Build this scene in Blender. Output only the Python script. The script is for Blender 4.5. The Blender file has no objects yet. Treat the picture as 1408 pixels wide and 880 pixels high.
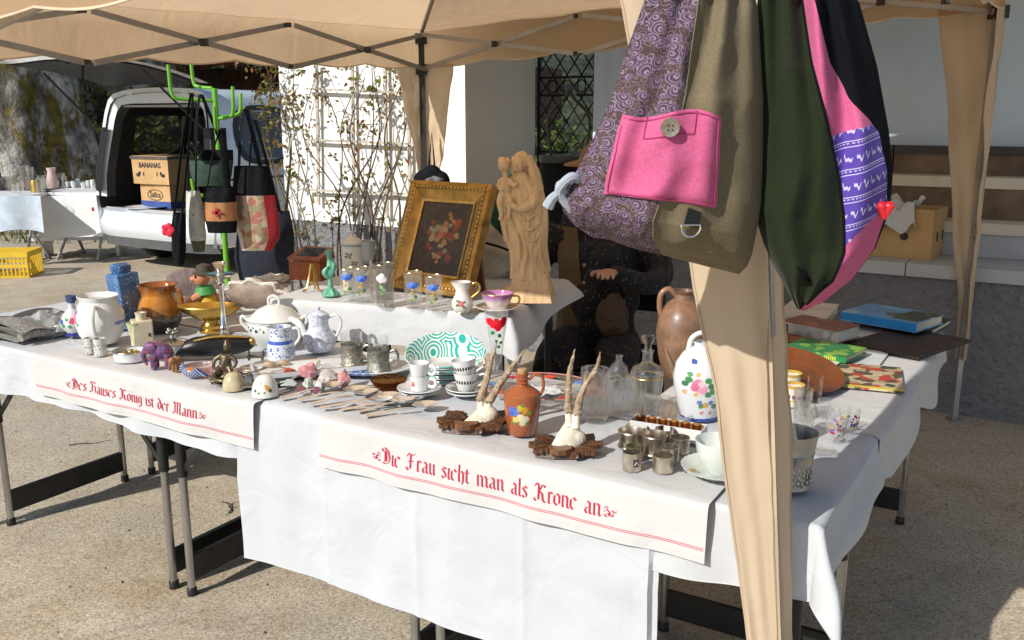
import bpy, math, random
from mathutils import Vector, Matrix, noise
R = math.radians
random.seed(11)
scene = bpy.context.scene
coll = scene.collection

# ------------------------------------------------------------------ camera, sky, sun, exposure
FPX, PITCH, EYE = 1250.0, R(12.5), 1.55
cam = bpy.data.cameras.new('camera')
cam.sensor_width = 36.0
cam.lens = FPX / 1408.0 * 36.0
cam.clip_start, cam.clip_end = 0.05, 600
camo = bpy.data.objects.new('camera', cam)
camo.location = (0, 0, EYE)
camo.rotation_euler = (R(90) - PITCH, 0, 0)
coll.objects.link(camo)
scene.camera = camo

SUN_ELEV = R(33)
SUN_TO = Vector((0.72, 0.694, 0)).normalized()       # the way shadows fall on the ground
world = bpy.data.worlds.new('World')
scene.world = world
world.use_nodes = True
wt = world.node_tree
sky = wt.nodes.new('ShaderNodeTexSky')
sky.sky_type = 'NISHITA'
sky.sun_disc = False
sky.sun_elevation = SUN_ELEV
sky.sun_rotation = math.atan2(-SUN_TO.x, -SUN_TO.y)
sky.air_density, sky.dust_density = 1.0, 0.6
bg = wt.nodes['Background']
bg.inputs['Strength'].default_value = 0.092
wt.links.new(sky.outputs[0], bg.inputs[0])
sl = bpy.data.lights.new('sun', 'SUN')
sl.energy, sl.angle, sl.color = 3.95, R(0.53), (1.0, 0.955, 0.885)
slo = bpy.data.objects.new('sun', sl)
d = Vector((SUN_TO.x * math.cos(SUN_ELEV), SUN_TO.y * math.cos(SUN_ELEV), -math.sin(SUN_ELEV)))
slo.rotation_euler = d.to_track_quat('-Z', 'Y').to_euler()
slo.location = (-5, -8, 8)
coll.objects.link(slo)
vs = scene.view_settings
vs.view_transform, vs.look, vs.gamma, vs.use_curve_mapping = 'Standard', 'None', 1.0, False
vs.exposure = 0.3
scene.cycles.use_denoising = True
scene.cycles.max_bounces = 10
scene.cycles.transparent_max_bounces = 24
scene.cycles.caustics_reflective = scene.cycles.caustics_refractive = False
scene.cycles.sample_clamp_indirect = 6

# ------------------------------------------------------------------ place helpers
def ray(x, y):
    a, b = (x - 704) / FPX, (440 - y) / FPX
    return Vector((a, math.cos(PITCH) + b * math.sin(PITCH), -math.sin(PITCH) + b * math.cos(PITCH)))
def P(x, y, z):                                      # where that sight line meets the level z
    q = ray(x, y); t = (z - EYE) / q.z
    return Vector((q.x * t, q.y * t, z))
def K(x, y, z):                                      # metres per photo pixel there
    return (z - EYE) / ray(x, y).z / FPX
def PY(x, y, Y):
    q = ray(x, y); t = Y / q.y
    return Vector((q.x * t, Y, EYE + q.z * t))
def PN(x, y, o, n):                                  # meets the plane through o with normal n
    q = ray(x, y); c = Vector((0, 0, EYE)); t = (o - c).dot(n) / q.dot(n)
    return c + q * t
E1, E2 = Vector((.857, -.515, 0)).normalized(), Vector((.515, .857, 0)).normalized()
ROW = math.atan2(E1.y, E1.x)
ORI = Vector((.617, 1.698, 0))
def W(u, v, z=0.0):                                  # the row of tables: u to the left of its right corner, v away
    q = ORI - E1 * u + E2 * v
    return Vector((q.x, q.y, z))
TZ = 0.766                                           # top of the tablecloths
BZ = 0.906                                           # top of the raised table's cloth

# ------------------------------------------------------------------ mesh helpers
def crom(pts, k=6, closed=False):
    pts = [Vector(p) for p in pts]; n = len(pts); out = []
    rng = range(n if closed else n - 1)
    for i in rng:
        p1, p2 = pts[i], pts[(i + 1) % n]
        p0 = pts[i - 1] if (i > 0 or closed) else p1 * 2 - p2
        p3 = pts[(i + 2) % n] if (i + 2 < n or closed) else p2 * 2 - p1
        for j in range(k):
            t = j / k
            out.append(.5 * ((2 * p1) + (p2 - p0) * t + (2 * p0 - 5 * p1 + 4 * p2 - p3) * t * t + (3 * p1 - p0 - 3 * p2 + p3) * t ** 3))
    if not closed: out.append(pts[-1])
    return out
def lerp(a, b, t): return a + (b - a) * t
def interp(tab, t):                                  # tab: [(t, value or tuple)]
    if t <= tab[0][0]: return tab[0][1]
    for (a, va), (b, vb) in zip(tab, tab[1:]):
        if t <= b:
            f = (t - a) / (b - a); f = f * f * (3 - 2 * f) * .5 + f * .5
            return tuple(lerp(x, y, f) for x, y in zip(va, vb)) if isinstance(va, tuple) else lerp(va, vb, f)
    return tab[-1][1]

class MB:
    def __init__(s): s.v = []; s.f = []
    def add(s, vs, fs, M=None):
        o = len(s.v)
        s.v += [(M @ Vector(v)) if M else Vector(v) for v in vs]
        s.f += [tuple(i + o for i in f) for f in fs]
        return s
    def box(s, c, d, M=None, rz=0, taper=1.0):
        x, y, z = d[0] / 2, d[1] / 2, d[2] / 2; t = taper
        vs = [Vector(p) for p in ((-x, -y, -z), (x, -y, -z), (x, y, -z), (-x, y, -z), (-x * t, -y * t, z), (x * t, -y * t, z), (x * t, y * t, z), (-x * t, y * t, z))]
        r = Matrix.Rotation(rz, 3, 'Z')
        vs = [r @ v + Vector(c) for v in vs]
        return s.add(vs, [(0, 3, 2, 1), (4, 5, 6, 7), (0, 1, 5, 4), (1, 2, 6, 5), (2, 3, 7, 6), (3, 0, 4, 7)], M)
    def bar(s, a, b, w, h, up=(0, 0, 1)):            # a box from a to b
        a, b = Vector(a), Vector(b); dx = (b - a); L = dx.length; dx.normalize()
        dy = Vector(up).cross(dx)
        if dy.length < 1e-4: dy = Vector((1, 0, 0)).cross(dx)
        dy.normalize(); dz = dx.cross(dy)
        M = Matrix((dx, dy, dz)).transposed().to_4x4(); M.translation = (a + b) / 2
        return s.box((0, 0, 0), (L, w, h), M)
    def lathe(s, prof, n=28, c=(0, 0, 0), M=None, ex=1.0, ey=1.0, fn=None):
        rings = []; vs = []; fs = []
        for r, z in prof:
            if abs(r) < 1e-7:
                rings.append([len(vs)]); vs.append(Vector((c[0], c[1], c[2] + z)))
            else:
                rr = []
                for i in range(n):
                    a = 2 * math.pi * i / n
                    q = fn(r, a, z) if fn else r
                    rr.append(len(vs)); vs.append(Vector((c[0] + q * ex * math.cos(a), c[1] + q * ey * math.sin(a), c[2] + z)))
                rings.append(rr)
        for A, B in zip(rings, rings[1:]):
            if len(A) == 1 and len(B) == 1: continue
            for i in range(n):
                j = (i + 1) % n
                if len(A) == 1: fs.append((A[0], B[j], B[i]))
                elif len(B) == 1: fs.append((A[i], A[j], B[0]))
                else: fs.append((A[i], A[j], B[j], B[i]))
        return s.add(vs, fs, M)
    def tube(s, pts, r, n=8, closed=False, caps=True, M=None, flat=1.0):
        pts = [Vector(p) for p in pts]; m = len(pts)
        rs = [r] * m if not isinstance(r, (list, tuple)) else ([interp([(i / (len(r) - 1), q) for i, q in enumerate(r)], k / max(1, m - 1)) for k in range(m)] if len(r) != m else r)
        vs = []; fs = []; prev = None
        for i, p in enumerate(pts):
            t = (pts[(i + 1) % m] - pts[i - 1]) if (closed or 0 < i < m - 1) else (pts[1] - pts[0] if i == 0 else pts[-1] - pts[-2])
            if t.length < 1e-9: t = Vector((0, 0, 1))
            t.normalize()
            if prev is None:
                prev = t.orthogonal().normalized()
                if flat != 1.0:
                    prev = Vector((0, 0, 1)) - t * t.z
                    prev = prev.normalized() if prev.length > 1e-3 else t.orthogonal().normalized()
            b = t.cross(prev)
            if b.length < 1e-6: b = t.orthogonal()
            b.normalize(); prev = b.cross(t).normalized()
            for k in range(n):
                a = 2 * math.pi * k / n
                vs.append(p + (prev * math.cos(a) * flat + b * math.sin(a)) * rs[i])
        for i in range(m if closed else m - 1):
            j = (i + 1) % m
            for k in range(n):
                l = (k + 1) % n
                fs.append((i * n + k, i * n + l, j * n + l, j * n + k))
        if caps and not closed:
            fs.append(tuple(range(n - 1, -1, -1))); fs.append(tuple((m - 1) * n + k for k in range(n)))
        return s.add(vs, fs, M)
    def grid(s, fn, nu, nv, wrap=False, M=None, skip=None):
        vs = [Vector(fn(i / nu, j / nv)) for j in range(nv + 1) for i in range(nu if wrap else nu + 1)]
        w = nu if wrap else nu + 1; fs = []
        for j in range(nv):
            for i in range(nu):
                if skip and skip((i + .5) / nu, (j + .5) / nv): continue
                k = (i + 1) % w if wrap else i + 1
                fs.append((j * w + i, j * w + k, (j + 1) * w + k, (j + 1) * w + i))
        return s.add(vs, fs, M)
    def prism(s, poly, z0, z1, M=None, taper=1.0):
        n = len(poly); cx = sum(p[0] for p in poly) / n; cy = sum(p[1] for p in poly) / n
        vs = [(p[0], p[1], z0) for p in poly] + [(cx + (p[0] - cx) * taper, cy + (p[1] - cy) * taper, z1) for p in poly]
        fs = [tuple(range(n - 1, -1, -1)), tuple(range(n, 2 * n))] + [(i, (i + 1) % n, n + (i + 1) % n, n + i) for i in range(n)]
        return s.add(vs, fs, M)
    def ball(s, c, r, n=14, M=None, fn=None):
        r = (r, r, r) if not isinstance(r, (tuple, list)) else r
        vs = []; fs = []; m = max(6, n * 2 // 3)
        prof = [(math.sin(math.pi * j / m), -math.cos(math.pi * j / m)) for j in range(m + 1)]
        prof[0] = (0, -1); prof[-1] = (0, 1)
        t = MB().lathe(prof, n)
        for v in t.v:
            k = fn(v) if fn else 1.0
            vs.append(Vector((c[0] + v.x * r[0] * k, c[1] + v.y * r[1] * k, c[2] + v.z * r[2] * k)))
        return s.add(vs, t.f, M)
    def rock(s, c, r, seed=0, rough=.35, n=12, M=None, freq=1.4):
        return s.ball(c, r, n, M, lambda v: 1 + rough * noise.noise(v * freq + Vector((seed * 3.7, seed, -seed))))
    def build(s, name, mat, parent=None, smooth=38, loc=None, rz=0, rx=0, ry=0):
        me = bpy.data.meshes.new(name)
        me.from_pydata([tuple(v) for v in s.v], [], s.f)
        if smooth:
            me.shade_smooth()
            me.set_sharp_from_angle(angle=R(smooth))
        me.validate()
        me.materials.append(mat)
        return link(name, me, parent, loc, (rx, ry, rz))
def link(name, me, parent=None, loc=None, rot=None):
    o = bpy.data.objects.new(name, me)
    coll.objects.link(o)
    if parent is not None: o.parent = parent
    if loc is not None: o.location = loc
    if rot is not None: o.rotation_euler = rot
    return o
def tag(o, label, cat, group=None):
    o['label'] = label; o['category'] = cat
    if group: o['group'] = group
    return o
def thing(name, label, cat, loc=(0, 0, 0), rz=0, group=None, rx=0, ry=0):
    o = bpy.data.objects.new(name, None)
    o.empty_display_size = .05
    coll.objects.link(o)
    o.location = loc; o.rotation_euler = (rx, ry, rz)
    return tag(o, label, cat, group)
def struct(o): o['kind'] = 'structure'; return o
def stuff(o): o['kind'] = 'stuff'; return o
def fuse(o, voxel, it=3, fac=.5):                    # melt overlapping shapes into one skin
    m = o.modifiers.new('fuse', 'REMESH'); m.mode = 'VOXEL'; m.voxel_size = voxel; m.use_smooth_shade = True
    if it:
        q = o.modifiers.new('soften', 'SMOOTH'); q.iterations = it; q.factor = fac
    return o
def dup(root, label=None, group=None, loc=None, rz=None):
    r = root.copy(); coll.objects.link(r)
    if label: r['label'] = label
    if group: r['group'] = group
    if loc is not None: r.location = loc
    if rz is not None: r.rotation_euler = (root.rotation_euler[0], root.rotation_euler[1], rz)
    for ch in list(root.children):
        c = ch.copy(); coll.objects.link(c); c.parent = r
        for g in list(ch.children):
            d = g.copy(); coll.objects.link(d); d.parent = c
    return r

# ------------------------------------------------------------------ material helpers
def nd(nt, t, ins={}, **props):
    n = nt.nodes.new('ShaderNode' + t)
    for k, v in props.items(): setattr(n, k, v)
    for k, v in ins.items():
        s = n.inputs[k]
        if isinstance(v, bpy.types.NodeSocket): nt.links.new(v, s)
        elif isinstance(v, (tuple, list)) and len(v) == 3 and s.type == 'RGBA': s.default_value = (*v, 1)
        else: s.default_value = v
    return n
def mth(nt, op, a, b=0.0, c=None):
    ins = {0: a, 1: b}
    if c is not None: ins[2] = c
    return nd(nt, 'Math', ins, operation=op).outputs[0]
def mixc(nt, f, a, b, mode='MIX'):
    n = nd(nt, 'Mix', {0: f, 6: a, 7: b}, data_type='RGBA', blend_type=mode)
    return n.outputs[2]
def vec(nt, op, a, b=(0, 0, 0)):
    return nd(nt, 'VectorMath', {0: a, 1: b}, operation=op)
def ramp(nt, f, stops):
    n = nd(nt, 'ValToRGB', {0: f}); e = n.color_ramp.elements
    e[0].position, e[0].color = stops[0][0], (*stops[0][1], 1)
    e[1].position, e[1].color = stops[-1][0], (*stops[-1][1], 1)
    for p, c in stops[1:-1]:
        q = e.new(p); q.color = (*c, 1)
    return n.outputs[0]
def base(name, rough=.5, metal=0.0, coat=0.0, sheen=0.0, spec=.5):
    m = bpy.data.materials.new(name); m.use_nodes = True
    nt = m.node_tree; b = nt.nodes['Principled BSDF']
    b.inputs['Roughness'].default_value = rough
    b.inputs['Metallic'].default_value = metal
    b.inputs['Coat Weight'].default_value = coat
    b.inputs['Coat Roughness'].default_value = .06
    b.inputs['Sheen Weight'].default_value = sheen * .22
    b.inputs['Specular IOR Level'].default_value = spec
    co = nd(nt, 'TexCoord').outputs['Object']
    return m, nt, b, co
def tex(nt, co, scale, detail=3, rough=.55, dist=0.0):
    return nd(nt, 'TexNoise', {'Vector': co, 'Scale': scale, 'Detail': detail, 'Roughness': rough, 'Distortion': dist}).outputs['Fac']
def bumpit(nt, b, h, strength=.3, dist=.01):
    n = nd(nt, 'Bump', {'Height': h, 'Strength': strength, 'Distance': dist})
    nt.links.new(n.outputs[0], b.inputs['Normal']); return n
_mc = {}
def M(name, c, rough=.5, metal=0.0, var=.12, vs=9.0, bump=0.0, bs=80.0, bd=.004, coat=0.0, sheen=0.0, c2=None, spec=.5, grime=0.0):
    if name in _mc: return _mc[name]
    m, nt, b, co = base(name, rough, metal, coat, sheen, spec)
    f = tex(nt, co, vs, 4, .6)
    lo = c2 or tuple(x * (1 - var * 1.6) for x in c); hi = tuple(min(1, x * (1 + var)) for x in c)
    col = ramp(nt, f, [(.3, lo), (.7, hi)])
    if grime:
        g = tex(nt, co, vs * 4, 5, .7)
        col = mixc(nt, mth(nt, 'MULTIPLY', ramp(nt, g, [(.5, (0, 0, 0)), (.75, (1, 1, 1))]), grime), col, (.06, .05, .04))
    nt.links.new(col, b.inputs['Base Color'])
    r = nd(nt, 'MapRange', {0: tex(nt, co, vs * 2.3, 3), 1: .3, 2: .7, 3: max(.02, rough * .8), 4: min(1, rough * 1.25)}).outputs[0]
    nt.links.new(r, b.inputs['Roughness'])
    if bump: bumpit(nt, b, tex(nt, co, bs, 4, .6), bump, bd)
    _mc[name] = m
    return m
def SP(name, c, spots, rough=.12, warp=.004, wsc=120.0, flat=True, coat=.3, var=.05, bands=(), under=None):
    """glazed ware with painted spots (x, z, radius, colour) and level bands (z0, z1, colour), in metres on the thing"""
    m, nt, b, co = base(name, rough, coat=coat)
    w = nd(nt, 'TexNoise', {'Vector': co, 'Scale': wsc, 'Detail': 2}).outputs['Color']
    off = vec(nt, 'SCALE', vec(nt, 'SUBTRACT', w, (.5, .5, .5)).outputs[0]); off.inputs['Scale'].default_value = warp * 2
    p = vec(nt, 'ADD', co, off.outputs[0]).outputs[0]
    if flat: p = vec(nt, 'MULTIPLY', p, (1, 0, 1)).outputs[0]
    col = ramp(nt, tex(nt, co, 14, 3), [(.3, tuple(x * (1 - var) for x in c)), (.7, c)])
    if under is not None: col = under(nt, co, col)
    z = nd(nt, 'SeparateXYZ', {0: p}).outputs[2]
    for z0, z1, bc in bands:
        k = mth(nt, 'MULTIPLY', mth(nt, 'GREATER_THAN', z, z0), mth(nt, 'LESS_THAN', z, z1))
        col = mixc(nt, k, col, bc)
    for x, zz, r, sc in spots:
        dd = vec(nt, 'DISTANCE', p, (x, 0, zz)).outputs['Value']
        k = nd(nt, 'MapRange', {0: dd, 1: r * .82, 2: r, 3: 1.0, 4: 0.0}).outputs[0]
        col = mixc(nt, k, col, sc)
    nt.links.new(col, b.inputs['Base Color'])
    return m
def flower(x, z, r, c, n=6, leaf=(.05, .22, .06), heart=(.85, .6, .1)):
    out = [(x + r * 1.25 * math.cos(a), z + r * 1.1 * math.sin(a), r * .5, leaf) for a in (.4, 2.4, 3.7, 5.4)]
    for i in range(n):
        a = 6.283 * i / n + x * 30
        out.append((x + r * .5 * math.cos(a), z + r * .5 * math.sin(a), r * .46, tuple(q * (.75 + .3 * (i % 2)) for q in c)))
    out.append((x, z, r * .25, heart))
    return out
def thin_glass(name, tint=(.96, .97, .96), rough=.02, body=.06, ior=1.5, haze=0.0):
    m = bpy.data.materials.new(name); m.use_nodes = True; nt = m.node_tree
    for n in list(nt.nodes):
        if n.type == 'BSDF_PRINCIPLED': nt.nodes.remove(n)
    out = nt.nodes['Material Output']
    tr = nd(nt, 'BsdfTransparent', {0: tint}); gl = nd(nt, 'BsdfGlossy', {0: (1, 1, 1), 'Roughness': rough})
    fr = mth(nt, 'POWER', nd(nt, 'LayerWeight', {0: .5}).outputs['Facing'], 3.2)
    f = mth(nt, 'MINIMUM', mth(nt, 'ADD', mth(nt, 'MULTIPLY', fr, .95), .06), 1.0)
    s = nd(nt, 'MixShader', {0: f, 1: tr.outputs[0], 2: gl.outputs[0]}).outputs[0]
    if body or haze:
        df = nd(nt, 'BsdfDiffuse', {0: (.8, .82, .82)})
        s = nd(nt, 'MixShader', {0: max(haze, body * .35), 1: s, 2: df.outputs[0]}).outputs[0]
    nt.links.new(s, out.inputs[0])
    return m
def thick_glass(name, tint=(.97, .98, .98), bump=0.0, bs=40):
    m = bpy.data.materials.new(name); m.use_nodes = True; nt = m.node_tree
    for n in list(nt.nodes):
        if n.type == 'BSDF_PRINCIPLED': nt.nodes.remove(n)
    out = nt.nodes['Material Output']
    g = nd(nt, 'BsdfGlass', {0: tint, 'Roughness': .01, 'IOR': 1.3}); tr = nd(nt, 'BsdfTransparent', {0: tint})
    if bump:
        co = nd(nt, 'TexCoord').outputs['Object']
        v = nd(nt, 'TexVoronoi', {'Vector': co, 'Scale': bs}).outputs[0]
        bn = nd(nt, 'Bump', {'Height': v, 'Strength': bump, 'Distance': .01})
        nt.links.new(bn.outputs[0], g.inputs['Normal'])
    s = nd(nt, 'MixShader', {0: .62, 1: g.outputs[0], 2: tr.outputs[0]}).outputs[0]
    nt.links.new(s, out.inputs[0])
    return m
GLASS = thin_glass('clear_glass', (.99, .994, .993), body=.05)
CUT = thick_glass('cut_glass', (.985, .99, .988), .35, 45)
TEAK = None
# ================================================================== THE SETTING
# ---- ground: worn pale asphalt with grit
def ground_mat():
    m, nt, b, co = base('grit_ground', .9, spec=.3)
    big = tex(nt, co, .55, 4, .6); mid = tex(nt, co, 3.2, 5, .65); fine = tex(nt, co, 95, 4, .75)
    vo = nd(nt, 'TexVoronoi', {'Vector': co, 'Scale': 165.0}).outputs['Color']
    vg = nd(nt, 'SeparateColor', {0: vo}).outputs[0]
    col = ramp(nt, mid, [(.3, (.48, .40, .295)), (.55, (.61, .525, .40)), (.78, (.70, .62, .495))])
    col = mixc(nt, ramp(nt, big, [(.42, (0, 0, 0)), (.62, (.8, .8, .8))]), col, (.48, .44, .375))
    col = mixc(nt, mth(nt, 'MULTIPLY', ramp(nt, tex(nt, co, 1.3, 5, .7), [(.52, (0, 0, 0)), (.66, (1, 1, 1))]), .7), col, (.47, .365, .22))
    col = mixc(nt, .75, col, ramp(nt, vg, [(0, (.36, .33, .29)), (.2, (.74, .71, .66)), (.7, (.98, .97, .95)), (1, (1.28, 1.26, 1.22))]), 'MULTIPLY')
    col = mixc(nt, mth(nt, 'MULTIPLY', ramp(nt, fine, [(.60, (0, 0, 0)), (.72, (1, 1, 1))]), .55), col, (.15, .125, .095))
    cr = nd(nt, 'TexVoronoi', {'Vector': vec(nt, 'ADD', co, vec(nt, 'MULTIPLY', nd(nt, 'TexNoise', {'Vector': co, 'Scale': 2.5, 'Detail': 5}).outputs['Color'], (.55, .55, 0)).outputs[0]).outputs[0], 'Scale': .55}, feature='DISTANCE_TO_EDGE').outputs[0]
    ck = mth(nt, 'MULTIPLY', mth(nt, 'LESS_THAN', cr, .0035), ramp(nt, tex(nt, co, 1.1, 3), [(.45, (0, 0, 0)), (.6, (1, 1, 1))]))
    col = mixc(nt, mth(nt, 'MULTIPLY', ck, .16), col, (.10, .085, .065))
    nt.links.new(col, b.inputs['Base Color'])
    h = mth(nt, 'ADD', mth(nt, 'MULTIPLY', vg, .6), mth(nt, 'MULTIPLY', fine, .9))
    bumpit(nt, b, h, .8, .004)
    return m
def gz(x, y): return .012 * noise.noise(Vector((x * .35, y * .35, 1)))
g = MB().grid(lambda a, b: (-90 + 180 * a, -60 + 180 * b, 0), 8, 8)
struct(g.build('ground', ground_mat(), smooth=0))
# grit and pebbles lying loose, fallen twigs
gm = MB(); rr = random.Random(3)
for i in range(4200):
    x, y = rr.uniform(-3.2, 2.6), rr.uniform(2.2, 6.5)
    s = rr.uniform(.0012, .0042) * (1 + .8 * (rr.random() < .06))
    a = rr.uniform(0, 6.28)
    M4 = Matrix.Translation((x, y, s * .3)) @ Matrix.Rotation(a, 4, 'Z') @ Matrix.Diagonal((s * rr.uniform(.7, 1.5), s, s * .7, 1))
    gm.add([(-1, -1, -.6), (1, -.8, -.6), (.9, 1, -.6), (-.8, .9, -.6), (-.1, 0, .9), (.4, .2, .8)], [(0, 1, 5, 4), (1, 2, 5), (2, 3, 4, 5), (3, 0, 4)], M4)
stuff(tag(gm.build('loose_grit', M('grit', (.33, .29, .23), .9, var=.5, vs=30), smooth=0), 'loose grit and small pebbles scattered on the pale asphalt', 'grit'))
twm = M('dry_twig', (.07, .05, .035), .9)
for i, (x, y, l, a) in enumerate([(305, 690, .16, .3), (95, 612, .2, .1), (315, 705, .11, 1.3)]):
    p0 = P(x, y, .004); t = MB(); q = [p0]; ang = a
    for k in range(6):
        ang += rr.uniform(-.6, .6); q.append(q[-1] + Vector((math.cos(ang), math.sin(ang), 0)) * l / 6)
    t.tube(q, [.0025, .001], 5); t.tube([q[2], q[2] + Vector((.02, .03, .003))], [.0015, .0008], 4)
    tag(t.build('twig', twm), ['thin dark twig on the asphalt beside the long white cloth', 'fallen dry twig lying beneath the left folding table', 'curled dark twig nearest the long white cloth'][i], 'twig', 'twigs fallen on the asphalt')

# ---- house: rose pillar, porch, passage
WO = Vector((2.18, 4.77, 0))
def WL(k, back, z): q = WO - E1 * k + E2 * back; return Vector((q.x, q.y, z))
def wbox(mb, k0, k1, b0, b1, z0, z1):
    c = [WL(k0, b0, 0), WL(k1, b0, 0), WL(k1, b1, 0), WL(k0, b1, 0)]
    return mb.prism([(p.x, p.y) for p in c][::-1] if False else [(p.x, p.y) for p in c], z0, z1)
def stucco(name, c, bs=38, st=.35, bd=.012, var=.06):
    m, nt, b, co = base(name, .93, spec=.2)
    col = ramp(nt, tex(nt, co, 2.2, 5, .65), [(.3, tuple(x * (1 - var * 2) for x in c)), (.7, c)])
    stain = ramp(nt, tex(nt, vec(nt, 'MULTIPLY', co, (3, 3, .5)).outputs[0], 1.2, 4, .6), [(.55, (1, 1, 1)), (.8, (.86, .85, .82))])
    nt.links.new(mixc(nt, 1.0, col, stain, 'MULTIPLY'), b.inputs['Base Color'])
    h = mth(nt, 'ADD', tex(nt, co, bs, 5, .6), mth(nt, 'MULTIPLY', tex(nt, co, bs * .2, 3), .7))
    bumpit(nt, b, h, st, bd)
    return m
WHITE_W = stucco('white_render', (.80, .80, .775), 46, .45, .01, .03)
SHADED_W = stucco('shaded_white_render', (.62, .75, .90), 40, .25, .008, .04)  # white render again, with the blue of its shade put into the colour
PLINTH = stucco('roughcast_grey', (.26, .26, .275), 24, 1.0, .05, .10)
house = thing('house', 'white rendered house with grey roughcast base, rose pillar and raised porch', 'house', (0, 0, 0))
wbox(MB(), 2.91, 4.61, 0, .95, .78, 3.3).build('pillar_wall', WHITE_W, house, smooth=0)
wbox(MB(), 2.90, 4.625, -.012, .96, 0, .78).build('plinth', PLINTH, house, smooth=0)
wbox(MB(), -6, 2.42, .95, 1.25, 0, 3.3).build('back_wall', SHADED_W, house, smooth=0)
wbox(MB(), 2.42, 2.91, .95, 1.25, 2.25, 3.3).build('lintel', WHITE_W, house, smooth=0)
# front face of the porch, real roughcast lumps
def rough_face(a, b):
    k = lerp(2.42, -6, a); z = b * .73
    q = WL(k, 0, z); n = noise.noise(Vector((k * 26, z * 26, 0))) * .010 + noise.noise(Vector((k * 50, z * 50, 2))) * .005 + noise.noise(Vector((k * 11, z * 11, 5))) * .006
    return q - E2 * (n + .006)
MB().grid(rough_face, 560, 52).build('porch_face', PLINTH, house)
wbox(MB(), -6, 2.42, .02, .94, 0, .72).build('porch_core', PLINTH, house, smooth=0)
SLAB = M('slab_concrete', (.44, .455, .475), .8, var=.08, vs=3, bump=.2, bs=60)
edge = 2.44
for j in range(7):
    k1 = edge - 1.18
    wbox(MB(), k1 + .003, edge - .003, -.035, .40, .731, .80).build('slab', SLAB, house, smooth=0)
    edge = k1
WB = M('brown_timber', (.17, .115, .078), .7, var=.3, vs=5, bump=.2, bs=30)
CREAM = M('cream_stone', (.68, .62, .51), .8, var=.06, vs=4)
for nm, b0, b1, z0, z1, mm in [('riser', .39, .45, .802, .93, SLAB), ('tread', .37, .64, .931, .99, CREAM), ('riser', .60, .66, .991, 1.163, WB),
                               ('tread', .585, .84, 1.164, 1.225, CREAM), ('riser', .80, .86, 1.226, 1.343, WB), ('tread', .785, .948, 1.344, 1.39, M('dark_cap', (.05, .045, .04), .6))]:
    e = 2.40
    for j in range(4):
        wbox(MB(), e - 2.08, e - .004, b0, b1, z0, z1).build(nm, mm, house, smooth=0); e -= 2.085
# unseen slab added over the porch to put the back wall in shade
wbox(MB(), -6, 2.88, -.55, .949, 2.46, 2.62).build('shade_slab', CREAM, house, smooth=0)
# iron lattice gate in the passage
IRON = M('black_iron', (.018, .018, .02), .5, .6)
gate = thing('lattice_gate', 'black wrought iron gate with diamond lattice between the white walls', 'gate', WL(2.665, 1.0, 0), ROW)
MB().box((-.235, 0, 1.2), (.025, .025, 2.1)).build('stile', IRON, gate); MB().box((.235, 0, 1.2), (.025, .025, 2.1)).build('stile', IRON, gate)
MB().box((0, 0, 2.25 - .01), (.445, .025, .025)).build('rail', IRON, gate); MB().box((0, 0, .16), (.445, .025, .025)).build('rail', IRON, gate)
for z in (1.3, 1.72, 1.85): MB().box((0, .002, z), (.445, .016, .018)).build('rail', IRON, gate)
for i in range(12):
    for s in (-1, 1):
        z0 = .2 + i * .17
        a, b_ = Vector((-.22 * s, .004 * s, z0)), Vector((.22 * s, .004 * s, z0 + .62))
        if b_.z > 2.22: b_ = a.lerp(b_, (2.22 - a.z) / (b_.z - a.z))
        if a.z < 2.2: MB().tube([a, b_], .006, 6).build('lattice_bar', IRON, gate)
for x in (-.12, 0, .12): MB().tube([(x + .035 * math.cos(t), 0, 1.785 + .045 * math.sin(t)) for t in [6.283 * k / 14 for k in range(14)]], .005, 6, True).build('scroll', IRON, gate)

# ---- greenery helper
def leaf_mat(name, c, c2, trans=.35):
    m, nt, b, co = base(name, .55, spec=.4)
    rnd = nd(nt, 'NewGeometry').outputs['Random Per Island']
    col = ramp(nt, rnd, [(0, c), (1, c2)])
    nt.links.new(col, b.inputs['Base Color'])
    tl = nd(nt, 'BsdfTranslucent', {0: col}); mx = nd(nt, 'MixShader', {0: trans, 1: b.outputs[0], 2: tl.outputs[0]})
    nt.links.new(mx.outputs[0], nt.nodes['Material Output'].inputs[0])
    return m
def leaf(mb, p, s, rnd, droop=0):
    d = Vector((rnd.gauss(0, 1), rnd.gauss(0, 1), rnd.gauss(0, .7) - droop)).normalized()
    w = d.orthogonal().normalized(); w.rotate(Matrix.Rotation(rnd.uniform(0, 6.28), 3, d)); n = d.cross(w)
    a = p; l = s
    mb.add([a, a + d * l * .35 + w * l * .3 + n * l * .06, a + d * l, a + d * l * .35 - w * l * .3 + n * l * .06, a + d * l * .75 + w * l * .18, a + d * l * .75 - w * l * .18],
           [(0, 1, 4, 2), (0, 2, 5, 3)])
GREEN = leaf_mat('bush_leaf', (.035, .07, .012), (.15, .19, .035)); OLIVE = leaf_mat('olive_leaf', (.07, .07, .015), (.19, .17, .05))
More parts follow.
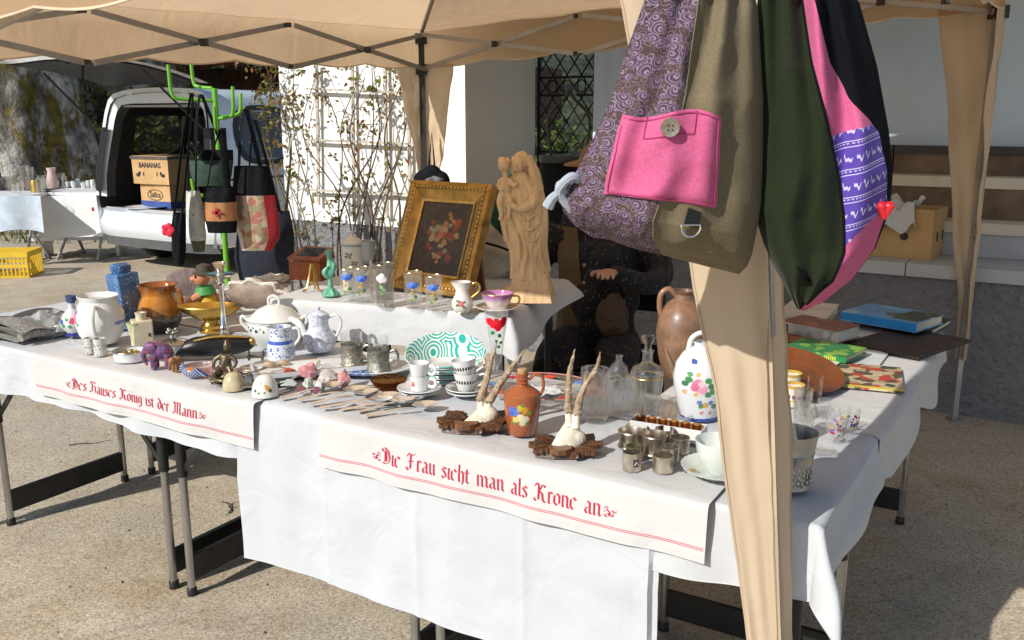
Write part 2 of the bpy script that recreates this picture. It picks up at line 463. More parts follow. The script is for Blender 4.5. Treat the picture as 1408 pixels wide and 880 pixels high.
def bush(name, label, cat, c, r, n, s, mat, seed, kind=None, trunk=True):
    rnd = random.Random(seed); root = thing(name, label, cat, (c[0], c[1], 0)); mb = MB()
    cz = c[2]
    for i in range(n):
        while True:
            v = Vector((rnd.uniform(-1, 1), rnd.uniform(-1, 1), rnd.uniform(-1, 1)))
            if .25 < v.length < 1 and noise.noise(v * 2.6 + Vector((seed, 0, 0))) > -.22 * (1.2 - v.length): break
        leaf(mb, Vector((v.x * r[0], v.y * r[1], cz + v.z * r[2])), s * rnd.uniform(.6, 1.4), rnd)
    o = mb.build('crown', mat, root, smooth=0)
    if trunk:
        t = MB()
        for k in range(7):
            a = rnd.uniform(0, 6.28); e = Vector((math.cos(a) * r[0] * .6, math.sin(a) * r[1] * .6, cz + rnd.uniform(-.1, .6) * r[2]))
            t.tube(crom([(0, 0, 0), (e.x * .25, e.y * .25, cz * .45), e], 5), [.05, .012], 6)
        t.build('trunk', M('bush_wood', (.09, .065, .045), .9), root)
    return root
bush('laurel_hedge', 'sunlit leafy shrub seen through the lattice gate', 'shrub', (.75, 10.4, .75), (1.3, .9, .8), 2600, .09, GREEN, 4)
bush('broad_shrub', 'wide olive green shrub beyond the mossy trunk', 'shrub', (-13.5, 21, 1.9), (4.5, 2.5, 2.2), 5200, .22, OLIVE, 5)
bush('tall_shrub', 'dense dark shrub rising behind the silver van', 'shrub', (-7.2, 19.5, 2.1), (3.0, 2.0, 2.4), 4200, .2, GREEN, 6)
bush('round_shrub', 'rounded green shrub left of the tall dark one', 'shrub', (-9.9, 16.8, 1.2), (2.0, 1.2, 1.3), 3200, .15, GREEN, 7)
bush('bare_bush', 'loose twiggy bush by the van, behind the glassware stall', 'shrub', (-5.9, 14.2, 1.1), (1.3, 1.0, 1.2), 1500, .1, OLIVE, 8)
# dark wooded slope far behind
hm = MB().grid(lambda a, b: (-60 + 120 * a, 34 + 30 * b, -1 + 13 * b * (1 + .25 * math.sin(a * 9)) + 2.2 * noise.noise(Vector((a * 14, b * 5, 0)))), 60, 14)
struct(hm.build('wooded_hill', M('far_wood', (.045, .06, .028), .95, var=.6, vs=.8, bump=1, bs=3, bd=.5)))
# verge grass beneath the old trunk
gmb = MB(); rr = random.Random(5)
for i in range(5200):
    x, y = rr.uniform(-12, -4.6), rr.uniform(11.4, 17)
    h = rr.uniform(.04, .16); a = rr.uniform(0, 6.28); w = .012
    dx, dy = math.cos(a) * w, math.sin(a) * w
    gmb.add([(x - dx, y - dy, 0), (x + dx, y + dy, 0), (x + rr.uniform(-.06, .06), y + rr.uniform(-.06, .06), h)], [(0, 1, 2)])
stuff(tag(gmb.build('verge_grass', leaf_mat('grass_blade', (.05, .09, .015), (.19, .17, .05)), smooth=0), 'rough grass verge around the foot of the mossy trunk', 'grass'))

# ---- old mossy tree
def bark():
    m, nt, b, co = base('mossy_bark', .95, spec=.2)
    st = vec(nt, 'MULTIPLY', co, (1, 1, .55)).outputs[0]
    f = tex(nt, st, 3.4, 8, .72, .15)
    col = ramp(nt, f, [(.3, (.03, .027, .021)), (.47, (.17, .155, .13)), (.58, (.50, .48, .44)), (.75, (.76, .745, .70))])
    mo = ramp(nt, tex(nt, vec(nt, 'MULTIPLY', co, (1, 1, .6)).outputs[0], 1.9, 6, .7, .1), [(.51, (0, 0, 0)), (.57, (1, 1, 1))])
    mc = ramp(nt, tex(nt, co, 9, 4), [(.3, (.05, .042, .008)), (.7, (.26, .19, .03))])
    nt.links.new(mixc(nt, mth(nt, 'MULTIPLY', mo, .95), col, mc), b.inputs['Base Color'])
    bumpit(nt, b, mth(nt, 'ADD', f, mth(nt, 'MULTIPLY', tex(nt, co, 30, 4), .3)), 1.0, .09)
    return m
BARK = bark()
tree = thing('old_tree', 'huge old tree trunk covered in moss behind the left stall', 'tree', (-7.35, 13.6, 0))
def trunkfn(r, a, z):
    fl = .45 * math.exp(-z / .9) * (.5 + .5 * math.cos(a * 5 + 1)) + .16 * math.cos(a * 7 + z * .5) * .6
    return r * (1 + fl * .7 + .13 * noise.noise(Vector((math.cos(a) * 2, math.sin(a) * 2, z * .8))) + .06 * noise.noise(Vector((math.cos(a) * 6, math.sin(a) * 6, z * 2.5))))
t = MB().lathe([(1.16 - .03 * z if z < 4 else max(.35, 1.03 - .14 * (z - 4)), z) for z in [i * .14 for i in range(50)]], 72, fn=trunkfn)
t.build('trunk', BARK, tree)
rr = random.Random(9); cr = MB()
for k in range(9):
    a = k * 2.4; e = Vector((math.cos(a) * rr.uniform(2, 4), math.sin(a) * rr.uniform(2, 4), rr.uniform(8, 11)))
    pts = crom([(0, 0, 4.6 + .2 * k), (e.x * .35, e.y * .35, 6.6), e], 7)
    MB().tube(pts, [.33, .06], 10).build('limb', BARK, tree)
    for j in range(160):
        leaf(cr, Vector((e.x + rr.gauss(0, 1.2), e.y + rr.gauss(0, 1.2), e.z + rr.gauss(0, .9))), rr.uniform(.12, .26), rr)
cr.build('crown', GREEN, tree, smooth=0)
# a second dark trunk in the shade
t2 = thing('dark_tree', 'darker moss covered trunk between the big tree and the van', 'tree', (-6.1, 15.3, 0))
MB().lathe([(.85 - .02 * z, z) for z in [i * .2 for i in range(32)]], 40, fn=trunkfn).build('trunk', BARK, t2)
c2 = MB()
for k in range(5):
    a = k * 1.3; e = Vector((math.cos(a) * 2, math.sin(a) * 2, 8.4)); MB().tube(crom([(0, 0, 5.4), (e.x * .4, e.y * .4, 7), e], 6), [.3, .06], 8).build('limb', BARK, t2)
    for j in range(120): leaf(c2, e + Vector((rr.gauss(0, 1), rr.gauss(0, 1), rr.gauss(0, .7))), .2, rr)
c2.build('crown', GREEN, t2, smooth=0)

# ---- timber shed with red brown eaves behind the van
shed = thing('timber_shed', 'brown timber shed with tiled eaves behind the silver van', 'shed', (-3.4, 15.4, 0), ROW)
PLK = M('shed_plank', (.07, .035, .022), .8, var=.35, vs=6)
for i in range(26): MB().box((-3.0 + i * .24, 0, 1.2), (.232, .05, 2.4)).build('plank', PLK, shed, smooth=0)
MB().box((0, 1.6, 1.2), (6.2, 3.1, 2.38)).build('wall', PLK, shed, smooth=0)
rf = MB().box((0, 1.2, 2.72), (6.9, 4.2, .1), Matrix.Rotation(R(14), 4, 'X')).build('roof', M('shed_roof', (.12, .05, .03), .8), shed, smooth=0)
for i in range(24): MB().tube([(-3.3 + i * .285, -.95, 2.44), (-3.3 + i * .285, 2.2, 3.22)], .085, 10).build('roof_tile', M('clay_tile', (.20, .085, .05), .8, var=.3), rf)
for i in range(9): MB().bar((-3.2 + i * .8, -.9, 2.36), (-3.2 + i * .8, .3, 2.64), .09, .12).build('rafter', PLK, shed, smooth=0)

# ---- rose trellis on the pillar
TRW = M('weathered_slat', (.50, .45, .38), .85, var=.25, vs=12, bump=.3, bs=60)
OFF = WL(0, -.05, 0)
def PW(x, y, off=.05): return PN(x, y, WL(0, -off, 0), E2)
trel = thing('trellis', 'weathered wooden trellis fixed to the white pillar wall', 'trellis', WL(3.75, -.04, 0), ROW)
MI = Matrix.Translation(-Vector(WL(3.75, -.04, 0))); MI = Matrix.Rotation(-ROW, 4, 'Z') @ MI
def TL(p): return MI @ p
for x, y0, y1 in [(434, 88, 282), (483, 86, 305), (528, 86, 300), (560, 86, 300)]:
    a, b_ = TL(PW(x, y0)), TL(PW(x + 3, y1)); MB().bar((a.x, 0, a.z), (b_.x, 0, b_.z), .012, .024).build('slat', TRW, trel, smooth=0)
for y in (122, 192, 261):
    a, b_ = TL(PW(421, y)), TL(PW(592, y + 7)); MB().bar((a.x, -.016, a.z), (b_.x, -.016, b_.z), .014, .026, (0, -1, 0)).build('slat', TRW, trel, smooth=0)
ROSE = leaf_mat('rose_leaf', (.17, .21, .04), (.25, .10, .04), .3)
STEM = M('rose_stem', (.085, .05, .034), .8, var=.4, vs=20); STEM2 = M('green_stem', (.085, .085, .035), .7, var=.4, vs=20)
def rose(label, x0, seed, n, xs, leaves, spread):
    rnd = random.Random(seed); base_p = PW(x0, 470, .16); base_p.z = 0
    root = thing('climbing_rose', label, 'rose', base_p)
    lf = MB(); st = [MB(), MB()]
    for i in range(n):
        tx = rnd.uniform(*xs); top = PW(tx, rnd.uniform(70, 130), rnd.uniform(.06, .2)); m1 = PW(lerp(x0, tx, .35) + rnd.uniform(-26, 26), 300, rnd.uniform(.06, .18)); m2 = PW(lerp(x0, tx, .75) + rnd.uniform(-34, 34), 190, rnd.uniform(.05, .22))
        pts = crom([Vector((rnd.uniform(-.1, .1), rnd.uniform(-.04, .04), 0)), m1 - base_p, m2 - base_p, top - base_p], 8)
        st[i % 2].tube(pts, [rnd.uniform(.006, .011), .003], 6)
        for j in range(int(leaves)):
            f = 1 - rnd.random() ** 1.7 * .75; q = pts[min(len(pts) - 1, int(f * len(pts)))]
            e = q + Vector((rnd.gauss(0, spread), rnd.gauss(-.02, .05), rnd.gauss(0, spread)))
            if rnd.random() < .3: st[(i + 1) % 2].tube([q, q.lerp(e, .5) + Vector((0, 0, .02)), e], [.0035, .0015], 4)
            for k in range(rnd.randint(2, 5)): leaf(lf, e + Vector((rnd.gauss(0, .016), rnd.gauss(0, .016), rnd.gauss(0, .016))), rnd.uniform(.026, .05), rnd, .3)
    st[0].build('stem', STEM, root); st[1].build('stem', STEM2, root)
    lf.build('foliage', ROSE, root, smooth=0)
rose('climbing rose with reddish leaves spilling past the pillar edge', 425, 1, 6, (345, 428), 26, .08)
rose('climbing rose with thin bare stems on the trellis middle', 475, 2, 5, (425, 520), 15, .075)
rose('climbing rose nearest the canopy pole with few leaves', 508, 3, 5, (470, 575), 12, .065)
# ================================================================== THE VAN AND WHAT STANDS ROUND IT
PAINT = M('silver_blue_paint', (.66, .71, .76), .32, .1, var=.01, vs=.4, coat=.5)
BLK = M('black_plastic', (.02, .021, .023), .55, var=.2); TRIM = M('dark_lining', (.018, .018, .02), .85)
CARG = thin_glass('tinted_window', (.50, .56, .54), body=.03)
van = thing('parked_van', 'silver van parked with its tailgate raised and boxes inside', 'van', (-3.67, 9.31, 0), ROW)
HP = [(.86, .30), (.895, .45), (.905, .75), (.90, 1.0), (.885, 1.15), (.80, 1.62), (.755, 1.74), (.68, 1.80), (.5, 1.835), (.25, 1.85), (0, 1.855)]
PR = HP + [(-x, z) for x, z in HP[-2::-1]]
YS = [0, .05, .45, 1.12, 1.25, 2.3, 2.4, 3.0, 3.35, 3.7, 4.25, 4.38]
def yt(z): return max(0, z - .85) * .16
def sect(y, k, inset=0):
    x, z = PR[k]
    if inset: x *= (1 - inset); z = .62 + (z - .62) * (1 - inset * .75) if z > .62 else .62
    if y > 3.0: z = min(z, lerp(1.86, 1.0, min(1, (y - 3.0) / .75)) if y < 3.75 else lerp(1.0, .85, (y - 3.75) / .63)); x *= 1 - .08 * (y - 3)
    return Vector((x, y + yt(z) * max(0, 1 - y / .5), z))
def shell(inset, hole, nY):
    mb = MB(); vs_ = []; fs = []; n = len(PR)
    for y in YS[:nY]:
        for k in range(n): vs_.append(sect(y, k, inset))
    for j in range(nY - 1):
        for k in range(n - 1):
            win = k in (4, n - 6) and j in (2, 4)
            if win: continue
            fs.append((j * n + k, (j + 1) * n + k, (j + 1) * n + k + 1, j * n + k + 1))
    return mb.add(vs_, fs)
body = shell(0, True, 12).build('body', PAINT, van)
shell(.055, True, 7).build('interior_lining', TRIM, van)
n = len(PR)
for k, ya, yb in ((4, .45, 1.12), (n - 6, .45, 1.12), (4, 1.25, 2.3), (n - 6, 1.25, 2.3)):
    q = [sect(ya, k), sect(yb, k), sect(yb, k + 1), sect(ya, k + 1)]
    c = sum(q, Vector()) / 4
    MB().add([c + (p - c) * 1.0 for p in q], [(0, 1, 2, 3)]).build('side_window', CARG, van, smooth=0)
    fr = MB()
    out = Vector((1 if c.x > 0 else -1, 0, .15)) * .004
    rin = [c + (p - c) * .84 for p in q]
    rd = crom(rin, 6, True)
    m_ = len(rd); qs = []
    for i, p in enumerate(rd):
        qs.append(c + (p - c) * 1.3)
    fr.add([p + out for p in rd] + [p + out for p in [c + (p - c) * 1.22 for p in rd]], [(i, (i + 1) % m_, m_ + (i + 1) % m_, m_ + i) for i in range(m_)])
    fr.build('window_seal', BLK, van)
# rear frame round the load opening
rf = MB(); ks = [k for k in range(n) if PR[k][1] >= .6]
ov = [sect(0, k) for k in ks]; iv = []
for k in ks:
    p = sect(0, k, .13); iv.append(Vector((p.x, p.y + .05, min(p.z, 1.70))))
rf.add(ov + iv, [(i, i + 1, len(ks) + i + 1, len(ks) + i) for i in range(len(ks) - 1)])
rf.build('rear_frame', PAINT, van)
sv = MB(); i2 = [p + Vector((-.03 if p.x > 0 else .03, .08, -.03 if p.z > 1.6 else 0)) for p in iv]
sv.add([p + Vector((0, -.004, 0)) for p in iv] + i2, [(i, i + 1, len(ks) + i + 1, len(ks) + i) for i in range(len(ks) - 1)])
sv.build('opening_seal', BLK, van)
MB().box((0, .95, 1.675), (1.2, 1.5, .02)).build('headliner', M('headliner', (.42, .41, .39), .9), van)
for sx in (-1, 1):
    MB().box((sx * .42, .20, 1.80), (.10, .08, .03)).build('hinge', PAINT, van)
    MB().box((sx * .70, .75, .74), (.16, .6, .25), taper=.8).build('wheel_arch', TRIM, van)
MB().box((0, .95, .605), (1.6, 1.8, .03)).build('load_floor', TRIM, van)
MB().box((0, 1.86, 1.1), (1.5, .05, 1.0)).build('seat_back', M('seat_cloth', (.03, .032, .035), .9), van)
# bumper
def bump_fn(a, b):
    x = lerp(-.93, .93, a); e = abs(x) / .93
    y = -.10 + .14 * e ** 6; z = lerp(.34, .63, b)
    y += .05 * (1 - math.sin(math.pi * min(1, b * 1.15 + .1))) * 1.0
    return (x, y if b < .96 else .06, z)
MB().grid(bump_fn, 28, 10).build('bumper', PAINT, van)
MB().grid(lambda a, b: (lerp(-.88, .88, a), -.07 + .12 * abs(2 * a - 1) ** 6 + .03 * b, lerp(.36, .24, b)), 24, 3).build('bumper_skirt', M('grey_plastic', (.10, .105, .11), .7), van)
for sx in (-1, 1):
    lpath = crom([(.79, -.006, 0), (.85, -.010, 0), (.893, -.004, 0), (.913, .05, 0), (.913, .17, 0)], 4)
    lamp = MB().grid(lambda a, b: (sx * (lpath[int(round(a * 16))].x - .10 * max(0, b - .42)), lpath[int(round(a * 16))].y + yt(.80 + .66 * b), .80 + .66 * b), 16, 8)
    lp = lamp.build('tail_lamp', M('smoked_lamp', (.012, .008, .010), .35, spec=.3), van)
    MB().box((sx * .94, -.03, .60), (.03, .012, .04)).build('reflector', M('red_reflector', (.5, .02, .03), .3), van)
# tailgate, hinged on the roof
HZ = Vector((0, .16, 1.835)); TD = Vector((0, -1.0, .30)).normalized(); TU = Vector((0, .30, 1.0)).normalized()
def tgp(a, b, o): return HZ + Vector((lerp(-.76, .76, a) * (1 + .10 * b), 0, 0)) + TD * (b * 1.16) + TU * (o + .10 * math.sin(math.pi * a) * .6 - .16 * b * b)
gate_o = MB().grid(lambda a, b: tgp(a, b, .05), 14, 10).build('tailgate', PAINT, van)
MB().grid(lambda a, b: tgp(a * .9 + .05, b * .92 + .04, -.015 + .03 * abs(2 * a - 1) ** 4), 14, 10).build('inner_panel', BLK, gate_o)
rim = []
for a in range(15): rim.append((a / 14, 0))
for b in range(1, 11): rim.append((1, b / 10))
for a in range(13, -1, -1): rim.append((a / 14, 1))
for b in range(9, 0, -1): rim.append((0, b / 10))
rm = MB(); m_ = len(rim)
rm.add([tgp(a, b, .05) for a, b in rim] + [tgp(a * .9 + .05, b * .92 + .04, .0 + .03 * abs(2 * a - 1) ** 4) for a, b in rim], [(i, (i + 1) % m_, m_ + (i + 1) % m_, m_ + i) for i in range(m_)])
rm.build('tailgate_edge', M('tailgate_white', (.74, .77, .80), .4), gate_o)
MB().box(tgp(.5, .86, -.02), (.12, .05, .03)).build('latch', M('latch_blue', (.07, .10, .16), .5), gate_o)
MB().tube(crom([tgp(.5, .7, -.02), tgp(.5, .7, -.02) + Vector((0, -.02, -.12)), tgp(.5, .7, -.02) + Vector((0, -.06, -.16))], 4), .012, 6).build('pull_strap', BLK, gate_o)
for sx in (-1, 1):
    MB().tube([(sx * .80, .02, 1.46), tgp(.5 + sx * .46, .62, -.01)], .011, 8).build('gas_strut', BLK, van)
# wheels
for sx in (-1, 1):
    for y in (.72, 3.45):
        w = MB().lathe([(.20, -.09), (.30, -.10), (.325, -.06), (.325, .06), (.30, .10), (.20, .09)], 32, M=Matrix.Translation((sx * .80, y, .325)) @ Matrix.Rotation(R(90), 4, 'Y')).build('tyre', M('tyre_rubber', (.02, .02, .021), .9), van)
        MB().lathe([(0, sx * .06), (.06, sx * .065), (.19, sx * .085), (.205, sx * .07), (.2, -sx * .05)], 20, M=Matrix.Translation((sx * .80, y, .325)) @ Matrix.Rotation(R(90), 4, 'Y')).build('rim', M('alloy', (.5, .5, .52), .35, .8), w)
for y in (1.2, 2.35): MB().box((.906, y, 1.0), (.006, .008, 1.2 if y < 2 else 1.1)).build('door_seam', BLK, van)
MB().box((.912, .75, .96), (.006, 1.5, .018)).build('sliding_rail', BLK, van)
MB().box((.913, 1.4, 1.02), (.02, .16, .03)).build('door_handle', BLK, van)
MB().grid(lambda a, b: (.904 + .004, lerp(.28, .62, a), lerp(.72, .92, b)), 2, 2).build('fuel_flap', PAINT, van)
# writing helper: flat letters from the built-in face
def text(s, size, name, mat, parent, loc, rot, squash=1.0, bold=0.0, depth=.0006):
    cu = bpy.data.curves.new(name, 'FONT'); cu.body = s; cu.size = size; cu.align_x = 'CENTER'; cu.align_y = 'CENTER'; cu.extrude = depth; cu.offset = bold
    o = bpy.data.objects.new(name, cu); coll.objects.link(o)
    dg = bpy.context.evaluated_depsgraph_get(); me = bpy.data.meshes.new_from_object(o.evaluated_get(dg))
    bpy.data.objects.remove(o)
    me.materials.clear(); me.materials.append(mat)
    for v in me.vertices: v.co.x *= squash
    return link(name, me, parent, loc, rot)
CARD = M('cardboard', (.52, .33, .155), .85, var=.10, vs=5, bump=.15, bs=40); CARDI = M('cardboard_dark', (.33, .20, .10), .9)
INK = M('dark_ink', (.035, .03, .03), .7)
RXU = (R(90), 0, 0)
b1 = thing('banana_box', 'blue bottomed cardboard fruit box under the banana box', 'box')
VM = Matrix.Translation((-3.67, 9.31, 0)) @ Matrix.Rotation(ROW, 4, 'Z')
b1.location = VM @ Vector((-.30, .47, .622)); b1.rotation_euler = (0, 0, ROW)
MB().box((0, 0, .125), (.47, .38, .25)).build('carton', CARD, b1, smooth=0)
MB().box((0, 0, .035), (.476, .386, .07)).build('blue_band', M('box_blue', (.035, .075, .27), .7), b1, smooth=0)
MB().tube([(.12 * math.cos(t), -.192, .135 + .055 * math.sin(t)) for t in [6.283 * k / 24 for k in range(24)]], .004, 6, True).build('logo_ring', INK, b1)
text('Safica', .085, 'lettering', INK, b1, (0, -.192, .137), RXU, .9, .001)
for sx in (-1, 1): MB().ball((sx * .13, -.19, .05), (.02, .004, .011), 8).build('vent_hole', INK, b1)
b2 = thing('banana_box', 'cardboard banana box with dark lid rim in the van', 'box', VM @ Vector((-.31, .45, .873)), ROW + R(3))
MB().box((0, 0, .13), (.53, .42, .26), taper=1.02).build('carton', CARD, b2, smooth=0)
MB().box((0, 0, .275), (.56, .45, .028)).build('lid', M('lid_dark', (.10, .085, .08), .8), b2, smooth=0)
MB().box((0, 0, .291), (.53, .42, .004)).build('lid_top', CARD, b2, smooth=0)
text('BANANAS', .075, 'lettering', INK, b2, (0, -.2165, .195), RXU, .95, .0015)
for sx in (-1, 1):
    for k, r0 in enumerate((.045, .062)):
        MB().tube([(sx * (.19 - r0 * .7 * math.cos(t)), -.216, .13 + r0 * math.sin(t) * sx * sx * -1 + .015) for t in [.3 + 1.9 * j / 8 for j in range(9)]], [.004, .009, .004], 6).build('banana_print', INK, b2)
    MB().box((sx * .10, -.2155, .105), (.012, .002, .04)).build('print_mark', INK, b2)
wp = thing('enamel_plate', 'white enamel plate slid under the boxes in the van', 'plate', VM @ Vector((-.33, .18, .622)))
MB().lathe([(0, .004), (.15, .004), (.21, .018), (.215, .022), (.21, .014), (.15, 0), (0, 0)], 28).build('plate', M('enamel_white', (.75, .76, .77), .25), wp)

# ---- glassware stall at the far left
ST = M('brushed_steel', (.55, .56, .57), .35, .9, var=.05); WTOP = M('white_laminate', (.78, .79, .80), .5, var=.03)
CLOTHB = M('pale_blue_cloth', (.55, .64, .74), .9)
def xtable(name, label, p0, ang, L, D):
    t = thing(name, label, 'table', p0, ang, 'tables of the neighbouring stall')
    MB().box((0, 0, .745), (L, D, .03)).build('tabletop', WTOP, t, smooth=0)
    for sx in (-1, 1):
        for s in (-1, 1): MB().tube([(sx * (L / 2 - .12), -s * (D / 2 - .05), 0), (sx * (L / 2 - .2), s * (D / 2 - .06), .73)], .016, 8).build('leg', ST, t)
        MB().tube([(sx * (L / 2 - .12), -D / 2 + .08, .02), (sx * (L / 2 - .12), D / 2 - .08, .02)], .012, 8).build('foot_bar', ST, t)
    return t
ta = xtable('trestle_table', 'white folding table with its flap hanging, beside the van', (-4.84, 10.36, 0), R(-3), .70, .7)
MB().box((.0, -.368, .50), (.72, .014, .46), Matrix.Rotation(R(-2), 4, 'Y')).build('flap', WTOP, ta, smooth=0)
tb = xtable('trestle_table', 'white folding table nearest the left edge of the picture', (-5.55, 9.85, 0), R(5), .95, .75)
cl = MB().grid(lambda a, b: (lerp(-.3, .42, a), -.39 + .02 * math.sin(a * 9) - .01 * b, lerp(.766, .30 + .12 * math.sin(a * 2.4), b)), 16, 8)
o = cl.build('blue_cloth', CLOTHB); o.location = (-5.35, 9.84, 0); o.rotation_euler = (0, 0, R(5)); tag(o, 'pale blue cloth hanging off the leftmost stall table', 'cloth')
bn = thing('low_bench', 'low white bench on the asphalt beneath the stall flap', 'bench', (-4.95, 10.45, 0), R(3))
MB().box((0, 0, .21), (1.1, .28, .035)).build('seat', WTOP, bn, smooth=0)
for sx in (-.42, .42): MB().box((sx, 0, .096), (.04, .24, .19)).build('leg', ST, bn, smooth=0)
cb = thing('plastic_crate', 'yellow plastic crate on the ground under the stall table', 'crate', (-5.08, 9.08, 0), R(6))
YC = M('yellow_plastic', (.72, .48, .03), .45, var=.06)
MB().box((0, 0, .012), (.52, .36, .02)).build('base', YC, cb, smooth=0)
for s in (-1, 1):
    MB().box((0, s * .18, .235), (.53, .016, .05)).build('rim', YC, cb, smooth=0); MB().box((s * .26, 0, .236), (.016, .35, .05)).build('rim', YC, cb, smooth=0)
    MB().box((0, s * .18, .12), (.52, .012, .03)).build('wall_bar', YC, cb, smooth=0)
    for i in range(14): MB().box((-.25 + i * .0385, s * .178, .115), (.012, .010, .19)).build('slat', YC, cb, smooth=0)
    for i in range(9): MB().box((s * .258, -.16 + i * .04, .115), (.010, .012, .19)).build('slat', YC, cb, smooth=0)
gc = thing('grey_crate', 'flat grey crate beneath the leftmost stall table', 'crate', (-5.72, 9.02, 0), R(4))
MB().box((0, 0, .09), (.6, .4, .17), taper=1.05).build('box', M('grey_crate', (.22, .24, .27), .6), gc, smooth=0)
MB().box((0, 0, .19), (.64, .44, .025)).build('rim', M('grey_crate', (.22, .24, .27), .6), gc, smooth=0)
wares = [('glass_bowl', 15, 262, 'wide cut glass bowl on the leftmost stall table', 'bowl', CUT, [(5, 0), (9, 1), (13, 10), (15, 19), (14, 19), (11, 9), (0, 3)]),
         ('dark_bottle', 1, 262, 'dark bottle at the very edge of the neighbouring stall', 'bottle', M('dark_bottle', (.05, .04, .05), .2), [(5, 0), (6, 6), (6, 14), (3, 19), (2.4, 26), (0, 26)]),
         ('glass_jug', 36, 260, 'tall clear glass jug on the neighbouring stall', 'jug', GLASS, [(6, 0), (7, 10), (6, 24), (7, 32), (6, 32), (5, 22), (6, 9), (0, 2)]),
         ('brass_tankard', 50, 264, 'brass tankard gleaming on the neighbouring stall', 'tankard', M('stall_brass', (.52, .34, .10), .35, 1.0), [(7, 0), (7, 14), (6.4, 16), (7, 17), (6, 16), (6, 3), (0, 2)]),
         ('painted_jug', 73, 259, 'white and pink painted jug on the flap table', 'jug', M('painted_pinkish', (.72, .50, .48), .25), [(6, 0), (8, 8), (6, 18), (5, 23), (6.4, 28), (5.6, 28), (4, 22), (0, 4)]),
         ('clear_tumbler', 62, 260, 'clear tumbler beside the painted jug', 'glass', GLASS, [(4, 0), (5, 14), (4.4, 14), (3.4, 2), (0, 1)]),
         ('clear_vase', 44, 258, 'slim clear vase behind the brass tankard', 'vase', GLASS, [(4, 0), (3, 10), (5, 28), (4.4, 28), (2.6, 10), (0, 3)]),
         ('stem_glass', 86, 258, 'clear stem glass right of the painted jug', 'glass', GLASS, [(5, 0), (1, 2), (1, 9), (4, 13), (5, 20), (4.4, 20), (3, 13), (0, 10)])]
for nm, x, y, lab, cat, mt, pf in wares:
    k = K(x, y, .762); p = P(x, y, .762)
    tag(MB().lathe([(r * k, z * k) for r, z in [(0, 0)] + pf], 18).build(nm, mt, loc=p), lab, cat)
SHELL = M('white_china', (.76, .77, .76), .2)
for i, x in enumerate((94, 101, 108, 115, 122, 128)):
    k = K(x, 258, .762); p = P(x, 257 + i % 2, .762)
    tag(MB().lathe([(r * k, z * k) for r, z in [(0, 0), (2.4, 0), (3.4, 4), (3.2 - .3 * (i % 3), 7 + i % 3 * 2), (2.8, 7 + i % 3 * 2), (0, 3)]], 14).build('china_cup', SHELL, loc=p), ['leftmost', 'second', 'third', 'fourth', 'fifth', 'rightmost'][i] + ' white china cup in the row on the flap table', 'cup', 'white china on the neighbouring stall')

rnd = random.Random(41)
for i in range(12):
    x = [6, 22, 29, 40, 55, 58, 67, 79, 90, 105, 118, 133][i]; y = 256 + (i % 3) * 3 if x > 55 else 262 + (i % 3) * 3
    k = K(x, y, .762); hh = rnd.uniform(9, 24); w = rnd.uniform(3, 5.5)
    o = MB().lathe([(r * k, z * k) for r, z in [(0, 0), (w * .8, 0), (w * .9, 1), (w, hh), (w * .9, hh), (w * .75, 2), (0, 2)]], 14).build('stall_glass', GLASS if i % 3 else CUT, loc=P(x, y, .762))
    tag(o, ['first', 'second', 'third', 'fourth', 'fifth', 'sixth', 'seventh', 'eighth', 'ninth', 'tenth', 'eleventh', 'last'][i] + ' small clear glass from the left on the neighbouring stall', 'glass', 'small glasses on the neighbouring stall')
# ---- green coat stand with handmade bags
LIME = M('lime_lacquer', (.13, .42, .025), .4, var=.06)
RP = Vector((-1.91, 6.02, 0)); rack = thing('coat_stand', 'lime green coat stand hung with handmade bags', 'coat stand', RP)
MB().lathe([(0, 0), (.2, 0), (.2, .015), (.05, .03), (0, .03)], 24).build('foot', LIME, rack)
MB().tube([(0, 0, .02), (0, 0, 1.74)], .018, 14).build('pole', LIME, rack)
def peg(ang, z, L, h):
    d = Vector((math.cos(ang), math.sin(ang), 0))
    return MB().tube(crom([(d.x * .02, d.y * .02, z), d * L * .75 + Vector((0, 0, z + .01)), d * L + Vector((0, 0, z + .04)), d * (L + .01) + Vector((0, 0, z + h))], 5), .0115, 10).build('peg', LIME, rack)
PEGS = [(R(205), 1.66, .26, .22), (R(160), 1.74, .16, .2), (R(-20), 1.55, .13, .2), (R(-75), 1.45, .20, .17), (R(200), 1.05, .17, .12), (R(20), 1.56, .15, .15), (R(250), 1.2, .2, .14)]
for a, z, L, h in PEGS: peg(a, z, L, h)
def RX(x, y, Y): return PY(x, y, Y)
DEN = M('black_denim', (.009, .010, .013), .9, var=.3, vs=40, bump=.3, bs=500, bd=.001, spec=.12)
